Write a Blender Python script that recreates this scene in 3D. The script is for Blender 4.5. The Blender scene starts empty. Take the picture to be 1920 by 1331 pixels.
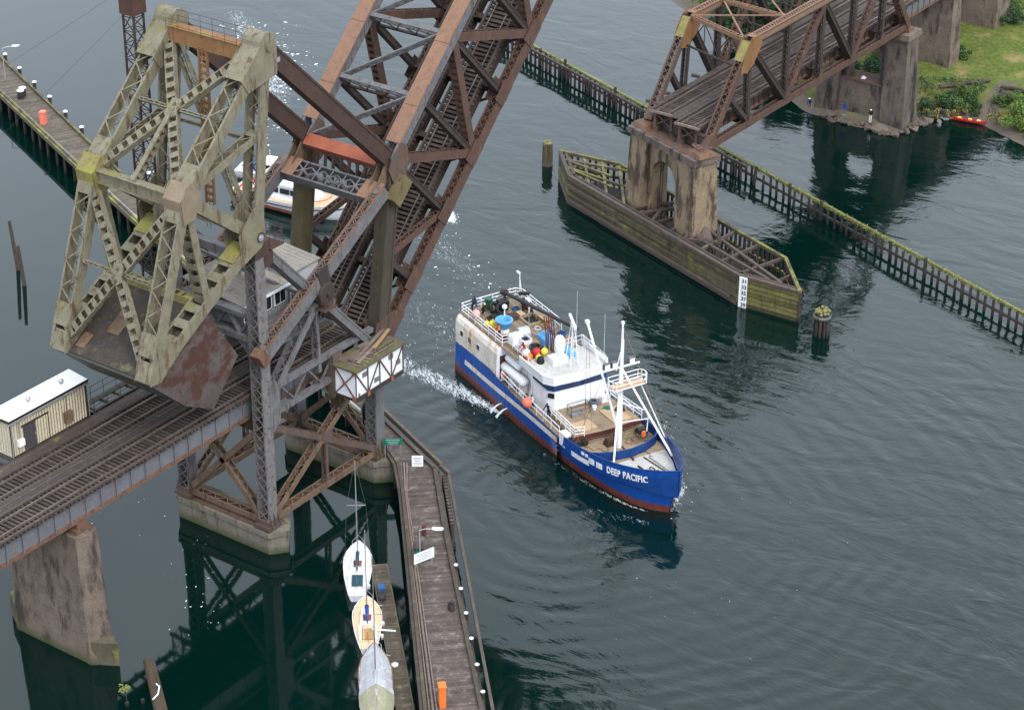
import bpy, bmesh, math, random
from mathutils import Vector as V, Matrix as M, noise as mnoise
random.seed(7)
S = bpy.context.scene
COL = S.collection
R = math.radians
# ------------------------------------------------------------------ camera
CAMP = V((-115.2, -113.53, 104.715))
FW = V((0.71956287, 0.50825272, -0.47318965)); RT = V((0.57964731, -0.81484368, 0.00622618)); UP = V((0.38241112, 0.27876324, 0.88093858))
cd = bpy.data.cameras.new('camera'); co = bpy.data.objects.new('camera', cd); COL.objects.link(co)
co.matrix_world = M(((RT.x, UP.x, -FW.x, CAMP.x), (RT.y, UP.y, -FW.y, CAMP.y), (RT.z, UP.z, -FW.z, CAMP.z), (0, 0, 0, 1)))
cd.sensor_width = 36; cd.lens = 36 * 4147.93 / 1920; cd.clip_start = 1; cd.clip_end = 4000
S.camera = co
# ------------------------------------------------------------------ overcast daylight
SUN_EL, SUN_AZ = R(50), R(205)
w = bpy.data.worlds.new('World'); S.world = w; w.use_nodes = True
nt = w.node_tree; nt.nodes.clear()
def N(nt, t, **k):
    n = nt.nodes.new(t)
    for a, b in k.items():
        if a.startswith('i_'): n.inputs[a[2:].replace('_', ' ')].default_value = b
        else: setattr(n, a, b)
    return n
sky = N(nt, 'ShaderNodeTexSky', sky_type='NISHITA', sun_disc=False, sun_elevation=SUN_EL, sun_rotation=SUN_AZ, air_density=1.2, dust_density=3.0)
hs = N(nt, 'ShaderNodeHueSaturation', i_Saturation=0.35, i_Value=1.0)
tc = N(nt, 'ShaderNodeTexCoord')
cn = N(nt, 'ShaderNodeTexNoise', i_Scale=2.2, i_Detail=6.0, i_Roughness=0.55)
cr = N(nt, 'ShaderNodeValToRGB')
cr.color_ramp.elements[0].position = .3; cr.color_ramp.elements[0].color = (9.3, 10.5, 12.2, 1)
cr.color_ramp.elements[1].position = .75; cr.color_ramp.elements[1].color = (13.5, 14.9, 16.6, 1)
mx = N(nt, 'ShaderNodeMixRGB', i_Fac=0.86)
bg = N(nt, 'ShaderNodeBackground', i_Strength=0.115)
wo = N(nt, 'ShaderNodeOutputWorld')
L = nt.links.new
L(sky.outputs[0], hs.inputs['Color']); L(tc.outputs['Generated'], cn.inputs['Vector']); L(cn.outputs['Fac'], cr.inputs[0])
L(hs.outputs[0], mx.inputs[1]); L(cr.outputs[0], mx.inputs[2]); L(mx.outputs[0], bg.inputs[0]); L(bg.outputs[0], wo.inputs[0])
sd = bpy.data.lights.new('sun', 'SUN'); sd.energy = 1.5; sd.angle = R(22); sd.color = (1, .965, .91)
so = bpy.data.objects.new('sun', sd); COL.objects.link(so)
sdir = V((math.sin(SUN_AZ) * math.cos(SUN_EL), math.cos(SUN_AZ) * math.cos(SUN_EL), math.sin(SUN_EL)))
so.rotation_euler = sdir.to_track_quat('Z', 'Y').to_euler(); so.location = (0, 0, 150)
S.view_settings.view_transform = 'Standard'; S.view_settings.look = 'None'; S.view_settings.exposure = 0.62; S.view_settings.gamma = 1
S.cycles.max_bounces = 6; S.cycles.diffuse_bounces = 3; S.cycles.glossy_bounces = 4; S.cycles.transparent_max_bounces = 8
S.cycles.use_denoising = True

# ------------------------------------------------------------------ materials
MATS = {}
def mat(name, c1, c2=None, stain=None, moss=None, rough=.75, sc=1.0, amt=.5, mamt=.5, bump=.15, metal=0.0, streak=True, spec=.3, plank=None, fleck=None, corr=None, grad=None, isl=False, lines=None, sx=1.6):
    """weathered paint / timber / concrete: two tones of noise, run-down stains, moss on upward faces"""
    m = bpy.data.materials.new(name); m.use_nodes = True; t = m.node_tree; b = t.nodes['Principled BSDF']; l = t.links.new
    g = N(t, 'ShaderNodeTexCoord'); geo = N(t, 'ShaderNodeNewGeometry')
    c2 = c2 or tuple(x * .7 for x in c1)
    if max(c1) < .46:
        kk = lambda c: tuple(x * q for x, q in zip(c, (.76, .735, .705))) if c else c
        c1, c2, stain, moss, fleck = kk(c1), kk(c2), kk(stain), kk(moss), kk(fleck)
    n1 = N(t, 'ShaderNodeTexNoise', i_Scale=.9 * sc, i_Detail=7.0, i_Roughness=.62); l(g.outputs['Object'], n1.inputs['Vector'])
    r1 = N(t, 'ShaderNodeValToRGB'); r1.color_ramp.elements[0].position = .33; r1.color_ramp.elements[1].position = .68
    r1.color_ramp.elements[0].color = (*c2, 1); r1.color_ramp.elements[1].color = (*c1, 1); l(n1.outputs['Fac'], r1.inputs[0])
    out = r1.outputs[0]
    def mixin(fac, col, cur):
        x = N(t, 'ShaderNodeMixRGB'); l(fac, x.inputs[0]); l(cur, x.inputs[1]); x.inputs[2].default_value = (*col, 1); return x.outputs[0]
    # fine grain
    n3 = N(t, 'ShaderNodeTexNoise', i_Scale=9 * sc, i_Detail=4.0); l(g.outputs['Object'], n3.inputs['Vector'])
    x = N(t, 'ShaderNodeMixRGB', blend_type='MULTIPLY', i_Fac=.55); r3 = N(t, 'ShaderNodeValToRGB'); r3.color_ramp.elements[0].position = .25; r3.color_ramp.elements[0].color = (.5, .5, .5, 1)
    r3.color_ramp.elements[1].position = .75; r3.color_ramp.elements[1].color = (1.25, 1.25, 1.25, 1)
    l(n3.outputs['Fac'], r3.inputs[0]); l(out, x.inputs[1]); l(r3.outputs[0], x.inputs[2]); out = x.outputs[0]
    if stain:
        mp = N(t, 'ShaderNodeMapping'); mp.inputs['Scale'].default_value = (sx * sc, sx * sc, .22 * sc) if streak else (sc, sc, sc); l(g.outputs['Object'], mp.inputs['Vector'])
        n2 = N(t, 'ShaderNodeTexNoise', i_Scale=1.3, i_Detail=6.0, i_Roughness=.7); l(mp.outputs[0], n2.inputs['Vector'])
        r2 = N(t, 'ShaderNodeMapRange', clamp=True); r2.inputs[1].default_value = .68 - .3 * amt; r2.inputs[2].default_value = .8 - .3 * amt; l(n2.outputs['Fac'], r2.inputs[0])
        out = mixin(r2.outputs[0], stain, out)
    if plank:   # plank = (axis, width): dark joints between boards, per-board tone
        ax, wd = plank
        sp = N(t, 'ShaderNodeVectorMath', operation='DOT_PRODUCT'); l(g.outputs['Object'], sp.inputs[0]); sp.inputs[1].default_value = {'X': (1, 0, 0), 'Y': (0, 1, 0)}.get(ax, ax)
        dv = N(t, 'ShaderNodeMath', operation='DIVIDE'); l(sp.outputs['Value'], dv.inputs[0]); dv.inputs[1].default_value = wd
        fl = N(t, 'ShaderNodeMath', operation='FLOOR'); l(dv.outputs[0], fl.inputs[0])
        wn = N(t, 'ShaderNodeTexWhiteNoise', noise_dimensions='1D'); l(fl.outputs[0], wn.inputs['W'])
        mr = N(t, 'ShaderNodeMapRange'); mr.inputs[3].default_value = .62; mr.inputs[4].default_value = 1.2; l(wn.outputs[0], mr.inputs[0])
        fr = N(t, 'ShaderNodeMath', operation='FRACT'); l(dv.outputs[0], fr.inputs[0])
        gt = N(t, 'ShaderNodeMath', operation='GREATER_THAN'); l(fr.outputs[0], gt.inputs[0]); gt.inputs[1].default_value = .1
        mu = N(t, 'ShaderNodeMath', operation='MULTIPLY'); l(mr.outputs[0], mu.inputs[0])
        g2 = N(t, 'ShaderNodeMapRange'); g2.inputs[3].default_value = .35; g2.inputs[4].default_value = 1; l(gt.outputs[0], g2.inputs[0]); l(g2.outputs[0], mu.inputs[1])
        vm = N(t, 'ShaderNodeVectorMath', operation='SCALE'); l(out, vm.inputs[0]); l(mu.outputs[0], vm.inputs['Scale']); out = vm.outputs[0]
    if moss:
        sn = N(t, 'ShaderNodeSeparateXYZ'); l(geo.outputs['Normal'], sn.inputs[0])
        n4 = N(t, 'ShaderNodeTexNoise', i_Scale=.55 * sc, i_Detail=6.0, i_Roughness=.65); l(g.outputs['Object'], n4.inputs['Vector'])
        a = N(t, 'ShaderNodeMath', operation='MULTIPLY_ADD'); l(sn.outputs['Z'], a.inputs[0]); a.inputs[1].default_value = .12; l(n4.outputs['Fac'], a.inputs[2])
        r4 = N(t, 'ShaderNodeMapRange', clamp=True); r4.inputs[1].default_value = .8 - .35 * mamt; r4.inputs[2].default_value = .95 - .35 * mamt; l(a.outputs[0], r4.inputs[0])
        out = mixin(r4.outputs[0], moss, out)
    if fleck:
        n5 = N(t, 'ShaderNodeTexNoise', i_Scale=3.2 * sc, i_Detail=8.0, i_Roughness=.8); l(g.outputs['Object'], n5.inputs['Vector'])
        r5 = N(t, 'ShaderNodeMapRange', clamp=True); r5.inputs[1].default_value = .6; r5.inputs[2].default_value = .66; l(n5.outputs['Fac'], r5.inputs[0])
        out = mixin(r5.outputs[0], fleck, out)
    if isl:    # every board or pile its own tone
        ri = N(t, 'ShaderNodeMapRange'); ri.inputs[3].default_value = .62; ri.inputs[4].default_value = 1.3; l(geo.outputs['Random Per Island'], ri.inputs[0])
        vi = N(t, 'ShaderNodeVectorMath', operation='SCALE'); l(out, vi.inputs[0]); l(ri.outputs[0], vi.inputs['Scale']); out = vi.outputs[0]
    if lines:  # horizontal form-board lines, broken up by the noise
        sl = N(t, 'ShaderNodeSeparateXYZ'); l(geo.outputs['Position'], sl.inputs[0]); wv = N(t, 'ShaderNodeMath', operation='MULTIPLY_ADD'); l(n1.outputs['Fac'], wv.inputs[0]); wv.inputs[1].default_value = .12; l(sl.outputs['Z'], wv.inputs[2])
        dl = N(t, 'ShaderNodeMath', operation='DIVIDE'); l(wv.outputs[0], dl.inputs[0]); dl.inputs[1].default_value = lines; fl_ = N(t, 'ShaderNodeMath', operation='FRACT'); l(dl.outputs[0], fl_.inputs[0])
        ll = N(t, 'ShaderNodeMapRange', clamp=True); ll.inputs[1].default_value = .0; ll.inputs[2].default_value = .12; ll.inputs[3].default_value = .55; ll.inputs[4].default_value = 0; l(fl_.outputs[0], ll.inputs[0])
        lm = N(t, 'ShaderNodeMath', operation='MULTIPLY'); l(ll.outputs[0], lm.inputs[0]); l(n3.outputs['Fac'], lm.inputs[1]); out = mixin(lm.outputs[0], tuple(x * .45 for x in c2), out)
    if grad:   # (z0, z1, colour): growth band near the waterline, below z1
        z0, z1, gc = grad
        sg = N(t, 'ShaderNodeSeparateXYZ'); l(geo.outputs['Position'], sg.inputs[0])
        ad = N(t, 'ShaderNodeMath', operation='MULTIPLY_ADD'); l(n1.outputs['Fac'], ad.inputs[0]); ad.inputs[1].default_value = -(z1 - z0); l(sg.outputs['Z'], ad.inputs[2])
        rg = N(t, 'ShaderNodeMapRange', clamp=True); rg.inputs[1].default_value = z0 - (z1 - z0) * .5; rg.inputs[2].default_value = z1 - (z1 - z0) * .5; rg.inputs[3].default_value = 1; rg.inputs[4].default_value = 0
        l(ad.outputs[0], rg.inputs[0]); out = mixin(rg.outputs[0], gc, out)
    l(out, b.inputs['Base Color'])
    b.inputs['Roughness'].default_value = rough; b.inputs['Metallic'].default_value = metal; b.inputs['Specular IOR Level'].default_value = spec
    if bump or corr:
        bp = N(t, 'ShaderNodeBump', i_Strength=bump, i_Distance=.03); l(n3.outputs['Fac'], bp.inputs['Height']); last = bp.outputs[0]
        if corr:
            ax, wd = corr
            sp = N(t, 'ShaderNodeSeparateXYZ'); l(g.outputs['Object'], sp.inputs[0])
            mm = N(t, 'ShaderNodeMath', operation='MULTIPLY'); l(sp.outputs[ax], mm.inputs[0]); mm.inputs[1].default_value = 6.283 / wd
            si = N(t, 'ShaderNodeMath', operation='SINE'); l(mm.outputs[0], si.inputs[0])
            b2 = N(t, 'ShaderNodeBump', i_Strength=.9, i_Distance=.06); l(si.outputs[0], b2.inputs['Height']); l(last, b2.inputs['Normal']); last = b2.outputs[0]
        l(last, b.inputs['Normal'])
    MATS[name] = m; return m
MOSS = (.17, .17, .035)
mat('grey_green_paint', (.268, .246, .176), (.195, .178, .125), (.11, .07, .04), (.21, .192, .065), amt=.54, mamt=.46, rough=.7, sc=1.1)
mat('mossy_plate', (.30, .27, .11), (.22, .19, .07), (.15, .085, .04), (.25, .25, .05), amt=.5, mamt=.7, sc=1.2)
mat('brown_steel', (.085, .05, .04), (.055, .035, .03), (.12, .055, .03), amt=.35, rough=.72)
mat('dark_steel', (.068, .051, .046), (.046, .036, .034), (.095, .052, .035), amt=.4, rough=.7)
mat('red_brown_steel', (.128, .07, .052), (.085, .052, .043), (.16, .08, .045), amt=.45, rough=.72)
mat('orange_rust', (.31, .175, .11), (.25, .14, .092), (.17, .11, .085), amt=.5, sc=1.3)
mat('orange_yellow_rust', (.30, .16, .07), (.24, .12, .05), (.16, .08, .04), (.26, .2, .06), amt=.45, mamt=.4)
mat('red_primer', (.42, .125, .07), (.34, .10, .06), (.2, .09, .06), amt=.35)
mat('grey_paint', (.20, .20, .215), (.145, .14, .15), (.085, .068, .06), amt=.52, sc=1.4, rough=.65)
mat('peeling_grey', (.235, .225, .225), (.17, .16, .165), (.08, .06, .05), amt=.55, sc=1.9, rough=.7, sx=1.0, streak=False)
mat('rust_grey', (.145, .108, .092), (.105, .078, .07), (.13, .062, .035), amt=.58, sc=1.2)
mat('tan_rust', (.22, .15, .10), (.15, .10, .07), (.10, .05, .03), amt=.5)
mat('girder_grey', (.19, .195, .22), (.15, .155, .18), (.21, .115, .075), amt=.3, sc=1.2, rough=.6)
mat('girder_rust', (.23, .125, .08), (.16, .09, .06), (.1, .06, .05), amt=.5)
mat('moss_post', (.125, .105, .048), (.085, .072, .038), (.05, .04, .03), (.16, .15, .035), amt=.45, mamt=.6)
mat('dark_moss_post', (.085, .068, .045), (.058, .048, .038), (.04, .034, .03), (.14, .135, .03), amt=.45, mamt=.42)
mat('mossy_box', (.20, .165, .075), (.15, .12, .06), (.10, .06, .035), (.19, .18, .05), amt=.5, mamt=.6, sc=1.2)
mat('rusty_plate', (.125, .104, .10), (.088, .07, .067), (.075, .03, .021), amt=.72, sc=.5, streak=False, fleck=(.13, .05, .03))
mat('tan_plate', (.27, .235, .17), (.25, .175, .125), (.26, .13, .085), (.24, .22, .08), amt=.42, mamt=.4, sc=1.3)
mat('slab_concrete', (.06, .048, .042), (.035, .031, .03), (.085, .05, .02), (.15, .14, .08), amt=.5, mamt=.42, streak=False, fleck=(.17, .145, .11), sc=1.2)
mat('green_slab', (.085, .09, .07), (.06, .062, .05), (.04, .04, .035), amt=.4, streak=False)
mat('concrete', (.25, .20, .16), (.165, .13, .108), (.065, .05, .042), amt=.6, sc=.8, sx=.7, rough=.85, bump=.3, lines=.55, grad=(.0, 1.0, (.045, .055, .02)))
mat('pale_concrete', (.27, .245, .205), (.19, .17, .14), (.09, .075, .055), (.16, .16, .06), amt=.55, mamt=.4, sc=.9, sx=.9, rough=.85, bump=.3, lines=.5, grad=(.0, .9, (.05, .06, .02)))
mat('ochre_concrete', (.34, .255, .165), (.23, .175, .125), (.07, .052, .042), (.29, .21, .05), amt=.66, mamt=.45, sc=.75, sx=.75, rough=.85, bump=.3, lines=.6, grad=(.2, 1.5, (.07, .065, .02)))
mat('dark_concrete', (.19, .155, .13), (.125, .10, .088), (.032, .027, .026), amt=.62, sc=.6, sx=.8, rough=.85, bump=.3, lines=.6)
mat('rust_stone', (.17, .095, .07), (.12, .075, .06), (.07, .05, .045), amt=.5, streak=False)
mat('tie_timber', (.092, .068, .059), (.062, .045, .04), (.12, .09, .074), amt=.45, sc=2.0, streak=False, isl=True)
mat('rail_steel', (.30, .255, .23), (.22, .18, .16), (.16, .10, .08), amt=.35, rough=.35, metal=.5)
mat('rust_rail', (.17, .105, .075), (.12, .08, .06), rough=.6)
mat('plank_walk', (.118, .09, .082), (.085, .066, .06), (.16, .13, .12), amt=.5, sc=1.5, plank=('Y', .24), streak=False)
mat('wharf_deck', (.155, .12, .105), (.11, .085, .076), (.25, .21, .19), (.15, .14, .055), amt=.52, mamt=.15, sc=.9, plank=((-.725, -.688, 0), .24), streak=False, fleck=(.32, .28, .26))
mat('old_deck', (.155, .125, .095), (.115, .092, .07), (.22, .18, .14), (.17, .16, .06), amt=.45, mamt=.3, plank=((.42, .91, 0), .26), streak=False)
mat('dock_deck', (.16, .125, .09), (.11, .09, .07), (.24, .2, .15), (.17, .16, .06), amt=.5, mamt=.3, plank=((-.717, -.697, 0), .2), streak=False)
mat('wharf_timber', (.125, .10, .083), (.09, .072, .062), (.06, .048, .04), (.16, .15, .06), amt=.4, mamt=.4, sc=1.6, grad=(.0, .7, (.02, .022, .014)), isl=True)
mat('moss_timber', (.135, .115, .075), (.085, .072, .05), (.05, .042, .034), (.23, .225, .05), amt=.5, mamt=.7, sc=1.0, grad=(.1, 1.0, (.10, .085, .065)), isl=True)
mat('brown_timber', (.11, .083, .072), (.075, .057, .052), (.05, .04, .036), (.17, .165, .05), amt=.4, mamt=.25, sc=1.4, isl=True)
mat('dark_pile', (.075, .058, .052), (.045, .036, .034), (.11, .09, .08), (.22, .21, .05), amt=.4, mamt=.32, sc=2.0, grad=(.0, .8, (.012, .012, .01)), isl=True)
mat('moss_rail', (.30, .30, .10), (.19, .18, .08), (.10, .085, .06), amt=.45, sc=2.2, streak=False)
mat('bleached_wood', (.30, .235, .20), (.2, .15, .13), (.13, .09, .07), amt=.5, sc=2, isl=True)
mat('new_board', (.42, .27, .14), (.36, .22, .12), sc=2)
mat('white_paint', (.78, .78, .80), (.70, .70, .73), (.45, .38, .32), amt=.12, sc=1.2, rough=.45, bump=.05)
mat('clean_white', (.87, .87, .89), (.82, .82, .85), rough=.4, bump=.03)
mat('ship_white', (.80, .80, .82), (.73, .73, .76), (.52, .32, .17), amt=.42, sc=.8, rough=.5, bump=.05)
mat('rusty_white', (.74, .70, .64), (.66, .60, .53), (.50, .27, .12), (.52, .30, .15), amt=.55, mamt=.5, sc=.8, rough=.5, bump=.05)
mat('cream_metal', (.60, .51, .36), (.52, .44, .31), (.40, .29, .18), amt=.35, sc=.9, corr=('X', .3), bump=.05, rough=.5)
mat('cream_metal_end', (.60, .52, .38), (.52, .45, .33), (.40, .29, .18), amt=.35, sc=.9, corr=('Y', .3), bump=.05, rough=.5)
mat('roof_white', (.86, .84, .81), (.80, .77, .74), (.6, .5, .42), amt=.25, streak=False, rough=.5, bump=.03)
mat('pale_roof', (.40, .37, .33), (.32, .295, .27), (.2, .165, .12), amt=.42, corr=('X', .5), streak=False)
mat('pale_siding', (.40, .40, .42), (.34, .34, .36), (.2, .19, .17), amt=.3, corr=('X', .3))
mat('pale_siding_end', (.46, .45, .47), (.40, .40, .42), (.24, .22, .2), amt=.3, corr=('Y', .3))
mat('dark_trim', (.055, .043, .04), (.04, .033, .03))
mat('dark_door', (.085, .078, .085), (.07, .065, .07), rough=.6)
mat('mossy_roof', (.155, .135, .09), (.10, .09, .06), (.22, .18, .13), (.13, .14, .03), amt=.5, mamt=.6, sc=1.4, streak=False, fleck=(.3, .26, .2))
mat('glass_dark', (.03, .035, .04), (.02, .024, .03), rough=.12, spec=.6, bump=0)
mat('blue_glass', (.04, .06, .12), (.025, .04, .08), rough=.15, spec=.6, bump=0)
mat('blue_paint', (.012, .07, .30), (.008, .05, .22), (.02, .04, .12), amt=.2, rough=.4, bump=.04)
mat('deck_tan', (.45, .35, .24), (.35, .26, .17), (.25, .15, .085), amt=.52, sc=.8, streak=False, fleck=(.53, .45, .35), rough=.8)
mat('deck_grey', (.52, .50, .47), (.44, .42, .39), (.36, .30, .25), amt=.4, sc=.9, streak=False, rough=.8)
mat('deck_wood', (.40, .31, .21), (.30, .225, .15), (.20, .13, .08), amt=.5, streak=False, plank=('Y', .3), fleck=(.48, .40, .30))
mat('hatch_tan', (.52, .36, .22), (.45, .30, .18), (.3, .18, .1), amt=.3, streak=False)
mat('black_rubber', (.02, .02, .022), (.013, .013, .014), rough=.6)
mat('dark_metal', (.045, .045, .05), (.03, .03, .034), rough=.5)
mat('galvanised', (.50, .50, .51), (.42, .42, .44), rough=.35, metal=.6)
mat('sky_blue_plastic', (.10, .36, .66), (.08, .30, .58), rough=.45)
mat('royal_blue', (.01, .075, .38), (.008, .055, .30), rough=.7)
mat('teal_cloth', (.03, .11, .16), (.02, .08, .12), rough=.8)
mat('yellow', (.75, .62, .08), (.68, .54, .06), rough=.5)
mat('orange', (.80, .19, .035), (.70, .15, .03), rough=.5)
mat('pink_orange', (.82, .20, .13), (.72, .16, .10), rough=.45)
mat('pale_pink', (.78, .42, .38), (.7, .36, .33), rough=.5)
mat('red', (.55, .03, .03), (.45, .025, .025), rough=.5)
mat('bottom_red', (.17, .035, .025), (.12, .028, .02), (.08, .05, .04), amt=.45, rough=.6)
mat('green', (.02, .17, .10), (.015, .13, .08), rough=.5)
mat('sign_green', (.005, .21, .13), (.004, .18, .11), rough=.4, bump=0)
mat('maroon', (.14, .035, .03), (.10, .03, .025))
mat('varnish', (.38, .12, .055), (.30, .09, .04), rough=.35)
mat('teak', (.62, .38, .17), (.54, .32, .14), plank=('Y', .12), streak=False)
mat('cream_deck', (.70, .52, .32), (.64, .46, .28), rough=.5)
mat('tarp_grey', (.47, .47, .50), (.38, .38, .41), (.58, .58, .6), amt=.45, streak=False, rough=.6, bump=.5)
mat('tarp_olive', (.44, .43, .31), (.35, .345, .24), (.55, .54, .42), amt=.4, streak=False, rough=.7, bump=.5)
mat('rope', (.30, .22, .14), (.22, .16, .10), rough=.9)
mat('rust_dark', (.10, .05, .035), (.07, .038, .03), rough=.8)
mat('rock', (.19, .155, .125), (.13, .105, .09), (.09, .08, .07), amt=.4, streak=False, rough=.9, bump=.6, isl=True)
mat('grey_rock', (.24, .225, .21), (.18, .168, .16), (.12, .11, .10), amt=.4, streak=False, rough=.9, bump=.5, isl=True)
mat('bark', (.09, .065, .045), (.06, .045, .03), rough=.9)
mat('skin', (.45, .25, .17), (.42, .23, .155), rough=.6, bump=0)
mat('hair', (.02, .015, .012), (.015, .012, .01), rough=.6)
mat('cloth_navy', (.015, .02, .06), (.012, .016, .045), rough=.9)
mat('cloth_black', (.016, .016, .018), (.012, .012, .014), rough=.9)
mat('cloth_white', (.70, .70, .72), (.62, .62, .65), rough=.9)
mat('cloth_red', (.40, .02, .025), (.33, .018, .02), rough=.9)
mat('cloth_orange', (.75, .20, .04), (.65, .16, .03), rough=.9)
mat('cloth_blue', (.05, .16, .40), (.04, .12, .32), rough=.9)
mat('denim', (.17, .22, .32), (.13, .17, .26), rough=.9)
mat('cloth_yellow', (.70, .60, .12), (.6, .5, .1), rough=.9)
mat('cloth_purple', (.06, .03, .16), (.05, .025, .12), rough=.9)
def leafmat(name, c1, c2):
    m = bpy.data.materials.new(name); m.use_nodes = True; t = m.node_tree; b = t.nodes['Principled BSDF']
    o = N(t, 'ShaderNodeNewGeometry'); r = N(t, 'ShaderNodeValToRGB'); r.color_ramp.elements[0].color = (*c2, 1); r.color_ramp.elements[1].color = (*c1, 1)
    t.links.new(o.outputs['Random Per Island'], r.inputs[0]); t.links.new(r.outputs[0], b.inputs['Base Color']); b.inputs['Roughness'].default_value = .6
    b.inputs['Specular IOR Level'].default_value = .25; MATS[name] = m
leafmat('leaf_dark', (.05, .10, .035), (.018, .042, .018)); leafmat('leaf_mid', (.095, .15, .035), (.035, .07, .02)); leafmat('leaf_light', (.17, .23, .045), (.06, .11, .025)); leafmat('leaf_blue', (.05, .10, .06), (.022, .05, .032)); leafmat('dry_grass', (.26, .21, .08), (.13, .12, .04)); leafmat('sprig', (.20, .22, .05), (.10, .12, .03))

# ------------------------------------------------------------------ mesh helpers
Z = V((0, 0, 1)); Y = V((0, 1, 0)); X = V((1, 0, 0))
class MB:
    def __init__(s): s.v = []; s.f = []; s.sm = []; s.mi = []; s.cur = 0
    def add(s, vs, fs, smooth=False):
        o = len(s.v); s.v += [tuple(q) for q in vs]
        for f in fs: s.f.append([i + o for i in f]); s.sm.append(smooth); s.mi.append(s.cur)
    def box(s, c, d, ax=None):
        c = V(c); x, y, z = ax or (X, Y, Z); a, b, e = x * d[0] / 2, y * d[1] / 2, z * d[2] / 2
        s.add([c + a * i + b * j + e * k for k in (-1, 1) for j in (-1, 1) for i in (-1, 1)], [(0, 2, 3, 1), (4, 5, 7, 6), (0, 1, 5, 4), (2, 6, 7, 3), (0, 4, 6, 2), (1, 3, 7, 5)])
    def beam(s, p, q, w, h, side=None):
        """box from p to q; w is its size along `side`, h along the third axis"""
        p, q = V(p), V(q); d = q - p; ln = d.length
        if ln < 1e-5: return
        d /= ln; side = V(side) if side is not None else (Z.cross(d) if abs(d.z) < .95 else Y.copy())
        side = (side - d * side.dot(d)).normalized(); th = d.cross(side)
        s.box((p + q) / 2, (ln, w, h), (d, side, th))
    def tube(s, p, q, r0, r1=None, n=8, cap=True):
        p, q = V(p), V(q); r1 = r0 if r1 is None else r1; d = (q - p)
        if d.length < 1e-6: return
        d.normalize(); a = d.orthogonal().normalized(); b = d.cross(a)
        vs = [c + (a * math.cos(2 * math.pi * i / n) + b * math.sin(2 * math.pi * i / n)) * r for c, r in ((p, r0), (q, r1)) for i in range(n)]
        s.add(vs, [(i, (i + 1) % n, n + (i + 1) % n, n + i) for i in range(n)], True)
        if cap: s.add(vs, [tuple(range(n))[::-1], tuple(range(n, 2 * n))])
    def path(s, pts, r, n=6):
        for a, b in zip(pts, pts[1:]): s.tube(a, b, r, r, n)
    def prism(s, pts, off):
        """closed polygon pts (3-D, planar) extruded by vector off"""
        off = V(off); n = len(pts); vs = [V(p) for p in pts] + [V(p) + off for p in pts]
        s.add(vs, [tuple(range(n))[::-1], tuple(range(n, 2 * n))] + [(i, (i + 1) % n, n + (i + 1) % n, n + i) for i in range(n)])
    def loft(s, rings, close=True, caps=True, smooth=False):
        n = len(rings[0]); vs = [p for r in rings for p in r]; fs = []
        for k in range(len(rings) - 1):
            for i in range(n if close else n - 1):
                j = (i + 1) % n; fs.append((k * n + i, k * n + j, (k + 1) * n + j, (k + 1) * n + i))
        s.add(vs, fs, smooth)
        if caps and close: s.add(vs, [tuple(range(n))[::-1], tuple(range((len(rings) - 1) * n, len(rings) * n))])
    def lathe(s, c, prof, n=14, ax=Z):
        c = V(c); ax = V(ax).normalized(); a = ax.orthogonal().normalized(); b = ax.cross(a)
        s.loft([[c + ax * h + (a * math.cos(2 * math.pi * i / n) + b * math.sin(2 * math.pi * i / n)) * r for i in range(n)] for r, h in prof], smooth=True)
    def ball(s, c, r, n=10, sq=1.0):
        s.lathe(V(c) - Z * r * sq, [(max(.001, r * math.sin(math.pi * k / n)), r * sq * (1 - math.cos(math.pi * k / n))) for k in range(n + 1)], max(8, n))
    def torus(s, c, R0, r, ax=Z, n=16, m=6):
        c = V(c); ax = V(ax).normalized(); a = ax.orthogonal().normalized(); b = ax.cross(a)
        rings = []
        for i in range(n + 1):
            t = 2 * math.pi * i / n; e = a * math.cos(t) + b * math.sin(t)
            rings.append([c + e * (R0 + r * math.cos(2 * math.pi * j / m)) + ax * r * math.sin(2 * math.pi * j / m) for j in range(m)])
        s.loft(rings, caps=False, smooth=True)
OFF = {}
def link(name, me, mats):
    o = bpy.data.objects.new(name, me); COL.objects.link(o)
    for m in (mats if isinstance(mats, (list, tuple)) else [mats]): me.materials.append(MATS[m])
    return o
def build(name, mb, mats, parent=None, local=False):
    me = bpy.data.meshes.new(name)
    off = OFF.get(parent.name, V((0, 0, 0))) if parent and not local else V((0, 0, 0))
    me.from_pydata([(a - off.x, b - off.y, c - off.z) for a, b, c in mb.v], [], mb.f)
    me.polygons.foreach_set('use_smooth', mb.sm); me.polygons.foreach_set('material_index', mb.mi); me.update()
    bm = bmesh.new(); bm.from_mesh(me); bmesh.ops.recalc_face_normals(bm, faces=bm.faces); bm.to_mesh(me); bm.free()
    o = link(name, me, mats)
    if parent: o.parent = parent; OFF[o.name] = OFF.get(parent.name, V((0, 0, 0)))
    return o
def tag(o, label, cat=None, group=None, kind=None):
    if label: o['label'] = label
    if cat: o['category'] = cat
    if group: o['group'] = group
    if kind: o['kind'] = kind
    return o
def thing(name, label, cat, loc, rot=0.0, group=None):
    o = bpy.data.objects.new(name, None); COL.objects.link(o); o.location = loc; o.rotation_euler = (0, 0, rot); o.empty_display_size = .3
    OFF[o.name] = V(loc); return tag(o, label, cat, group)
def solo(name, mb, mats, label, cat, group=None, kind=None, loc=(0, 0, 0), rot=0.0):
    """a thing of one mesh, modelled in its own coordinates about loc"""
    o = build(name, mb, mats); o.location = loc; o.rotation_euler = (0, 0, rot); return tag(o, label, cat, group, kind)
def copy_tree(o, parent=None):
    c = o.copy(); COL.objects.link(c)
    if parent: c.parent = parent
    for ch in list(o.children): copy_tree(ch, c)
    return c
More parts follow.
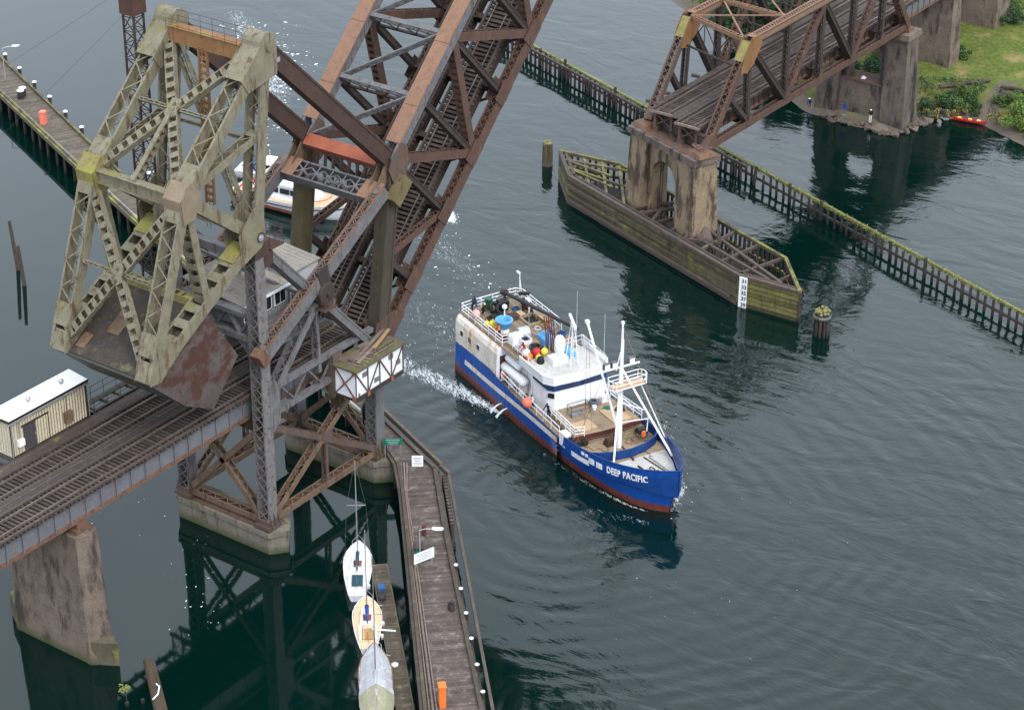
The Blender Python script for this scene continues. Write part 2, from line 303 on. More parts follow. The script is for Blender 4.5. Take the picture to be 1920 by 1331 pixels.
def laced(mb, p, q, side, w, d, pitch=None, style='z', t=.05, bar=.09, faces=(1, -1), ends=.9, flange=.14, plates=True):
    """built-up steel member: two plates w apart along `side`, d deep, tied by lacing bars on the faces given"""
    p, q = V(p), V(q); dr = q - p; ln = dr.length; dr /= ln; side = (V(side) - dr * V(side).dot(dr)).normalized(); dp = dr.cross(side)
    for sgn in (1, -1):
        if plates: mb.beam(p + side * sgn * (w / 2 - t / 2), q + side * sgn * (w / 2 - t / 2), t, d, side)
        for k in ((1, -1) if plates else faces):
            a = side * sgn * (w / 2 - flange / 2) + dp * k * (d / 2 + .012)
            mb.beam(p + a, q + a, flange, .024, side)
    pitch = pitch or w * .9; n = max(1, round((ln - 2 * ends) / pitch)); st = (ln - 2 * ends) / n
    hw = w / 2 - flange * .6
    for k in faces:
        o = dp * k * (d / 2 + .04)
        for e in (0, 1):
            if ends > .05: mb.beam(p + dr * (e * (ln - ends)) + o, p + dr * (e * (ln - ends) + ends) + o, w - .02, .03, side)
        for i in range(n):
            a = p + dr * (ends + i * st) + o; b = a + dr * st
            if style == 'batten':
                mb.beam(a + dr * st * .25, a + dr * st * .75, w - .02, .03, side)
            else:
                g = 1 if i % 2 else -1
                mb.box((a + b) / 2, ((b - a - side * hw * 2 * g).length, bar, .03), frame(b - a - side * hw * 2 * g, dp))
                if style == 'x': mb.box((a + b) / 2, ((b - a + side * hw * 2 * g).length, bar, .024), frame(b - a + side * hw * 2 * g, dp))
def frame(d, n):
    d = V(d).normalized(); n = (V(n) - d * V(n).dot(d)).normalized(); return (d, n.cross(d), n)
def solidm(mb, p, q, side, w, d, fl=.16):
    """closed plate member with small flange angles"""
    p, q = V(p), V(q); dr = (q - p).normalized(); side = (V(side) - dr * V(side).dot(dr)).normalized(); dp = dr.cross(side)
    mb.beam(p, q, w, d, side)
    for sgn in (1, -1):
        for k in (1, -1):
            a = side * sgn * (w / 2 + .03) + dp * k * (d / 2 - fl / 2); mb.beam(p + a, q + a, .06, fl, side)
def ibeam(mb, p, q, h, fw, side, t=.04):
    p, q = V(p), V(q); dr = (q - p).normalized(); side = (V(side) - dr * V(side).dot(dr)).normalized(); up = dr.cross(side)
    mb.beam(p, q, t, h, side)
    for k in (1, -1): mb.beam(p + up * k * h / 2, q + up * k * h / 2, fw, .05, side)
def rail_run(mb, pts, h=1.1, n=2, sp=1.6, r=.03, up=Z):
    """posts and rails of a handrail along pts"""
    up = V(up)
    for a, b in zip(pts, pts[1:]):
        a, b = V(a), V(b); k = max(1, round((b - a).length / sp))
        for i in range(k + 1): c = a.lerp(b, i / k); mb.tube(c, c + up * h, r, r, 6)
        for j in range(1, n + 1): mb.tube(a + up * h * j / n, b + up * h * j / n, r, r, 6)

mat('moss_plank', (.20, .19, .06), (.12, .11, .05), (.06, .05, .035), (.26, .25, .05), amt=.5, mamt=.6, sc=1.2, isl=True, grad=(.0, .7, (.03, .03, .02)))
mat('foam_sheet_solid', (.72, .76, .78), (.5, .55, .57), sc=4, streak=False, rough=.6)
# ================================================================== railway deck and steel bridge
ZR = 14.88          # top of rail
YN, YF = -4.6, 4.6  # truss planes
def P(x, y, z): return V((x, y, z))
def track(root, x0, x1, yc, z=ZR, rails=True, skew=0.0, walk=True):
    tb = MB(); x = x0 + .2
    while x < x1:
        j = random.uniform(-.06, .06)
        tb.box((x, yc + j, z - .17 - .13), (.235, 3.05, .26)); x += .43
    g = MB()
    for s in (-1, 1): g.beam((x0, yc + s * 1.38, z - .1), (x1, yc + s * 1.38, z - .1), .2, .18, Y)
    build('track_ties', tb, 'tie_timber', root); build('guard_timber', g, 'brown_timber', root)
    for s in (-1, 1):
        r = MB(); r.beam((x0, yc + s * .75, z - .03), (x1, yc + s * .75, z - .03), .075, .06, Y)
        r.beam((x0, yc + s * .75, z - .1), (x1, yc + s * .75, z - .1), .03, .1, Y); r.beam((x0, yc + s * .75, z - .155), (x1, yc + s * .75, z - .155), .14, .03, Y)
        build('rail', r, 'rail_steel', root)
def girder(root, x0, x1, y, zt, zb, outer=True, sp=1.65):
    g = MB(); g.box(((x0 + x1) / 2, y, (zt + zb) / 2), (x1 - x0, .04, zt - zb))
    n = max(1, round((x1 - x0) / sp))
    for i in range(n + 1):
        for s in (-1, 1): g.box((x0 + (x1 - x0) * i / n, y + s * .08, (zt + zb) / 2), (.1, .13, zt - zb - .12))
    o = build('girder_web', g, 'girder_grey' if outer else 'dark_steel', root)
    f = MB(); f.box(((x0 + x1) / 2, y, zb), (x1 - x0, .46, .07)); f.box(((x0 + x1) / 2, y, zt), (x1 - x0, .42, .06))
    for s in (-1, 1): f.box(((x0 + x1) / 2, y + s * .035, zb + .13), (x1 - x0, .03, .2))
    build('girder_flange', f, 'girder_rust', root)
TC = 2.03
def deck_span(label, x0, x1, group=None):
    t = thing('railway_deck_span', label, 'railway bridge', ((x0 + x1) / 2, 0, ZR))
    for yc in (-TC, TC):
        track(t, x0, x1, yc)
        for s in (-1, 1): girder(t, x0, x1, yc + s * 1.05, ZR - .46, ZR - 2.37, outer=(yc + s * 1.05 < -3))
    b = MB(); n = round((x1 - x0) / 3.3)
    for i in range(n + 1):
        x = x0 + .2 + (x1 - x0 - .4) * i / n
        for yc in (-TC, TC):
            b.beam((x, yc - 1, ZR - .7), (x, yc + 1, ZR - 2.1), .09, .09); b.beam((x, yc + 1, ZR - .7), (x, yc - 1, ZR - 2.1), .09, .09)
        b.beam((x, -.9, ZR - .8), (x, .9, ZR - .8), .12, .2)
    build('cross_brace', b, 'dark_steel', t)
    wk = MB()
    for k in range(4): wk.box(((x0 + x1) / 2, -.42 + .28 * k, ZR - .06 + random.uniform(-.015, .015)), (x1 - x0, .24, .07))
    build('centre_walk', wk, 'plank_walk', t)
    return t
# approach span with two piers under it
ap = deck_span('double track deck on riveted grey plate girders passing the cream shed', -62, 17.2)
wk = MB(); 
for k in range(5): wk.box((-12, 3.75 + .22 * k, ZR - .12), (44, .2, .07))
for k in range(30): wk.beam((-33 + k * 1.5, 3.2, ZR - .32), (-33 + k * 1.5, 6.9 if k > 10 else 4.9, ZR - .32), .2, .22)
wk.box((-11.3, 5.8, ZR - .2), (9.2, 2.3, .1)); wk.box((-2.5, 6.55, ZR - .2), (8.4, .6, .1)); wk.box((-6.9, 5.4, ZR - .2), (.7, 2.9, .1)); wk.box((-2.4, 5.15, ZR - .25), (8.2, .22, .3))
build('side_walk', wk, 'brown_timber', ap)
hr = MB(); rail_run(hr, [(-6.6, 6.8, ZR - .15), (2.2, 6.8, ZR - .15)], 1.15, 2, 1.6, .025); rail_run(hr, [(-6.6, 4.95, ZR - .15), (-2, 4.95, ZR - .15)], 1.15, 2, 1.6, .025)
build('handrail', hr, 'dark_steel', ap)

# ------------------------------------------------------------------ concrete piers with pointed noses
def nose_pier(name, label, m, xc, hw, yb, yn, z1, top=None, batter=0.0, cut=None, cap=None, group=None):
    """rectangular shaft whose ends run to a nose; cut = low cutwater (reach, height)"""
    b = MB(); th, ty, tn = top or (hw, yb, yn)
    def ring(h, y, n, z): return [P(xc - h, -y, z), P(xc, -n, z), P(xc + h, -y, z), P(xc + h, y, z), P(xc, n, z), P(xc - h, y, z)]
    b.loft([ring(hw, yb, yn, -2.5), ring(hw, yb, yn, 0), ring(th, ty, tn, z1)])
    t = thing(name, label, 'pier', (xc, 0, 0)); build('shaft', b, m, t)
    if cap:
        c = MB(); c.loft([ring(th + cap, ty + cap, tn + cap, z1 + .003), ring(th + cap, ty + cap, tn + cap, z1 + .45)]); build('cap', c, 'dark_concrete' if m == 'concrete' else m, t)
    if cut:
        for s in (-1, 1):
            c = MB(); q = [P(xc - hw * 1.03, s * (yb - .3), -2.5), P(xc + hw * 1.03, s * (yb - .3), -2.5), P(xc, s * (yn + .35), -2.5)]
            q2 = [v + Z * (2.5 + cut) for v in q]; c.loft([q, q2]); ap_ = P(xc, s * (yb + (yn - yb) * .15), cut + 1.5); c.add(q2 + [ap_], [(0, 1, 3), (1, 2, 3), (2, 0, 3)])
            build('cutwater', c, 'moss_timber' if m == 'concrete' else 'dark_concrete', t)
    return t
p0 = nose_pier('concrete_pier', 'tall battered brown streaked concrete pier carrying the deck beside the cream shed', 'concrete', -16.6, 1.22, 4.2, 5.75, 11.6, (1.15, 3.7, 4.4), cut=2.1)
b = MB()
for y in (-3.1, -1, 1, 3.1):
    b = MB(); b.box((-16.6, y, 11.8), (1.5, .8, .34)); b.box((-16.6, y, 12.2), (1.0, .6, .46)); build('bearing', b, 'girder_rust', p0)
pA = nose_pier('concrete_pier', 'low oblong concrete pier under the lattice legs beside the approach deck', 'pale_concrete', 3.72, 1.33, 5.2, 6.3, 1.75, cap=.14)
pB = nose_pier('concrete_pier', 'low concrete pier beside the timber wharf, under the channel legs of the tower', 'pale_concrete', 18.1, 1.3, 5.15, 6.5, 1.75, cap=.14)
for px in (3.72, 18.1):
    b = MB(); b.box((px - .1, 0, 2.26), (2.2, 10.2, .08)); build('pier_top', b, 'rust_stone', pA if px < 10 else pB)

# ------------------------------------------------------------------ fixed tower
tw = thing('bridge_tower', 'grey riveted lattice tower that carries the counterweight frame over the tracks', 'bridge tower', (10.5, 0, 2.2))
X1, X2 = 3.15, 17.85
def tpart(name, fn, m='grey_paint'):
    b = MB(); fn(b); return build(name, b, m, tw)
for y in (YN, YF):
    tpart('leg', lambda b: laced(b, (X1, y, 2.3), (X1, y, 28.6), Y, 1.25, 1.05, .95, 'x'), 'grey_paint' if y > 0 else 'peeling_grey')
    tpart('leg', lambda b: laced(b, (X2, y, 2.3), (X2, y, 12.6), Y, 1.25, 1.1, .9, 'x'), 'grey_paint')
    for x in (X1, X2):
        def shoe(b):
            b.box((x, y, 2.55), (1.7, 1.7, .3)); b.box((x, y, 2.9), (1.3, 1.4, .5))
            for s in (-1, 1):
                for k in (-.5, 0, .5): b.prism([P(x + k, y + s * .6, 2.5), P(x + k, y + s * 1.05, 2.5), P(x + k, y + s * .66, 3.9)], (.04, 0, 0))
        tpart('shoe', shoe, 'rust_grey')
    # inclined strut from the trunnion down to the channel leg, and the grey members under it
    tpart('inclined_strut', lambda b: solidm(b, (X1 + .6, y, 28.4), (X2 - .3, y, 13.6), Y, 1.15, .75))
    mid = P(10.1, y, 21.2)
    tpart('sub_strut', lambda b: laced(b, mid - Z * .4, (X1 + 1.0, y, 14.6), Y, 1.0, .55, .8, 'z'))
    tpart('hanger', lambda b: laced(b, mid - Z * .5, (10.3, y, 14.2), Y, .7, .3, .7, 'z', ends=.4))
    # deck level side truss between the legs
    def side_truss(b):
        yy = y + (-.15 if y < 0 else .15)
        b.beam((X1 + .4, yy, 15.3), (X2 - .4, yy, 15.3), .55, .42, Y); b.beam((X1 + .4, yy, 12.9), (X2 - .4, yy, 12.9), .55, .42, Y)
        n = 8; L0 = X2 - X1 - .8
        for i in range(n):
            a = X1 + .4 + L0 * i / n; c = a + L0 / n
            b.beam((a, yy, 15.1 if i % 2 else 13.1), (c, yy, 13.1 if i % 2 else 15.1), .16, .14, Y)
    tpart('side_truss', side_truss)
    # cross braced panel below the deck
    tpart('cross_brace', lambda b: laced(b, (X1 + .4, y, 12.0), (X2 - .5, y, 3.3), Y, .9, .5, .75, 'z', bar=.08), 'tan_rust' if y > 0 else 'rust_grey')
    tpart('cross_brace', lambda b: laced(b, (X1 + .4, y, 3.2), (X2 - .5, y, 12.3), Y, .85, .45, .75, 'z', bar=.08), 'tan_rust')
    tpart('bottom_strut', lambda b: laced(b, (X1 + .5, y, 2.95), (X2 - .5, y, 2.85), Y, .9, .5, .7, 'z', bar=.08), 'tan_rust')
    tpart('hanger', lambda b: laced(b, (10.8, y, 7.6), (10.8, y, 3.1), Y, .6, .22, .6, 'z', ends=.3, bar=.06), 'rust_grey')
    tpart('gusset_plate', lambda b: [b.prism([P(X1 + .3, y + s * .66, 11.2), P(X1 + 1.5, y + s * .66, 12.2), P(X1 + 1.6, y + s * .66, 15.4), P(X1 + .9, y + s * .66, 16.4), P(X1 + .3, y + s * .66, 16.4)], (0, .03, 0)) for s in (-1, 1)], 'grey_paint')
    tpart('gusset_plate', lambda b: b.box((10.8, y - .47, 7.75), (1.3, .04, 1.0)), 'rust_grey')
    # trunnion bearing and its platform on top of the leg
    tpart('trunnion_bearing', lambda b: (b.box((X1 + .25, y, 28.5), (1.9, 1.5, 1.3)), b.tube((X1, y - .95, 29.75), (X1, y + .95, 29.75), .42, .42, 14), b.box((X1 + 1.0, y, 27.4), (1.0, 1.4, 1.2))), 'brown_steel')
    tpart('trunnion_platform', lambda b: (b.box((X1 + 1.9, y + .2, 28.15), (1.9, 1.9, .12)), rail_run(b, [(X1 + 1.2, y - .7, 28.2), (X1 + 2.8, y - .7, 28.2), (X1 + 2.8, y + 1.1, 28.2), (X1 + 1.2, y + 1.1, 28.2)], 1.2, 3, 1.0, .025)), 'rust_dark')
    # upper end of the old sway bracing, bolted gallery at the middle of the strut
    if y < 0:
        tpart('gallery', lambda b: (b.box((10.5, y - 1.0, 20.55), (1.7, 1.3, .1)), rail_run(b, [(9.7, y - 1.6, 20.6), (11.3, y - 1.6, 20.6), (11.3, y - .4, 20.6)], 1.1, 2, .8, .025)), 'red_brown_steel')
# transverse bracing
for x, zt in ((X1, 11.6), (X2, 11.2)):
    tpart('transverse_brace', lambda b: laced(b, (x, YN + .5, 3.2), (x, YF - .5, zt), X, .8, .45, .7, 'z', bar=.08), 'tan_rust')
    tpart('transverse_brace', lambda b: laced(b, (x, YF - .5, 3.2), (x, YN + .5, zt), X, .8, .45, .7, 'z', bar=.08), 'tan_rust')
    tpart('transverse_strut', lambda b: laced(b, (x, YN + .5, 2.9), (x, YF - .5, 2.9), X, .8, .45, .7, 'z', bar=.08), 'tan_rust')
    tpart('transverse_girder', lambda b: ibeam(b, (x, YN + .3, 12.0), (x, YF - .3, 12.0), 1.0, .5, X), 'brown_steel')
def portal(b):
    b.beam((X1, YN + .5, 20.2), (X1, YF - .5, 20.2), .9, .5, X); b.beam((X1, YN + .5, 22.3), (X1, YF - .5, 22.3), .9, .4, X)
    for i in range(6):
        a = YN + .5 + 8.2 * i / 6; c = a + 8.2 / 6; b.beam((X1, a, 20.3 if i % 2 else 22.2), (X1, c, 22.2 if i % 2 else 20.3), .5, .16, X)
    for s in (-1, 1):
        b.prism([P(X1 - .3, s * 4.1, 20.0), P(X1 - .3, s * 4.1, 17.4), P(X1 - .3, s * 3.4, 19.0), P(X1 - .3, s * 2.3, 20.0)], (.08, 0, 0))
        b.prism([P(X1 + .3, s * 4.1, 20.0), P(X1 + .3, s * 4.1, 17.4), P(X1 + .3, s * 3.4, 19.0), P(X1 + .3, s * 2.3, 20.0)], (.08, 0, 0))
tpart('portal_frame', portal)
tpart('portal_frame', lambda b: (b.beam((X1, YN + .4, 27.6), (X1, YF - .4, 27.6), .7, .7, X), b.beam((10.2, YN + .4, 20.9), (10.2, YF - .4, 20.9), .8, .5, X), b.beam((X1, YN, 27), (10.2, YF, 21), .3, .25), b.beam((X1, YF, 27), (10.2, YN, 21), .3, .25)))
def floorb(b):
    for yy in (-3.2, -1.4, .4, 2.2, 4): b.beam((X1 + .4, yy, 20.0), (13.6, yy, 20.0), .25, .5, Y)
    for i in range(4): b.beam((4.2 + i * 3, YN + .3, 19.6), (4.2 + i * 3, YF - .3, 19.6), .25, .5, X)
    b.box((8.3, 0.4, 20.32), (9.8, 7.6, .08))
tpart('machinery_floor', floorb)
tpart('walkway', lambda b: (b.box((8.2, -3.75, 20.42), (8.4, .9, .1)), rail_run(b, [(4.2, -4.15, 20.47), (12.4, -4.15, 20.47)], 1.15, 2, 1.5, .035), b.beam((4.2, -4.2, 20.1), (12.4, -4.2, 20.1), .12, .55, Y), [b.beam((4.2 + i * 2, -4.2, 20), (5.2 + i * 2, -4.2, 18.6), .14, .14, Y) or b.beam((6.2 + i * 2, -4.2, 20), (5.2 + i * 2, -4.2, 18.6), .14, .14, Y) for i in range(4)], b.beam((4.8, -4.2, 18.5), (12.0, -4.2, 18.5), .2, .22, Y)), 'girder_grey')

# machinery house between the tower legs
mh = thing('machinery_house', 'pale corrugated machinery house with sloping roofs between the tower legs above the tracks', 'machinery house', (8.3, .5, 20.36))
b = MB(); b.prism([P(3.9, -2.4, 20.38), P(9.5, -2.4, 20.38), P(9.5, -2.4, 22.35), P(3.9, -2.4, 22.35)], (0, 6.2, 0)); build('wall', b, 'pale_siding', mh)
b = MB(); b.prism([P(3.6, -2.8, 22.35), P(3.6, 4.0, 23.2), P(3.6, 4.0, 23.34), P(3.6, -2.8, 22.5)], (6.2, 0, 0)); build('roof', b, 'pale_roof', mh)
b = MB(); b.box((6.7, -2.83, 22.4), (6.25, .05, .24)); build('fascia', b, 'clean_white', mh)
b = MB(); b.box((11.5, .5, 21.7), (3.7, 6.0, 2.66)); build('wall', b, 'pale_siding_end', mh)
b = MB(); b.prism([P(9.55, -2.7, 23.03), P(9.55, 3.8, 23.5), P(9.55, 3.8, 23.62), P(9.55, -2.7, 23.15)], (3.95, 0, 0)); build('roof', b, 'pale_roof', mh)
for wx in (4.6, 6.6, 8.4):
    f = MB(); f.box((wx, -2.43, 21.45), (1.5, .08, 1.25)); fo = build('window', f, 'clean_white', mh)
    g = MB(); g.box((wx - .34, -2.485, 21.45), (.58, .04, 1.05)); g.box((wx + .34, -2.485, 21.45), (.58, .04, 1.05)); build('pane', g, 'glass_dark', fo)
b = MB(); b.beam((9.9, .5, 23.4), (9.6, .5, 24.7), .12, .12); b.beam((10.3, .6, 23.4), (9.7, .5, 24.7), .12, .12); b.beam((9.75, .5, 24.0), (10.0, .55, 24.0), .1, .1); b.box((10.2, .6, 23.35), (.9, .5, .1))
solo('sawhorse', b, 'pink_orange', 'orange painted A-shaped trestle standing on the machinery house roof', 'trestle')

# white operator's cabin bracketed out beside the channel leg
oc = thing('operator_cabin', 'white boarded cabin with iron cross braces hung beside the tower, planks on its roof', 'cabin', (14.6, -7, 12))
cx0, cx1, cy0, cy1, cz0, cz1 = 11.75, 18.25, -7.55, -5.35, 11.75, 14.35
b = MB(); b.box(((cx0 + cx1) / 2, (cy0 + cy1) / 2, (cz0 + cz1) / 2), (cx1 - cx0, cy1 - cy0, cz1 - cz0)); build('wall', b, 'white_paint', oc)
b = MB(); b.box(((cx0 + cx1) / 2, (cy0 + cy1) / 2 + .15, cz1 + .1), (cx1 - cx0 + .5, cy1 - cy0 + .9, .18)); build('roof', b, 'mossy_roof', oc)
b = MB(); b.box(((cx0 + cx1) / 2, cy0 - .02, cz0 - .12), (cx1 - cx0 + .05, .12, .42)); b.box(((cx0 + cx1) / 2, (cy0 + cy1) / 2, cz0 - .15), (cx1 - cx0, cy1 - cy0, .26)); build('floor_beam', b, 'dark_trim', oc)
br = MB(); yf_ = cy0 - .06; n = 4; xs = [cx0 + (cx1 - cx0) * i / 4 for i in range(5)]
for i in range(4):
    za, zb = (cz1 - .1, cz0) if i % 2 == 0 else (cz0, cz1 - .1); br.beam((xs[i], yf_, za), (xs[i + 1], yf_, zb), .08, .11, Y)
for x in xs: br.beam((x, yf_ - .012, cz0 - .2), (x, yf_ - .012, cz1), .07, .09, Y)
xe = cx0 - .06; br.beam((xe, cy0, cz0), (xe, cy1, cz1 - .1), .11, .08, Y); br.beam((xe - .012, cy0, cz1 - .1), (xe - .012, cy1, cz0), .11, .08, Y)
build('iron_brace', br, 'rust_grey', oc)
for q_, d_ in [((xs[i], yf_ - .07, cz0 - .1), (.34, .05, .42)) for i in (1, 3)] + [((xs[2], yf_ - .07, cz1 - .12), (.24, .05, .24)), ((xe - .07, (cy0 + cy1) / 2, (cz0 + cz1) / 2 - .03), (.05, .32, .3)), ((xe - .07, cy0 + .1, cz1 - .15), (.05, .3, .3)), ((xe - .07, cy0 + .1, cz0), (.05, .34, .34))]: rp = MB(); rp.box(q_, d_); build('red_plate', rp, 'red_primer', oc)
for wx, wz in ((13.0, 13.65), (14.6, 12.45), (16.6, 13.8), (17.6, 12.85), (12.2, 12.0)):
    f = MB(); f.box((wx, cy0 - .015, wz), (.62 if wx > 12.5 else .22, .05, .46 if wx > 12.5 else .3)); build('window', f, 'girder_grey', oc)
b = MB(); b.box((12.2, -4.95, 13.3), (1.2, .7, 4.0)); build('corner_post', b, 'rust_grey', oc)
b = MB()
for i in range(6): b.beam((12.6 + i * .5, -7.5, cz1 + .23), (12.3 + i * .5, -6.3, cz1 + .25), .12, .07)
b.beam((12.8, -7.0, cz1 + .3), (17.6, -6.0, cz1 + .5), .3, .08); b.beam((13.0, -6.6, cz1 + .35), (18.6, -5.2, cz1 + .6), .34, .08); b.beam((14, -5.7, cz1 + .3), (18, -5.6, cz1 + .36), .25, .08)
b.box((13.6, -6.0, cz1 + .3), (1.6, 1.1, .14)); b.box((12.7, -5.6, cz1 + .27), (.9, .6, .16)); b.box((15.6, -5.4, cz1 + .32), (1.4, .5, .22))
solo('scrap_timber', b, 'bleached_wood', 'weathered loose planks lying about on the white cabin roof', 'planks', kind=None)
b = MB(); b.beam((15.4, -6.7, cz1 + .52), (18.7, -5.75, cz1 + .72), .3, .1); solo('plank', b, 'new_board', 'fresh yellow plank laid across the white cabin roof', 'plank')
b = MB()
for s in (0, .42): b.beam((14.7, -7.2 + s, cz1 + .3), (17.9, -7.2 + s, cz1 + .3), .07, .1)
for i in range(9): b.beam((14.9 + i * .36, -7.2, cz1 + .32), (14.9 + i * .36, -6.78, cz1 + .32), .06, .06)
solo('ladder', b, 'bleached_wood', 'short wooden ladder lying flat along the outer edge of the cabin roof', 'ladder')
b = MB()
for x in (12.5, 15.6, 17.6):
    b.beam((x, cy1 + .1, cz0 - .3), (x, YN + .5, cz0 - 2.2), .25, .3); b.beam((x, cy0 + .3, cz0 - .3), (x, YN + .4, cz0 - .3), .25, .3)
build('bracket', b, 'brown_steel', oc)

# ------------------------------------------------------------------ counterweight frame
nT, nA, nB, nC = (5.0, 45.1), (-4.85, 35.6), (-9.55, 22.6), (3.05, 29.75)
cw = thing('counterweight_frame', 'grey green riveted counterweight frame holding a huge rusty concrete block over the tracks', 'counterweight', (nC[0], 0, nC[1]))
def n3(q, y): return P(q[0], y, q[1])
def cpart(name, fn, m='grey_green_paint'):
    b = MB(); fn(b); return build(name, b, m, cw)
def lerp2(a, b, t): return (a[0] + (b[0] - a[0]) * t, a[1] + (b[1] - a[1]) * t)
for y in (YN, YF):
    G = 'grey_green_paint'
    cpart('upper_chord', lambda b: laced(b, n3(nT, y), n3(nA, y), Y, 1.75, .95, 1.3, 'z', bar=.11, ends=2.9, flange=.2), G)
    cpart('lower_chord', lambda b: laced(b, n3(nA, y), n3(lerp2(nA, nB, 1.04), y), Y, 1.6, .9, 1.15, 'z', bar=.11, ends=1.7, flange=.2), G)
    cpart('back_leg', lambda b: laced(b, n3(nT, y), n3(nC, y), Y, 1.5, .95, 1.2, 'z', bar=.1, ends=2.0, flange=.2), G)
    cpart('bottom_chord', lambda b: laced(b, n3(nC, y), n3(nB, y), Y, 1.55, .95, 1.5, 'batten', ends=.9, flange=.22), G)
    cpart('tie_beam', lambda b: (b.beam(n3(nA, y) + P(.5, 0, .1), n3(nC, y), .5, .85, Y), b.beam(n3(nA, y) + P(.5, -.5, -.1), n3(nC, y) + P(0, -.5, 0), .08, 1.0, Y), b.beam(n3(nA, y) + P(.5, .5, -.1), n3(nC, y) + P(0, .5, 0), .08, 1.0, Y)), G)
    mcb = lerp2(nC, nB, .48); mtc = lerp2(nT, nC, .46)
    cpart('web_member', lambda b: laced(b, n3(nA, y) + P(.3, 0, -.4), n3(mcb, y), Y, 1.2, .6, 1.1, 'batten', ends=.8), G)
    cpart('web_member', lambda b: laced(b, n3(mtc, y), n3(nA, y) + P(.4, 0, .3), Y, 1.0, .55, .9, 'z', bar=.08, ends=.8), G)
    # cap over the top pin, knee gussets
    def cap(b):
        for s in (-1, 1):
            pr = []
            for k in range(9):
                a = math.pi * k / 8 + R(-5); pr.append((nT[0] + .95 * math.cos(a), nT[1] + .25 + .95 * math.sin(a)))
            pr += [(nT[0] - 3.2, nT[1] - 1.9), (nT[0] - 2.5, nT[1] - 3.0), (nT[0] + .9, nT[1] - 2.4)]
            b.prism([P(u, y + s * .93 - .03, v) for u, v in pr], (0, .06, 0))
        ring = [(nT[0] - 3.15, nT[1] - 1.85)] + [(nT[0] + .93 * math.cos(math.pi * (8 - k) / 8), nT[1] + .23 + .93 * math.sin(math.pi * (8 - k) / 8)) for k in range(9)]
        b.loft([[P(u, y + s * .92, v) for u, v in ring] for s in (-1, 1)], close=False, caps=False, smooth=False)
        b.tube((nT[0], y - 1.15, nT[1]), (nT[0], y + 1.15, nT[1]), .3, .3, 14)
    cpart('pin_cap', cap, G)
    def knee(b):
        for s in (-1, 1):
            b.prism([P(nA[0] + dx, y + s * .93 - .03, nA[1] + dz) for dx, dz in ((-.55, -1.7), (-.75, .2), (-.1, 1.25), (.5, 1.5), (1.5, .3), (.7, -1.5))], (0, .06, 0))
        b.prism([P(nA[0] - .56, y - .9, nA[1] - 1.7), P(nA[0] - .78, y - .9, nA[1] + .25), P(nA[0] - .78, y + .9, nA[1] + .25), P(nA[0] - .56, y + .9, nA[1] - 1.7)], (-.05, 0, 0))
        b.prism([P(nA[0] - .78, y - .9, nA[1] + .25), P(nA[0] + .3, y - .9, nA[1] + 1.4), P(nA[0] + .3, y + .9, nA[1] + 1.4), P(nA[0] - .78, y + .9, nA[1] + .25)], (-.03, 0, .04))
    cpart('knee_gusset', knee, 'mossy_plate' if y > 0 else 'tan_plate')
    def foot(b):
        for s in (-1, 1):
            b.prism([P(nB[0] + dx, y + s * .83 - .03, nB[1] + dz) for dx, dz in ((-.65, -.5), (.55, 3.2), (1.6, 2.9), (2.2, 1.7), (2.7, 1.0), (.5, -.6))], (0, .06, 0))
    cpart('foot_gusset', foot, G)
    dch = V((nA[0] - nB[0], 0, nA[1] - nB[1])).normalized(); och = V((-dch.z, 0, dch.x))
    cpart('foot_cover', lambda b: b.box(n3(nB, y) + dch * 2.4 + och * .52, (1.9, 1.64, .05), (dch, Y, och)), G)
    def cgus(b):
        for s in (-1, 1):
            b.prism([P(nC[0] + dx, y + s * .8 - .03, nC[1] + dz) for dx, dz in ((-.5, 2.7), (.55, 2.7), (.75, -.2), (.2, -.9), (-2.2, -1.8), (-2.4, .9))], (0, .06, 0))
        for k in range(10): a = 2 * math.pi * k / 10; b.tube((nC[0] + .42 * math.cos(a), y - .9, nC[1] + .42 * math.sin(a)), (nC[0] + .42 * math.cos(a), y + .9, nC[1] + .42 * math.sin(a)), .05, .05, 6)
    cpart('pivot_gusset', cgus, G)
    cpart('pivot_hub', lambda b: (b.tube((nC[0], y - 1.02, nC[1]), (nC[0], y + 1.02, nC[1]), .3, .3, 14), b.tube((nC[0], y - 1.08, nC[1]), (nC[0], y + 1.08, nC[1]), .15, .15, 12)), 'galvanised')
    cpart('mossy_cover', lambda b: [b.box(n3(lerp2(nC, nB, k), y) + P(-.2, 0, .62), (2.0, 1.5, .05), frame(P(nB[0] - nC[0], 0, nB[1] - nC[1]), P(-.5, 0, .86))) for k in (.17,)], 'mossy_plate')
# bracing between the two sides
def xpl(a, bq, ya, yb, name, style, wd, dd, m, nrm):
    cpart(name, lambda b: laced(b, n3(a, ya), n3(bq, yb), nrm, wd, dd, wd * 1.1, style, bar=.07, ends=.5, flange=.1), m)
upn = P(nA[0] - nT[0], 0, nA[1] - nT[1]).normalized(); 
for a, bq, st in ((nT, nA, 'batten'), (nA, nB, 'batten'), (nT, nC, 'z')):
    mid = lerp2(a, bq, .5); pr = V((bq[0] - a[0], 0, bq[1] - a[1])).normalized()
    a2, b2 = lerp2(a, bq, .1), lerp2(a, bq, .93)
    xpl(a2, b2, YF - .7, YN + .7, 'diagonal_brace', st, .85, .45, 'grey_green_paint', pr)
    xpl(a2, b2, YN + .7, YF - .7, 'diagonal_brace', st, .85, .45, 'grey_green_paint', pr)
    cpart('mid_strut', lambda b: laced(b, n3(mid, YN + .8), n3(mid, YF - .8), pr, .3, .3, .6, 'z', bar=.05, ends=.3, flange=.08))
    cpart('centre_gusset', lambda b: b.box(n3(mid, 0), (1.5, 1.0, .55), frame(pr, P(pr.z, 0, -pr.x))), 'grey_green_paint')
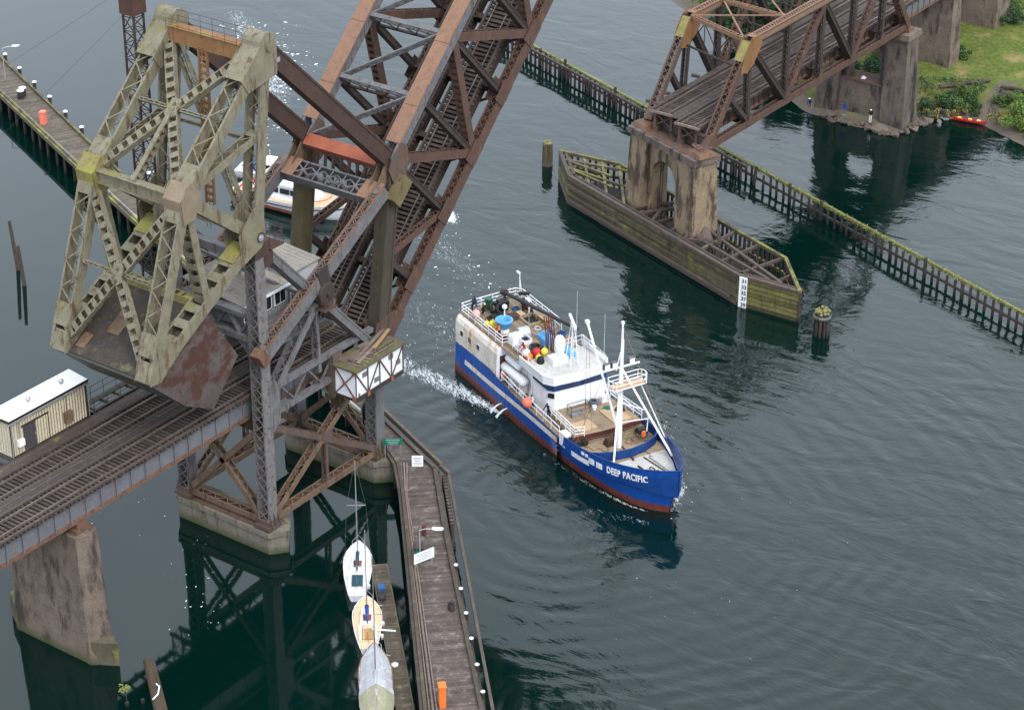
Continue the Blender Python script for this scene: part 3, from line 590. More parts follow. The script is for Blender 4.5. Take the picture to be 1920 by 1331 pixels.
cpart('cross_girder', lambda b: (b.beam(n3(nA, YN + .8), n3(nA, YF - .8), .5, .9, X), b.beam(n3(nA, YN + .8) + P(-.1, 0, .48), n3(nA, YF - .8) + P(-.1, 0, .48), .8, .06, X), b.beam(n3(nA, YN + .8) + P(-.1, 0, -.48), n3(nA, YF - .8) + P(-.1, 0, -.48), .8, .06, X)))
mAA = n3(lerp2(nT, nA, .5), 0)
cpart('sub_brace', lambda b: laced(b, mAA, n3(nA, 0) + P(0, 0, .3), X, .7, .35, .7, 'batten', ends=.3))
cpart('top_strut', lambda b: (b.beam((nT[0] - .9, YN + .9, nT[1] - .45), (nT[0] - .9, YF - .9, nT[1] - .45), .9, 1.25, X), b.beam((nT[0] - .9, YN + .9, nT[1] + .2), (nT[0] - .9, YF - .9, nT[1] + .2), 1.05, .06, X)), 'orange_yellow_rust')
cpart('top_handrail', lambda b: (rail_run(b, [(nT[0] - 1.5, YN + .9, nT[1] - .1), (nT[0] - 1.5, YF - .9, nT[1] - .1)], 1.0, 2, 1.2, .02), rail_run(b, [(nT[0] - .2, YN + .9, nT[1] + .2), (nT[0] - .2, YF - .9, nT[1] + .2)], 1.0, 2, 1.2, .02)), 'rust_dark')
def ladd(b):
    x, y0 = nT[0] - 1.2, .2
    for s in (-.42, .42): b.beam((x, y0 + s, nT[1] - .8), (x - .2, y0 + s, 31.0), .16, .2)
    for i in range(22): b.beam((x - .01 * i, y0 - .42, nT[1] - 1.2 - .6 * i), (x - .01 * i, y0 + .42, nT[1] - 1.2 - .6 * i), .14, .28)
    for s in (-.15, .25): b.tube((x - .3, y0 + s, nT[1] - .8), (x - .5, y0 + s, 29), .035, .035, 6)
cpart('access_ladder', ladd, 'orange_yellow_rust')
cpart('back_strut', lambda b: laced(b, n3(lerp2(nT, nC, .97), YN + .7), n3(lerp2(nT, nC, .97), YF - .7), X, .8, .8, .9, 'z'))
cpart('back_strut', lambda b: laced(b, n3(lerp2(nC, nB, .5), YN + .7), n3(lerp2(nC, nB, .5), YF - .7), X, .8, .6, .9, 'batten'), 'mossy_plate')
poly = [(-9.9, 22.0), (-3.45, 25.85), (.1, 20.35), (-3.1, 16.8), (-6.25, 18.55)]
cpart('concrete_block', lambda b: b.prism([P(u, -5.02, v) for u, v in poly], (0, 10.04, 0)), 'green_slab')
cpart('block_top', lambda b: b.prism([P(-9.75, -5.0, 22.14), P(-3.5, -5.0, 25.87), P(-3.55, -5.0, 25.95), P(-9.8, -5.0, 22.22)], (0, 10.0, 0)), 'slab_concrete')
for s in (-1, 1):
    cpart('side_plate', lambda b: b.prism([P(u, s * 5.08 - .03, v) for u, v in poly], (0, .06, 0)), 'rusty_plate')
cpart('side_angle', lambda b: b.beam((-9.9, -5.15, 22.1), (-7.4, -5.15, 23.6), .1, .4, Y), 'dark_steel')
for u, yy, d1, d2 in ((-6.6, 1.0, 2.2, 1.3), (-5.4, -1.5, 2.0, 1.2), (-8.7, 3.0, 1.4, .9)): cpart('hatch_board', lambda b: b.box((u, yy, 22.22 + (u + 9.75) * .597 + .1), (d1, d2, .08), frame(P(1, 0, .597), P(-.5, 0, .86))), 'tan_rust')

# ------------------------------------------------------------------ links
HIP = (20.3, 30.3)
for y in (YN, YF):
    b = MB(); solidm(b, (nT[0] + .1, y, nT[1] - .1), (HIP[0] - .2, y, HIP[1] + .3), Y, .95, 1.45, .2)
    lk = solo('link_bar', b, 'brown_steel', 'thick rust brown link bar on the ' + ('operator cabin side, in front of its twin' if y < 0 else 'lattice mast side, partly hidden behind its twin'), 'link bar', 'link bars of the bascule')
    if y < 0: b = MB(); b.box((nT[0] + 1.5, y - .52, nT[1] - 1.55), (.5, .05, .4)); build('pin_plate', b, 'galvanised', lk)

# ------------------------------------------------------------------ raised leaf
HE = V((18.35, 0, 12.8)); AN = R(44.4); U = V((math.cos(AN), 0, math.sin(AN))); VV = V((-math.sin(AN), 0, math.cos(AN)))
lf = thing('bascule_leaf', 'raised railway truss leaf standing steeply over the channel with its tracks showing', 'drawbridge leaf', HE)
def lp(u, v, y): return HE + U * u + VV * v + Y * y
def lpart(name, fn, m): 
    b = MB(); fn(b); return build(name, b, m, lf)
tu = [13.9, 19.8, 26.0, 32.2, 38.4, 44.6, 50.8]; TV = 10.9
bu = [0, 7.0, 13.9, 19.8, 26.0, 32.2, 38.4, 44.6, 50.8, 57.5]
for y in (YN, YF):
    o = -1 if y < 0 else 1
    lpart('top_chord', lambda b: [solidm(b, lp(tu[0] - .2, TV, y + s * .6), lp(tu[-1], TV, y + s * .6), Y, .14, .95, .2) for s in (-1, 1)], 'grey_paint')
    lpart('cover_plate', lambda b: b.beam(lp(tu[0] + 1.3, TV + .52, y), lp(tu[-1], TV + .52, y), 1.55, .06, Y), 'orange_rust')
    [lpart('splice_plate', lambda b: b.beam(lp(u - 1.0, TV + .58, y), lp(u + 1.0, TV + .58, y), 1.5, .05, Y), 'orange_rust') for u in tu[1:]]
    lpart('bottom_chord', lambda b: laced(b, lp(.2, 0, y), lp(57.5, 0, y), Y, 1.0, .9, .75, 'x', bar=.08, ends=1.5, faces=(-1, 1), flange=.2), 'red_brown_steel')
    lpart('end_post', lambda b: (solidm(b, lp(.4, .3, y), lp(tu[0], TV - .2, y), Y, 1.15, 1.5, .25)), 'moss_post' if y > 0 else 'dark_moss_post')
    lpart('tip_post', lambda b: laced(b, lp(57.3, .3, y), lp(tu[-1], TV - .2, y), Y, 1.0, .9, .8, 'z'), 'red_brown_steel')
    for i, (a, c) in enumerate(((0, 3), (2, 3), (2, 5), (4, 5), (4, 7), (6, 7))):
        lpart('diagonal', lambda b: laced(b, lp(tu[a], TV - .3, y), lp(bu[c], .3, y), Y, .85, .75, .7, 'z', bar=.08, faces=(1,)) or laced(b, lp(tu[a], TV - .3, y), lp(bu[c], .3, y), Y, .84, .7, .7, 'batten', faces=(-1,)), 'red_brown_steel')
    for i in range(7):
        lpart('post', lambda b: solidm(b, lp(tu[i], TV - .3, y), lp(bu[i + 2], .3, y), Y, .6, .55, .12), 'dark_steel')
    lpart('post', lambda b: laced(b, lp(6.9, 5.2, y), lp(7.0, .3, y), Y, .7, .5, .6, 'z'), 'dark_steel')
    lpart('sub_diagonal', lambda b: laced(b, lp(6.9, 5.2, y), lp(13.9, .3, y), Y, .7, .5, .6, 'z'), 'red_brown_steel')
    [lpart('gusset_plate', lambda b: b.box(lp(u, .35, y + s * .56), (2.2, .04, 1.6), (U, Y, VV)), 'red_brown_steel') for u in bu[1:-1] for s in (-1, 1)]
    lpart('hip_gusset', lambda b: [b.prism([lp(tu[0] + du, TV + dv, y + s * .72) for du, dv in ((-2.0, -2.0), (-1.2, .2), (-.3, .6), (1.5, .5), (1.7, -.6), (.8, -1.7), (-.9, -2.6))], (0, .05 * s, 0)) for s in (-1, 1)], 'rust_grey')
    lpart('heel_gusset', lambda b: [b.prism([lp(du, dv, y + s * .62) for du, dv in ((-1.0, -.6), (-.4, 1.3), (1.6, 2.6), (3.6, 1.2), (4.2, -.6))], (0, .05, 0)) for s in (-1, 1)], 'red_brown_steel')
lpart('yellow_weight_box', lambda b: b.box(lp(12.0, 8.9, YN - 1.0), (2.5, .8, 1.4), (U, Y, VV)), 'mossy_box')
# portal at the hips
lpart('portal_girder', lambda b: (b.beam(lp(13.3, 11.0, YN + .6), lp(13.3, 11.0, YF - .6), 1.1, .9, U)), 'red_primer')
def plat(b):
    e1 = (lp(13, 10.3, 0) - lp(0, 0, 0)).normalized()
    L0 = lp(0, 0, 0); 
    top, bot = 16.6, 13.6
    def q(t, y): return L0 + e1 * t + Y * y
    nn = 9; w_ = 8.0 / nn
    b.beam(q(bot, -4), q(bot, 4), .4, .25, e1)
    for i in range(nn + 1):
        y = -4 + w_ * i; b.beam(q(bot, y), q(top, y), .2, .22, Y)
        if i < nn:
            for k in range(6):
                a0, a1 = math.pi * k / 6, math.pi * (k + 1) / 6
                b.beam(q(top - .5 + .45 * math.sin(a0) - .1, y + w_ / 2 - w_ / 2 * math.cos(a0)), q(top - .5 + .45 * math.sin(a1) - .1, y + w_ / 2 - w_ / 2 * math.cos(a1)), .16, .16)
                b.beam(q(bot + .5 - .4 * math.sin(a0), y + w_ / 2 - w_ / 2 * math.cos(a0)), q(bot + .5 - .4 * math.sin(a1), y + w_ / 2 - w_ / 2 * math.cos(a1)), .16, .16)
    for s in (-1, 1): b.prism([q(bot - .6, s * 4.0), q(top + .2, s * 4.0), q(top, s * 2.9), q(bot + 1.0, s * 3.5)], frame(e1, X)[1] * 0 + (X * .05))
lpart('portal_lattice', plat, 'rust_grey')
[lpart('sway_brace', lambda b: laced(b, lp(u, TV - .1, YN + .6), lp(u, TV - .1, YF - .6), VV, .9, .35, .8, 'z', bar=.06, ends=.4, flange=.1), 'grey_paint') for u in tu[1:]]
[lpart('sway_frame', lambda b: (b.beam(lp(u, TV - 1.9, YN + .4), lp(u, TV - 1.9, YF - .4), .2, .3, U), [b.beam(lp(u, TV - (.4 if i % 2 else 1.8), YN + .4 + i * 1.05), lp(u, TV - (1.8 if i % 2 else .4), YN + .4 + (i + 1) * 1.05), .08, .12, U) for i in range(8)]), 'dark_steel') for u in tu[1:]]
[lpart('top_lateral', lambda b: (b.beam(lp(tu[i], TV + .2, s * (YN + .6)), lp(tu[i + 1], TV + .2, -s * (YN + .6)), .22, .16, VV) if s < 0 else laced(b, lp(tu[i], TV - .05, -(YN + .6)), lp(tu[i + 1], TV - .05, (YN + .6)), VV, .5, .2, .5, 'z', bar=.05, ends=.3, flange=.08)), 'grey_paint') for i in range(6) for s in (-1, 1)]
[lpart('floor_beam', lambda b: ibeam(b, lp(u, .9, YN + .3), lp(u, .9, YF - .3), 1.25, .5, U), 'dark_steel') for u in bu]
[lpart('stringer', lambda b: ibeam(b, lp(1.0, 1.05, y), lp(57.4, 1.05, y), .9, .35, Y), 'brown_steel') for y in (-3.05, -1.0, 1.0, 3.05)]
[lpart('bottom_lateral', lambda b: b.beam(lp(bu[i], -.1 - .13 * (s > 0), s * YN), lp(bu[i + 1], -.1 - .13 * (s > 0), -s * YN), .25, .12, VV), 'brown_steel') for i in range(9) for s in (-1, 1)]
for yc in (-TC, TC):
    tb = MB(); u = 1.4
    while u < 57.3: tb.box(lp(u, 1.65, yc + random.uniform(-.06, .06)), (.25, 3.05, .26), (U, Y, VV)); u += .43
    ud = MB(); ud.box(lp(29.3, .45, yc), (56.5, 2.5, .05), (U, Y, VV)); build('gap_shade_sheet', ud, 'dark_steel', lf)  # added dark sheet, paints shade behind the gaps between the ties
    build('track_ties', tb, 'tie_timber', lf)
    g = MB(); [g.beam(lp(1.4, 1.86, yc + s * 1.38), lp(57.3, 1.86, yc + s * 1.38), .2, .18, Y) for s in (-1, 1)]; build('guard_timber', g, 'brown_timber', lf)
    for s in (-1, 1):
        r = MB(); r.beam(lp(1.4, 1.93, yc + s * .75), lp(57.3, 1.93, yc + s * .75), .075, .06, Y); r.beam(lp(1.4, 1.84, yc + s * .75), lp(57.3, 1.84, yc + s * .75), .03, .12, Y); build('rail', r, 'rail_steel', lf)

# ------------------------------------------------------------------ operating struts and their cross frame
os_ = thing('operating_strut_frame', 'rusty laced rack struts tied by a grey fretted cross beam below the leaf', 'operating strut', (10, 0, 23))
sa, sb_ = (2.65, 19.15), (18.7, 28.1)
for y in (-5.35, 5.35):
    b = MB(); laced(b, n3(sa, y), n3(sb_, y), Y, .95, 1.1, .6, 'z', bar=.08, ends=.8, flange=.22); build('strut', b, 'grey_paint', os_)
    b = MB(); laced(b, n3(sa, y) + P(-.02, 0, .04), n3(sb_, y) + P(-.02, 0, .04), Y, .98, 1.12, .6, 'z', bar=.08, ends=.0, faces=(1,), plates=False, flange=.24)
    b.box(n3(sa, y) + P(-.2, 0, 0), (.9, 1.1, 1.3), frame(P(16, 0, 9), P(-.5, 0, 1))); build('rack', b, 'girder_rust', os_)
    b = MB(); b.lathe(P(10.3, y - .75, 22.0), [(.9, 0), (.95, .02), (.95, .38), (.9, .4)], 18, Y); b.tube((10.3, y - 1.0, 22.0), (10.3, y + 1.2, 22.0), .2, .2, 10)
    b.prism([P(9.3, y - .55, 24.2), P(10.6, y - .55, 24.6), P(11.2, y - .55, 22.0), P(10.2, y - .55, 21.4)], (0, .12, 0)); build('pinion', b, 'dark_steel', os_)
def fret(b):
    x, z, h = 18.4, 27.75, .95; d_ = P(16, 0, 9).normalized(); nrm = P(-d_.z, 0, d_.x)
    for k in (-1, 1): b.beam(P(x, -5.3, z) + d_ * k * .85, P(x, 5.3, z) + d_ * k * .85, .16, h, d_)
    for k in (-1, 1):
        o = nrm * k * .5; 
        for i in range(5):
            y0 = -3.6 + i * 1.44; c = P(x, y0 + .72, z) + o
            for a in range(3): 
                an = math.pi / 3 * a + .5; e = d_ * math.sin(an) * .8 + Y * math.cos(an) * .8; b.beam(c - e, c + e, .03, .13, nrm)
            b.tube(c - nrm * .02, c + nrm * .02, .2, .2, 8)
build('cross_beam', (lambda b: (fret(b), b)[1])(MB()), 'grey_paint', os_)
d_ = P(16, 0, 9).normalized(); nrm = P(-d_.z, 0, d_.x)
for y in (-4.5, 4.5): b = MB(); b.box(P(18.4, y, 27.75) + nrm * .53, (1.9, 1.9, .05), (d_, Y, nrm)); b.box(P(18.4, y, 27.75) - nrm * .5, (1.9, 1.9, .05), (d_, Y, nrm)); build('corner_plate', b, 'orange_rust', os_)
for y in (-4.6, 4.6):
    b = MB()
    for s in (-.35, .35): b.prism([P(18.2, y + s, 28.3), P(19.6, y + s, 28.1), P(20.6, y + s, 29.9), P(19.9, y + s, 30.4)], (0, .06, 0))
    build('clevis', b, 'tan_rust', os_)

# ------------------------------------------------------------------ lattice mast on the far side of the tower
mt = thing('lattice_mast', 'slender purple brown lattice mast rising behind the counterweight frame', 'mast', (3.4, 7.1, 14))
b = MB()
for sx in (-1, 1):
    for sy in (-1, 1): b.beam((3.4 + sx * .62, 7.1 + sy * .62, 13.8), (3.4 + sx * .55, 7.1 + sy * .55, 50), .14, .14)
[b.beam((3.4 + sx * .6, 5.2, 13.9), (3.4 + sx * .6, 7.9, 13.9), .25, .4, X) for sx in (-1, 1)]; build('mast_leg', b, 'brown_steel', mt)
b = MB()
for i in range(31):
    z0 = 13.9 + i * 1.17; z1 = z0 + 1.17
    for a, c in (((-1, -1), (1, -1)), ((1, -1), (1, 1)), ((1, 1), (-1, 1)), ((-1, 1), (-1, -1))):
        f = .6; a3 = P(3.4 + a[0] * f, 7.1 + a[1] * f, z0 if i % 2 else z1); c3 = P(3.4 + c[0] * f, 7.1 + c[1] * f, z1 if i % 2 else z0)
        b.beam(a3, c3, .07, .07); b.beam(P(a3.x, a3.y, z0), P(c3.x, c3.y, z0), .06, .06)
build('lacing', b, 'brown_steel', mt)
b = MB(); b.box((3.4, 7.1, 46.4), (1.5, 1.5, 1.4)); b.beam((3.4, 5.6, 47.2), (3.4, 8.8, 47.2), .12, .12); build('cable_head', b, 'rust_dark', mt)

# ------------------------------------------------------------------ cream equipment shed on the side walk
sh = thing('equipment_shed', 'cream corrugated equipment shed with a white flat roof beside the far track', 'shed', (-11.4, 5.8, 14.7))
b = MB(); b.box((-11.4, 5.9, 16.4), (8.2, 1.9, 3.3)); build('wall', b, 'cream_metal', sh)
b = MB(); b.box((-15.52, 5.9, 16.4), (.06, 1.88, 3.28)); build('end_wall', b, 'cream_metal_end', sh)
b = MB(); b.prism([P(-15.75, 4.8, 18.07), P(-15.75, 7.0, 18.35), P(-15.75, 7.0, 18.25), P(-15.75, 4.8, 17.97)], (8.7, 0, 0)); build('roof', b, 'roof_white', sh)
b = MB(); b.box((-11.4, 4.83, 18.0), (8.7, .06, .22)); b.box((-15.5, 4.93, 16.35), (.2, .06, 3.3)); b.box((-7.35, 4.93, 16.35), (.2, .06, 3.3)); b.box((-15.76, 5.9, 18.05), (.06, 2.1, .25)); b.box((-11.4, 4.93, 14.7), (8.3, .08, .18)); b.box((-7.27, 5.9, 16.4), (.06, 1.92, 3.3)); build('trim', b, 'dark_trim', sh)
b = MB(); b.box((-13.6, 4.92, 15.95), (1.25, .06, 2.2)); build('door', b, 'dark_door', sh)
b = MB(); b.box((-12.3, 4.9, 15.95), (1.25, .07, 2.15)); dr = build('door', b, 'cream_metal', sh)
b = MB(); b.box((-13.0, 4.88, 17.1), (2.9, .08, .12)); b.box((-11.62, 4.88, 16.0), (.08, .06, 2.2)); build('door_track', b, 'dark_trim', sh)
b = MB(); b.box((-9.6, 4.75, 15.8), (.75, .35, .95)); b.tube((-9.9, 4.75, 15.4), (-9.9, 4.75, 14.75), .03); build('junction_box', b, 'tan_rust', sh)
b = MB(); b.box((-14.75, 4.75, 15.85), (.6, .3, .55)); build('air_conditioner', b, 'clean_white', sh)
b = MB(); b.box((-11.4, 5.9, 14.62), (8.3, 2.2, .16)); [b.beam((-15 + k * 2.4, 4.6, 14.3), (-15 + k * 2.4, 7, 14.3), .2, .4, X) for k in range(4)]; build('base_frame', b, 'dark_trim', sh)

b = MB(); b.box((-11.4, 4.74, 17.86), (8.75, .12, .12)); [b.tube((x, 4.74, 17.85), (x, 4.82, 14.8), .05, .05, 6) for x in (-15.6, -7.25)]; build('gutter', b, 'galvanised', sh)
for x in (-9.0, -12.6): b = MB(); b.lathe((x, 5.9, 18.15), [(.16, 0), (.16, .3), (.26, .32), (.2, .45), (.02, .5)], 12); build('roof_vent', b, 'galvanised', sh)
b = MB(); b.tube((-9.6, 4.86, 16.25), (-9.6, 4.86, 17.9), .03, .03, 6); b.path([P(-14.75, 4.86, 16.1), P(-14.75, 4.86, 17.7), P(-9.6, 4.86, 17.7)], .025, 5); build('conduit', b, 'grey_paint', sh)
b = MB(); b.box((-13.05, 4.86, 15.9), (.06, .08, .25)); build('door_handle', b, 'galvanised', dr)
# sagging overhead cables from the mast head
for k, (ya, yb, lab) in enumerate(((6.2, 5.0, 'thin dark overhead cable from the lattice mast, lower of the pair'), (8.0, 9.0, 'thin dark overhead cable from the lattice mast, upper of the pair'))):
    b = MB(); pts = [P(3.4 - 4.2 * i, ya + (yb + 22 * k - ya) * i / 16, 47.1 + k * .3 - 7.5 * math.sin(math.pi * i / 16) * .7 - i * .75) for i in range(17)]; b.path(pts, .011, 5); solo('overhead_cable', b, 'dark_metal', lab, 'cable')
# ================================================================== channel: right hand piers, truss, timber works
def arch_pier(name, label, m, org, e, n, ln, th0, th1, z1, e0, e1, zs, wall=None, zb=-2.5, cut=True, cap_m='dark_concrete', p0_=3.2, p1_=9.4):
    """pier of two legs joined by an arch: org = near end of the channel face at the base, e along the pier, n through it"""
    org, e, n = V(org), V(e).normalized(), V(n).normalized()
    t = thing(name, label, 'pier', org + e * ln / 2 + n * th0 / 2)
    def pt(a, k, z):   # k 0..1 through the thickness, battered with height
        f = max(0, z) / z1; th = th0 + (th1 - th0) * f; return org + e * (a + (ln / 2 - a) * .09 * f) + n * ((th0 - th) / 2 + k * th) + Z * z
    b = MB()
    r = (e1 - e0) / 2; prof = [(0, zb), (0, z1), (ln, z1), (ln, zb), (e1, zb)]
    arc = [((e0 + e1) / 2 + r * math.cos(math.pi * k / 10), zs + r * math.sin(math.pi * k / 10)) for k in range(11)]
    # legs and spandrel as strips so that every face stays flat
    def strip(a0, a1, zl, zh):
        seg = 4
        for i in range(seg):
            za, zc = zl + (zh - zl) * i / seg, zl + (zh - zl) * (i + 1) / seg
            b.add([pt(a, k, z) for z in (za, zc) for a, k in ((a0, 0), (a1, 0), (a1, 1), (a0, 1))], [(0, 1, 5, 4), (1, 2, 6, 5), (2, 3, 7, 6), (3, 0, 4, 7)] + ([(3, 2, 1, 0)] if i == 0 else []) + ([(4, 5, 6, 7)] if i == seg - 1 else []))
    strip(0, p0_, zb, z1); build('shaft', b, m, t); b = MB(); strip(p1_, ln, zb, z1); build('shaft', b, m, t)
    b = MB(); K0, K1 = .2, .72
    for a0, a1 in ((p0_, e0), (e1, p1_)):
        b.loft([[pt(a0, K0, z), pt(a1, K0, z), pt(a1, K1, z), pt(a0, K1, z)] for z in (zb, 2, 4, 6, zs, 9.5, z1 - .004)])
    for i in range(10):
        (a0, z0), (a1, zz) = arc[i + 1], arc[i]; zt_ = z1 - .004
        q = [pt(a0, K0, z0), pt(a1, K0, zz), pt(a1, K0, zt_), pt(a0, K0, zt_)]; q2 = [pt(a0, K1, z0), pt(a1, K1, zz), pt(a1, K1, zt_), pt(a0, K1, zt_)]
        b.add(q + q2, [(0, 1, 2, 3), (4, 7, 6, 5), (0, 4, 5, 1), (3, 2, 6, 7)])
    build('arch_wall', b, m, t)
    b = MB(); o = .3
    b.loft([[pt(-o, -o / th1, z), pt(ln + o, -o / th1, z), pt(ln + o, 1 + o / th1, z), pt(-o, 1 + o / th1, z)] for z in (z1 + .004, z1 + .75)])
    build('coping', b, cap_m, t)
    if cut:
        b = MB()
        q = [pt(.15, -.04, zb), pt(.15, 1.04, zb), org - e * 2.0 + n * th0 / 2 + Z * zb]; q = [q[0], q[1], q[2]]; q2 = [v + Z * (2.2 - zb) for v in q]
        b.loft([q, q2]); b.add(q2 + [pt(-.1, .5, 4.4)], [(0, 1, 3), (1, 2, 3), (2, 0, 3)]); build('cutwater', b, 'rust_stone' if False else 'dark_concrete', t)
    if wall:
        b = MB(); b.loft([[pt(p0_ - .1, .08, z), pt(p1_ + .1, .08, z), pt(p1_ + .1, .92, z), pt(p0_ - .1, .92, z)] for z in (zb, wall)]); build('low_wall', b, 'dark_concrete', t)
        b = MB(); b.loft([[pt(p0_ + .01, .05, z), pt(p1_ - .01, .05, z), pt(p1_ - .01, .95, z), pt(p0_ + .01, .95, z)] for z in (wall + .004, wall + .2)]); build('wall_top', b, 'rust_stone', t)
    return t, pt
e_ = P(.364, .931, 0); n_ = P(.931, -.364, 0)
ap1, pt1 = arch_pier('arched_pier', 'ochre stained concrete pier with a tall round arch, standing inside the timber fender', 'ochre_concrete', (71.75, -5.0, 0), e_, n_, 12.6, 3.7, 3.05, 11.45, 4.3, 8.9, 7.4)
b = MB(); c = pt1(.9, .5, 12.25); b.loft([[c + e_ * sx * k * 1.3 + n_ * sy * k * 1.2 + Z * h for sx, sy in ((-1, -1), (1, -1), (1, 1), (-1, 1))] for k, h in ((1, 0), (.85, .4), (.5, .55), (.45, .9))])
build('bearing', b, 'girder_rust', ap1); b = MB(); c2 = pt1(11.6, .5, 12.25); b.loft([[c2 + e_ * sx * k * 1.2 + n_ * sy * k * 1.2 + Z * h for sx, sy in ((-1, -1), (1, -1), (1, 1), (-1, 1))] for k, h in ((1, 0), (.85, .4), (.5, .55))])
build('bearing', b, 'girder_rust', ap1)
b = MB(); b.loft([[pt1(a, k, z) for a, k in ((2.2, .02), (10.4, .02), (10.4, .98), (2.2, .98))] for z in (12.21, 12.25)]); build('pier_top', b, 'rust_stone', ap1)
b = MB(); c = pt1(.8, .5, 13.1); random.seed(3)
for i in range(14): a = random.uniform(0, 6.28); b.beam(c + P(random.uniform(-.5, .5), random.uniform(-.5, .5), 0), c + P(math.cos(a) * 1.1, math.sin(a) * 1.1, random.uniform(-.1, .35)), .05, .05)
solo('stick_nest', b, 'bleached_wood', 'pale bird nest of sticks on the near corner of the arched pier', 'nest')
b = MB(); b.tube(pt1(8.0, .5, 2), pt1(8.0, .5, 10.5), .05, .05, 6); b.tube(pt1(8.0, .4, 2), pt1(8.0, .4, 10.5), .05, .05, 6)
for k in range(22): b.tube(pt1(8.0, .5, 2 + k * .38), pt1(8.0, .4, 2 + k * .38), .025, .025, 5)
build('ladder', b, 'dark_steel', ap1)
ap2, pt2 = arch_pier('arched_pier', 'dark streaked arched concrete pier on the rocky bank with a low wall across its opening', 'dark_concrete', (119.9, -6.2, 0), Y, X, 12.4, 3.9, 3.0, 11.45, 3.9, 8.5, 7.0, wall=4.9, zb=-1.5, cut=False, cap_m='concrete')
for y in (-4.6, 4.6): b = MB(); b.box((121.8, y, 12.4), (1.4, 1.4, .5)); build('bearing', b, 'girder_rust', ap2)
def landpier(label, x, z0, th):
    t = thing('concrete_pier', label, 'pier', (x, 0, z0)); b = MB()
    b.loft([[P(x - h / 2, -yy, z), P(x + h / 2, -yy, z), P(x + h / 2, yy, z), P(x - h / 2, yy, z)] for h, yy, z in ((th, 4.4, z0 - 3), (th, 4.4, z0), (th * .8, 4.0, 12.1))])
    build('shaft', b, 'concrete', t); b = MB(); b.box((x, 0, 12.3), (th * .8 + .4, 8.5, .4)); build('coping', b, 'concrete', t); return t
landpier('plain brown concrete pier standing in the lawn just behind the streaked arched pier', 137.6, 4.2, 3.0)
landpier('far brown concrete pier standing at the top of the lawn', 152.2, 5.6, 4.4)

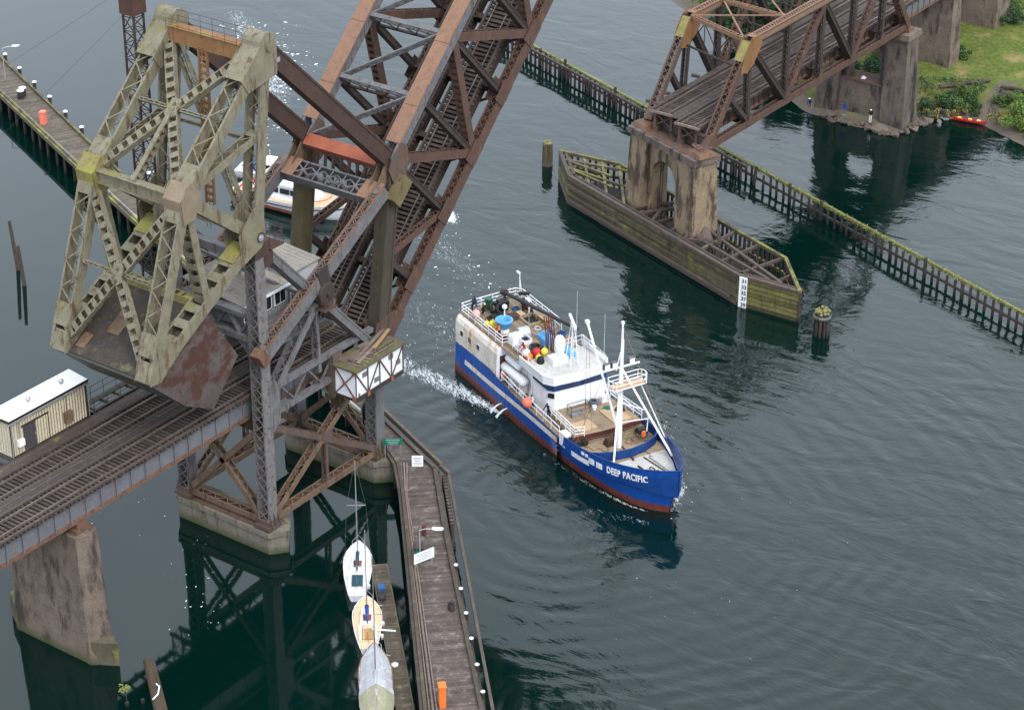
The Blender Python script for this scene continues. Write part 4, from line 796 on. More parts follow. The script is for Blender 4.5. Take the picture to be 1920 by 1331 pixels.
# ---- through truss span
ts = thing('through_truss_span', 'rusty riveted through truss span with yellow patched hip gussets and double track deck', 'truss bridge', (98, 0, 13))
def tpn(name, fn, m):
    b = MB(); fn(b); return build(name, b, m, ts)
ZB, ZT = 12.95, 22.45
for y, nodes in ((YN, [74.4, 83.2, 91.2, 99.2, 107.0, 114.6, 121.7]), (YF, [77.7, 84.9, 91.9, 99.5, 107.2, 114.6, 121.7])):
    hx0, hx1 = (82.3, 85.2)[y > 0] if True else 0, 114.6
    nd = list(nodes); hips = nd[1] - (.8 if y < 0 else -.3)
    tpn('bottom_chord', lambda b: laced(b, (nd[0] + .2, y, ZB), (nd[-1], y, ZB), Y, .8, .7, .7, 'z', bar=.08, faces=(1, -1), ends=1.0, flange=.2), 'red_brown_steel')
    tpn('end_post', lambda b: laced(b, (nd[0], y, ZB - .2), (hips, y, ZT), Y, 1.0, .75, .75, 'x', bar=.08, ends=1.5, flange=.2), 'red_brown_steel' if y < 0 else 'rust_grey')
    tpn('end_post', lambda b: laced(b, (nd[-1], y, ZB - .2), (nd[-2], y, ZT), Y, 1.0, .75, .75, 'x', bar=.08, ends=1.2), 'red_brown_steel')
    tpn('top_chord', lambda b: solidm(b, (hips, y - .42, ZT), (nd[-2], y - .42, ZT), Y, .1, .8, .16) or solidm(b, (hips, y + .42, ZT), (nd[-2], y + .42, ZT), Y, .1, .8, .16), 'rust_grey')
    tpn('top_lacing', lambda b: laced(b, (hips + .4, y, ZT + .06), (nd[-2], y, ZT + .06), Y, 1.0, .72, .55, 'x', bar=.1, faces=(1,) if True else (1, -1), t=.02, ends=.8, flange=.2), 'orange_rust')
    tpn('hip_gusset', lambda b: [b.prism([P(hips + dx, y + s * .54, ZT + dz) for dx, dz in ((-2.3, -2.8), (-1.5, -.9), (-.3, .55), (1.4, .55), (2.2, -.6), (.6, -2.4), (-.9, -3.2))], (0, .04 * s, 0)) for s in (-1, 1)], 'orange_yellow_rust')
    d0 = V((hips - nd[0], 0, ZT - ZB)).normalized(); up0 = V((-d0.z, 0, d0.x))
    tpn('yellow_cover', lambda b: b.box(P(hips, y, ZT) - d0 * 1.3 + up0 * .44, (2.4, 1.02, .05), (d0, Y, up0)), 'mossy_plate')
    tpn('stub_strut', lambda b: laced(b, P(nd[0], y, ZB).lerp(P(hips, y, ZT), .49), (nd[1] - .2, y, ZB + .2), Y, .7, .45, .6, 'z', bar=.07), 'dark_steel')
    for i in range(1, 6):
        top = (hips if i == 1 else nd[i] - (.1 if y < 0 else 0))
        if i in (1, 3, 5): tpn('hanger', lambda b: laced(b, (nd[i] - .3 if i == 1 else nd[i], y, ZB), (top + (.1 if i == 1 else 0), y, ZT - .3), Y, .7, .5, .6, 'x', bar=.06), 'dark_steel')
        else: tpn('post', lambda b: laced(b, (nd[i], y, ZB), (nd[i], y, ZT - .3), Y, .7, .5, .6, 'x', bar=.06), 'dark_steel')
    for a, c, st, m in ((1, 2, 's', 'dark_steel'), (2, 3, 'l', 'red_brown_steel'), (3, 4, 's', 'dark_steel'), (4, 5, 'l', 'red_brown_steel')):
        if st == 's': tpn('diagonal', lambda b: solidm(b, (hips if a == 1 else nd[a], y, ZT - .3), (nd[c], y, ZB + .2), Y, .75, .6, .14), m)
        else: tpn('diagonal', lambda b: laced(b, (nd[a], y, ZB + .2), (nd[c], y, ZT - .3), Y, .85, .6, .65, 'x', bar=.08), m)
    [tpn('gusset_plate', lambda b: b.prism([P(x + dx, y + s * .43, ZB + dz) for dx, dz in ((-.8, -.4), (-.7, .3), (-.25, 1.1), (.3, 1.1), (.8, .3), (.8, -.4))], (0, .03, 0)), 'red_brown_steel') for x in nd[1:-1] for s in (-1, 1)]
hN, hF = (82.4, 85.2)
tn_, tf_ = [82.4, 91.2, 99.2, 107.0, 114.6], [85.2, 91.9, 99.5, 107.2, 114.6]
[tpn('top_strut', lambda b: laced(b, (a, YN + .5, ZT + .15), (c, YF - .5, ZT + .15), X, .55, .4, .6, 'z', bar=.06, ends=.4), 'orange_rust') for a, c in zip(tn_, tf_)]
[tpn('top_lateral', lambda b: b.beam((p, YN + .5, ZT + dz_), (q, YF - .5, ZT + dz_), .2, .1), 'orange_rust') for dz_, prs in ((.2, zip(tn_[:-1], tf_[1:])), (.32, zip(tn_[1:], tf_[:-1]))) for p, q in prs]
def prt(b):
    for k in range(5):
        a, c = k / 4, (k + 1) / 4
        q = lambda f, z: P(hN + (hF - hN) * f, YN + .5 + (YF - YN - 1) * f, ZT - z)
        b.beam(q(a, 0), q(a, 2.7), .08, .08)
        if k < 4: b.beam(q(a, 0 if k % 2 else 2.7), q(c, 2.7 if k % 2 else 0), .09, .09)
    b.beam(P(hN - 1, YN + .5, ZT - 2.8), P(hF - 1, YF - .5, ZT - 2.8), .16, .2)
tpn('portal_brace', prt, 'dark_steel')
[tpn('sway_frame', lambda b: (b.beam((a, YN + .4, ZT - 1.6), (c, YF - .4, ZT - 1.6), .14, .2), [b.beam((a, YN + .4 + i * 2.1, ZT - (.2 if i % 2 else 1.6)), (c, YN + .4 + (i + 1) * 2.1, ZT - (1.6 if i % 2 else .2)), .1, .1) for i in range(4)]), 'dark_steel') for a, c in zip(tn_[1:], tf_[1:])]
[tpn('floor_beam', lambda b: ibeam(b, (a, YN + .3, 13.35), (c, YF - .3, 13.35), 1.5, .5, X), 'dark_steel') for a, c in zip([74.6, 83.2, 91.2, 99.2, 107, 114.6, 121.4], [77.9, 84.9, 91.9, 99.5, 107.2, 114.6, 121.4])]
track(ts, 76.2, 122.5, TC); track(ts, 74.7, 122.5, -TC)
for yc, x0 in ((TC, 76.3), (-TC, 74.8)):
    for s in (-1, 1): girder(ts, x0 + .3, 122.3, yc + s * 1.05, ZR - .46, ZR - 1.75, outer=False, sp=1.1)
    tpn('end_tie', lambda b: [b.box((x0 - .1 - k * .3, yc, ZR - .22 - .1 * k), (.25, 3.1, .24)) for k in (0,)], 'bleached_wood')
    tpn('pedestal', lambda b: ([b.box((x0 + .6, yc + s * 1.05, 12.55), (.7, .6, .7)) for s in (-1, 1)], b.beam((x0 + .3, yc - 1, 14.3), (x0 + .3, yc + 1, 13.0), .09, .12), b.beam((x0 + .3, yc + 1, 14.3), (x0 + .3, yc - 1, 13.0), .09, .12), [b.box((x0 + .25, yc + s * 1.05, 13.6), (.25, .3, 1.7)) for s in (-1, 1)]), 'rust_grey')
tpn('centre_walk', lambda b: [b.box((99, -.42 + .28 * k, ZR - .06), (47, .24, .07)) for k in range(4)], 'plank_walk')
tpn('side_walk', lambda b: ([b.box((100, y_, ZR - .1), (44, .3, .07)) for y_ in (3.75, 4.02)], [b.box((79 + k * 3.2, 5.3, ZR - .5), (.3, 1.0, .35)) for k in range(12)]), 'brown_timber')
deck_span('double track girder span leaving over the lawn beyond the truss', 122.9, 182)

# ---- timber fender crib round the arched pier
fd = thing('timber_fender', 'boat shaped mossy timber fender crib round the arched pier', 'timber fender', (75, 0, 0))
FT = 3.35
ring = [P(83.0, 19.8, FT), P(77.7, 14.9, FT), P(66.9, -13.6, FT), P(67.2, -20.7, FT), P(73.2, -15.7, FT), P(83.9, 12.0, FT)]
def wallrow(b, a, c, z0, z1, n, th=.3, gap=.07):
    h = (z1 - z0) / n; sdn = (c - a).cross(Z).normalized(); L_ = (c - a).length
    for i in range(n):
        cuts = [0] + sorted(random.uniform(.12, .88) for _ in range(int(L_ / 8))) + [1]
        for f0, f1 in zip(cuts, cuts[1:]):
            o = sdn * random.uniform(-.06, .06); zz = Z * (z0 + h * (i + .5) - a.z + random.uniform(-.012, .012)); b.beam(a.lerp(c, f0) + zz + o, a.lerp(c, f1 - .03 / L_) + zz + o, th, h - gap - random.uniform(0, .03), sdn)
for i, (a, c) in enumerate(((0, 1), (1, 2), (2, 3))):
    b = MB(); wallrow(b, ring[a], ring[c], -.6, FT, 11 if i != 2 else 8); build('plank_wall', b, 'moss_plank' if i == 2 else 'moss_timber', fd)
b = MB(); qn = (ring[2] - ring[1]).cross(Z).normalized(); qn = qn if qn.dot(P(-1, 0, 0)) > 0 else -qn
b.beam(ring[1].lerp(ring[2], .02) + qn * .3 - Z * 2.75, ring[1].lerp(ring[2], .97) + qn * .3 - Z * 2.75, .3, .42, qn); b.beam(ring[1].lerp(ring[2], .0) + qn * .25 - Z * 1.0, ring[1].lerp(ring[2], .3) + qn * .25 - Z * .9, .26, .3, qn); build('rub_timber', b, 'wharf_timber', fd)
for i, (a, c) in enumerate(((3, 4), (4, 5), (5, 0))):
    b = MB(); A, Cc = ring[a], ring[c]; ln = (Cc - A).length; n = int(ln / .75)
    for k in range(n + 1): q = A.lerp(Cc, k / n); b.tube(q - Z * 4.2, q - Z * .02 + Z * random.uniform(-.1, .1), .17, .16, 7)
    build('pile_row', b, 'dark_pile', fd)
    b = MB(); b.beam(A + Z * .1, Cc + Z * .1, .38, .36); b.beam(A - Z * 1.6, Cc - Z * 1.6, .34, .3); build('waler', b, 'moss_timber', fd)
b = MB()
for a, c in ((0, 1), (1, 2), (2, 3)):
    d = (ring[c] - ring[a]).normalized(); inn = Z.cross(d); inn = inn if (P(75, 0, FT) - ring[a]).dot(inn) > 0 else -inn
    b.beam(ring[a] + Z * .12, ring[c] + Z * .12, .42, .26); b.beam(ring[a] + inn * .6 + Z * .06, ring[c] + inn * .6 + Z * .06, .32, .24); b.beam(ring[a] + inn * .95 - Z * .3, ring[c] + inn * .95 - Z * .3, .3, .3)
build('cap_timber', b, 'brown_timber', fd)
def edge(a, c, f): return ring[a].lerp(ring[c], f)
b = MB()
for f, g in ((.03, .05), (.13, .2), (.24, .35), (.35, .5)): b.beam(edge(1, 2, f) - Z * .1, edge(0, 5, g * 2 if g < .5 else .98) - Z * .1, .3, .3)
for k in (.35, .7): b.beam(edge(1, 0, k), edge(1, 2, .3 + .06 * k) + (edge(0, 5, .8) - edge(1, 2, .36)) * (k * .8 + .1), .3, .3)
b.beam(edge(0, 1, .3), edge(5, 4, .08), .3, .28); b.beam(edge(0, 1, .62), edge(1, 2, .3) + (edge(5, 4, .1) - edge(1, 2, .3)) * .55, .3, .28)
build('cross_timber', b, 'moss_timber', fd)
b = MB()
for f, g in ((.985, .99), (.88, .86), (.77, .7), (.67, .5)): b.beam(edge(1, 2, f) - Z * .1, edge(5, 4, 1 - (1 - f) * 1.25) - Z * .1, .32, .32)
b.beam(edge(2, 3, .5) - Z * .1, edge(4, 3, .45) - Z * .1, .3, .3)
for k in (.32, .66):
    b.beam(edge(1, 2, .66).lerp(edge(5, 4, .62), k), edge(2, 3, k * .9).lerp(edge(4, 3, .6), .35), .32, .3)
b.beam(edge(1, 2, .64), edge(1, 2, .78).lerp(edge(5, 4, .75), .5), .36, .34); b.beam(edge(1, 2, .78).lerp(edge(5, 4, .75), .5), edge(5, 4, .6), .36, .34)
for i in range(14): q = edge(1, 2, .7 + .02 * i).lerp(edge(5, 4, .7 + .02 * i), random.uniform(.2, .8)); b.beam(q - Z * .2, q + P(random.uniform(-1, 1), random.uniform(-1, 1), -2.2), .18, .18)
b.beam(edge(1, 2, .4).lerp(edge(5, 4, .4), .1), edge(1, 2, .46).lerp(edge(5, 4, .4), .55), .4, .2); b.beam(edge(1, 2, .36), edge(1, 2, .36).lerp(edge(5, 4, .4), .9), .3, .3)
b.beam(edge(1, 2, .5), edge(1, 2, .42).lerp(edge(5, 4, .4), .55) , .3, .3)
build('cross_timber', b, 'brown_timber', fd)
b = MB(); [b.beam(edge(1, 2, f), edge(5, 4, f) - Z * .3, .3, .3) for f in (.42, .5, .58)]; b.prism([ring[k] - Z * 2.7 + (P(75, 0, FT) - ring[k]) * .05 for k in range(6)], (0, 0, -.2)); build('lower_floor', b, 'dark_pile', fd)
# tide board
face = (ring[3] - ring[2]).normalized(); outn = face.cross(Z); outn = outn if outn.dot(P(-1, -.3, 0)) > 0 else -outn
bp = ring[2] + face * .75 + outn * .22
tb_ = thing('tide_board', 'white clearance board with black odd numbers on the end of the timber fender', 'gauge board', bp - Z * 2.5)
b = MB(); b.box(bp - Z * 1.62, (.92, .05, 3.55), (face, outn, Z)); build('board', b, 'clean_white', tb_)
def text(name, s, size, loc, xdir, zdir, m, parent=None, depth=.01, align='CENTER'):
    c = bpy.data.curves.new(name, 'FONT'); c.body = s; c.size = size; c.align_x = align; c.align_y = 'CENTER'; c.extrude = depth; c.resolution_u = 3; c.offset = size * .012
    o = bpy.data.objects.new(name, c); COL.objects.link(o); dg = bpy.context.evaluated_depsgraph_get(); dg.update()
    me = bpy.data.meshes.new_from_object(o.evaluated_get(dg)); bpy.data.objects.remove(o); bpy.data.curves.remove(c)
    x, z = V(xdir).normalized(), V(zdir).normalized(); y = z.cross(x); off = OFF.get(parent.name, V()) if parent else V()
    q = V(loc) - off; me.transform(M(((x.x, z.x, -y.x, q.x), (x.y, z.y, -y.y, q.y), (x.z, z.z, -y.z, q.z), (0, 0, 0, 1)))); me.name = name; me.materials.clear()
    o = link(name, me, m)
    if parent: o.parent = parent; OFF[o.name] = off
    return o
fx = face if face.dot(RT) > 0 else -face
for i, s in enumerate(('31', '33', '35', '37', '39')): text('number', s, .62, bp + outn * .05 - Z * (.32 + i * .68) + fx * .12, fx, Z, 'cloth_black', tb_)

# ---- long pile fence across the water
pf = thing('pile_fence', 'long mossy pile fence running across the water behind the arched pier', 'pile fence', (95, 0, 0))
A, B_ = P(116.5, 53.5, 2), P(76.0, -47.0, 2); D = (B_ - A); ln = D.length; dd = D.normalized(); nn = dd.cross(Z)
random.seed(11); n = 95
for k in range(n):
    q = A + D * k / (n - 1); b = MB(); big = k % 5 == 0; top = random.uniform(-.3, .15) + (random.uniform(.1, .6) if big else 0); ln_ = P(random.gauss(0, .05), random.gauss(0, .05), 0)
    b.tube(q - Z * 4.5 + ln_ * 3, q + Z * top + ln_, .17 + (.06 if big else 0), .15 + (.05 if big else 0), 7); o = build('pile', b, 'dark_pile', pf)
b = MB(); b.beam(A - nn * .25 - Z * .02, B_ - nn * .25 - Z * .02, .3, .34); build('top_rail', b, 'moss_rail', pf)
b = MB(); rnd = random.Random(8)
for k in range(6500):
    f = rnd.random(); w_ = mnoise.noise(V((f * 26, 3, 0)))
    if w_ < -.22 + .25 * (f < .3): continue
    p = A + D * f - nn * .25 + nn * rnd.gauss(0, .13) + Z * (.18 - abs(rnd.gauss(0, .26))); a = P(rnd.gauss(0, .5), rnd.gauss(0, .5), rnd.gauss(-.2, .6)).normalized() * rnd.uniform(.08, .2); q = a.orthogonal().normalized() * .07; b.add([p - a, p + q, p + a, p - q], [(0, 1, 2, 3)])
build('moss', b, 'sprig', pf)
b = MB(); b.beam(A - nn * .22 - Z * 1.25, B_ - nn * .22 - Z * 1.25, .22, .26); build('lower_rail', b, 'brown_timber', pf)
b = MB(); b.beam(A + nn * .7, A + D * .52 + nn * .7, .26, .3)
for k in range(60): q = A + D * .52 * k / 60 + nn * .7; b.tube(q - Z * 4.5, q - Z * .1, .14, .13, 6)
build('back_row', b, 'dark_pile', pf)

# ---- pile clusters and lone piles
def cluster(label, x, y, h, r, m='dark_pile', band=True, top='moss_rail'):
    t = thing('pile_cluster', label, 'dolphin', (x, y, 0)); b = MB(); c = MB(); random.seed(int(x))
    pts = [(0, 0)] + [(r * .45 * math.cos(a * 1.047), r * .45 * math.sin(a * 1.047)) for a in range(6)] + [(r * .85 * math.cos(a * .571), r * .85 * math.sin(a * .571)) for a in range(11)]
    for px_, py_ in pts:
        hh = h + random.uniform(-.15, .2); b.tube((x + px_ * 1.25, y + py_ * 1.25, -3), (x + px_, y + py_, hh), .19, .165, 8); c.lathe((x + px_, y + py_, hh - .02), [(.175, -.1), (.18, .02), (.12, .08), (.02, .1)], 8)
    build('pile', b, m, t); build('pile_cap', c, top, t)
    if band: b = MB(); b.lathe((x, y, h - .75), [(r * .85 + .24, 0), (r * .85 + .27, 0), (r * .85 + .27, .32), (r * .85 + .24, .32)], 22); build('wire_band', b, 'galvanised' if False else 'grey_paint', t)
cluster('pile bundle bound with a pale band, beside the tide board end of the fender', 66.1, -24.0, 2.75, .78)
cluster('smaller mossy pile cluster without a band off the mossy end of the fender', 85.4, 23.2, 2.9, .5, m='moss_timber', band=False)
for lab, x, y, h, lean in (('taller of two thin grey piles leaning in the open water', 28.7, 52.9, 5.9, (-.5, .3)), ('shorter of two thin grey piles leaning in the open water', 26.4, 49.6, 4.7, (-.25, .3))):
    b = MB(); b.tube((0, 0, -3), (lean[0], lean[1], h), .26, .17, 8); solo('lone_pile', b, 'bleached_wood' if False else 'brown_timber', lab, 'pile', 'lone leaning piles', loc=(x, y, 0))
b = MB(); b.tube((-19.6, -13.4, -.2), (-16.1, -8.75, 1.4), .42, .36, 10); b.tube((-19.3, -13.7, -.15), (-16.0, -9.2, 1.3), .25, .22, 8)
lg = solo('drift_log', b, 'bark', 'thick weathered log slanting out of the water beside the tall battered pier', 'log')
b = MB(); b.path([P(-17.5, -10.9, .95), P(-17.7, -11.5, 1.05), P(-18.3, -11.9, .85), P(-18.9, -11.9, .7)], .06); build('rope', b, 'clean_white', lg)
b = MB(); b.tube((0, 0, -1), (0, 0, .35), .17, .15, 8); solo('stub_pile', b, 'dark_pile', 'short dark pile stub just above water between the seedling and the log', 'pile', loc=(-19.0, -10.9, 0))
t = thing('pile_seedling', 'small leafy seedling growing from a rotten pile top beside the slanting log', 'plant', (-19.9, -10.1, 0))
b = MB(); b.tube((-19.9, -10.1, -1), (-19.9, -10.1, .25), .2, .17, 8); build('pile_stump', b, 'maroon' if False else 'dark_pile', t)
b = MB(); b.path([P(-19.9, -10.1, .2), P(-19.85, -10.05, .9), P(-19.9, -10.0, 1.5)], .03); build('stem', b, 'bark', t)
b = MB()
for i in range(60): 
    c = P(-19.9 + random.gauss(0, .25), -10 + random.gauss(0, .25), 1.5 + random.gauss(0, .12)); a = P(random.uniform(-1, 1), random.uniform(-1, 1), random.uniform(-.4, .6)).normalized() * .12; d = a.orthogonal().normalized() * .06; b.add([c - a, c + d, c + a, c - d], [(0, 1, 2, 3)])
build('leaves', b, 'sprig', t)

# ================================================================== timber wharves
def wharf(name, label, right, left, z, deckm, rows=True, pil=3.0, rr=None):
    t = thing(name, label, 'wharf', V(right[0]) * .5 + V(left[0]) * .5)
    def at_z(p, dz): return P(p[0], p[1], z + dz)
    n = len(right); b = MB()
    b.loft([[at_z(right[i], 0), at_z(left[i], 0), at_z(left[i], -.22), at_z(right[i], -.22)] for i in range(n)]); build('deck', b, deckm, t)
    b = MB()
    for i in range(n - 1):
        dr = (at_z(right[i + 1], 0) - at_z(right[i], 0)).normalized(); inr = dr.cross(Z); inr = inr if (at_z(left[i], 0) - at_z(right[i], 0)).dot(inr) > 0 else -inr
        b.beam(at_z(right[i], .16) + inr * .25, at_z(right[i + 1], .16) + inr * .25, .3, .3); b.beam(at_z(right[i], -.45) - inr * .05, at_z(right[i + 1], -.45) - inr * .05, .3, .35)
        dl = (at_z(left[i + 1], 0) - at_z(left[i], 0)).normalized(); inl = dl.cross(Z); inl = inl if (at_z(right[i], 0) - at_z(left[i], 0)).dot(inl) > 0 else -inl
        b.beam(at_z(left[i], -.2) - inl * .1, at_z(left[i + 1], -.2) - inl * .1, .3, .5); b.beam(at_z(left[i], .12) + inl * .15, at_z(left[i + 1], .12) + inl * .15, .26, .22)
    build('curb', b, 'wharf_timber' if deckm == 'wharf_deck' else 'moss_timber', t)
    b = MB()
    for i in range(n - 1):
        for sd in (left, right):
            a, c = at_z(sd[i], 0), at_z(sd[i + 1], 0); k = max(1, int((c - a).length / pil))
            for j in range(k):
                b = MB(); q = a.lerp(c, j / k) + P(random.uniform(-.1, .1), random.uniform(-.1, .1), 0); b.tube(q - Z * (z + 3), q - Z * .2, .2, .18, 7); build('bearing_pile', b, 'dark_pile', t)
    return t
def L2(pts, f=1.0): return [V((p[0], p[1], 2.5)) for p in pts]
WR = L2([(24.57, 1.69), (18.78, -10.84), (11.85, -17.08), (-7.0, -34.8), (-32.3, -58.8)])
WL = L2([(21.9, -.3), (17.35, -7.3), (14.3, -10.2), (-9.6, -31.0), (-36, -54.1)])
wn_ = wharf('timber_wharf', 'planked timber wharf with pipes along one edge and three sailboats moored beside it', WR, WL, 2.5, 'wharf_deck')
b = MB()
for k in range(3):
    o = .45 + k * .28; pts = []
    for i in range(1, 5):
        q, rgt = WL[i], WR[i]; inn = (rgt - q).normalized(); pts.append(q + inn * o + Z * (.14 + .03 * k))
    b.path(pts, .1 if k == 1 else .06, 7)
build('pipe', b, 'plank_walk' if False else 'bleached_wood', wn_)
# outer fender line with capped piles on the channel side
fp = MB(); pc = []
d2 = (WR[3] - WR[2]).normalized(); o2 = d2.cross(Z); o2 = o2 if o2.dot(P(1, -1, 0)) > 0 else -o2
fp.beam(WR[1] + o2 * .9 + Z * .1 + d2 * .5, WR[3] + o2 * .62 + Z * .1, .24, .3); fp.beam(WR[3] + o2 * .62 + Z * .1, WR[4] + o2 * .62 + Z * .1, .24, .3)
fp.beam(WR[0] + P(.3, -.2, .3), WR[1] + P(.35, -.2, .3), .3, .5); fp.beam(WR[1] + P(.3, -.1, .25), WR[1] + o2 * .95 + d2 * 1.2 + Z * .15, .28, .4)
build('outer_waler', fp, 'wharf_timber', wn_)
b = MB()
for k in range(16):
    q = WR[1].lerp(WR[2], .1 + k * .058) + o2 * .5; b.tube(q - Z * 5.5, q + Z * .05, .2, .19, 7)
build('fender_pile', b, 'wharf_timber', wn_)
bx, by = P(4.7, -23.9, 0), P(-5.41, -33.48, 0)
for k in range(-1, 10):
    q = bx.lerp(by, k / 4); q.z = 0
    t = thing('capped_pile', 'dark fender pile with a white domed cap in the row along the wharf edge', 'pile', q, 0, 'white capped fender piles along the wharf')
    b = MB(); b.tube(q - Z * 3, q + Z * 2.75, .25, .2, 9); build('pile', b, 'dark_pile', t); b = MB(); b.lathe(q + Z * 2.72, [(.18, 0), (.19, .06), (.13, .11), (.02, .14)], 12); build('cap', b, 'clean_white', t)
# things on the near wharf
def lamp(label, x, y, z, h, arm):
    t = thing('lamp_post', label, 'street lamp', (x, y, z)); b = MB(); b.tube((x, y, z), (x, y, z + h), .07, .055, 8); b.path([P(x, y, z + h), P(x, y, z + h + .05) + V(arm) * .5 + Z * .1, P(x, y, z + h + .15) + V(arm)], .045); build('pole', b, 'galvanised', t)
    e = P(x, y, z + h + .15) + V(arm); d = V(arm).normalized(); b = MB(); b.loft([[e + d * u + d.cross(Z) * w_ * sx + Z * hh for sx, hh in ((-1, 0), (1, 0), (.6, .14), (-.6, .14))] for u, w_ in ((0, .08), (.25, .2), (.75, .2), (.95, .07))]); build('lamp_head', b, 'clean_white', t)
lamp('slim street lamp with a white head standing behind the wharf signboard', 6.3, -18.5, 2.5, 3.0, (.55, -.85, 0))
def signboard(name, label, c, w_, h, xd, m, posts=True, zb=2.5, lines=0, frame_m=None, tilt=0.0):
    c = V(c); xd = V(xd).normalized(); nd_ = xd.cross(Z); nd_ = nd_ if nd_.dot(CAMP - c) > 0 else -nd_
    t = thing(name, label, 'sign', (c.x, c.y, zb)); b = MB(); zu = (Z + nd_ * tilt).normalized(); b.box(c, (w_, .05, h), (xd, nd_, zu)); build('panel', b, m, t)
    if posts:
        b = MB()
        for s in (-.4, .4): b.beam(P(c.x, c.y, zb) + xd * s * w_ - nd_ * .06, c + xd * s * w_ + Z * h * .3 - nd_ * .06, .07, .07)
        build('post', b, 'galvanised', t)
    if lines:
        b = MB()
        for i in range(lines):
            ll = w_ * (.75 - .12 * (i % 3)); b.box(c + nd_ * .034 + zu * (h * (.32 - .62 * i / max(1, lines - 1))), (ll, .008, h * .035), (xd, nd_, zu))
        build('lettering', b, 'cloth_black' if m != 'sign_green' else 'clean_white', t)
    return t, xd, nd_, zu
signboard('signboard', 'white signboard on posts standing aslant across the near wharf', (5.75, -19.35, 3.6), 2.0, .95, (.95, -.3, 0), 'clean_white', lines=5)
signboard('notice_board', 'square white notice board by the bend of the near wharf', (18.1, -9.15, 3.1), 1.0, 1.1, (.6, -.8, 0), 'clean_white', lines=5, posts=True)
signboard('street_sign', 'green sign with white edge beside the low pier and tower foot', (18.3, -6.2, 4.0), 1.75, .62, (.6, -.8, 0), 'sign_green', lines=3, zb=2.2)
b = MB(); b.loft([[P(-.35, -.25, z), P(.35, -.25, z), P(.35, .25, z), P(-.35, .25, z)] for z in (0, 1.9)]); b.box((0, 0, 1.93), (.8, .6, .08)); solo('barrier_box', b, 'orange', 'upright orange cabinet standing on the near wharf beside the pipes', 'cabinet', loc=(-8.35, -31.85, 2.5), rot=R(45))
b = MB(); b.box((0, 0, .45), (.9, .7, .9)); b.box((0, 0, .93), (1.0, .8, .08)); solo('utility_box', b, 'plank_walk', 'grey brown utility box beside the lamp on the near wharf', 'box', loc=(6.9, -17.9, 2.5), rot=R(40))
b = MB(); b.box((0, 0, .35), (.6, .45, .7)); b.prism([P(-.32, -.25, .7), P(.32, -.25, .7), P(.32, 0, .85), P(-.32, 0, .85)], (0, .02, .02)); solo('green_bin', b, 'green', 'small green bin at the foot of the lamp on the near wharf', 'bin', loc=(6.2, -18.2, 2.5), rot=R(40))
b = MB(); b.tube((0, 0, 0), (0, 0, .95), .22, .2, 9); b.tube((.05, .3, 0), (.05, .3, .7), .16, .15, 8); solo('mooring_post', b, 'dark_pile', 'dark stub post standing mid deck on the near wharf', 'post', loc=(2.05, -25.0, 2.5))
b = MB(); b.tube((0, 0, 0), (0, 0, .9), .2, .18, 9); solo('mooring_post', b, 'maroon', 'maroon stub post beside the pipes on the near wharf', 'post', loc=(9.6, -16.4, 2.5))
# far wharf
FR = L2([(24.9, 2.4), (49.08, 56.4), (67.93, 97.6), (105, 178)]); FL = L2([(22.2, .8), (42.2, 49.8), (58.8, 87.8), (95, 168)])
wf_ = wharf('timber_wharf', 'long mossy guide wharf reaching away beyond the lattice mast', FR, FL, 2.5, 'old_deck', pil=2.6)
b = MB(); 
for k in range(2): b.path([q + (r_ - q).normalized() * (.5 + .3 * k) + Z * .15 for q, r_ in zip(FL, FR)], .08, 6)
build('pipe', b, 'galvanised', wf_)
for k in range(14):
    q = FR[1].lerp(FR[2], k / 8.0) + P(.6, -.3, 0); q.z = 0
    t = thing('capped_pile', 'fender pile with a white cap in the row along the far guide wharf', 'pile', q, 0, 'white capped piles along the far guide wharf'); b = MB(); b.tube(q - Z * 3, q + Z * 2.6, .24, .22, 8); build('pile', b, 'dark_pile', t); b = MB(); b.lathe(q + Z * 2.57, [(.3, 0), (.3, .1), (.02, .25)], 10); build('cap', b, 'clean_white', t)
b = MB(); b.box((0, 0, .75), (.8, .6, 1.5)); b.box((0, 0, 1.54), (.9, .7, .08)); solo('barrier_box', b, 'pink_orange', 'upright red orange cabinet on the far guide wharf', 'cabinet', loc=(55.0, 76.2, 2.5), rot=R(25))
for k, (x, y) in enumerate(((59.1, 84.4), (59.9, 84.9))):
    t = thing('drum', ('left' if k == 0 else 'right') + ' of two dark drums with white lids on the far guide wharf', 'drum', (x, y, 2.5)); b = MB(); b.tube((x, y, 2.5), (x, y, 3.5), .42, .42, 14); build('body', b, 'dark_metal', t); b = MB(); b.lathe((x, y, 3.5), [(.45, 0), (.45, .1), (.02, .16)], 14); build('lid', b, 'clean_white', t)
lamp('slim street lamp on the guide wharf beyond the two lidded drums', 62.3, 90.6, 2.5, 4.2, (1.0, -.7, 0))
lamp('slim street lamp on the far guide wharf behind the counterweight frame knee', 44.8, 51.0, 2.5, 3.2, (1.0, -.7, 0))

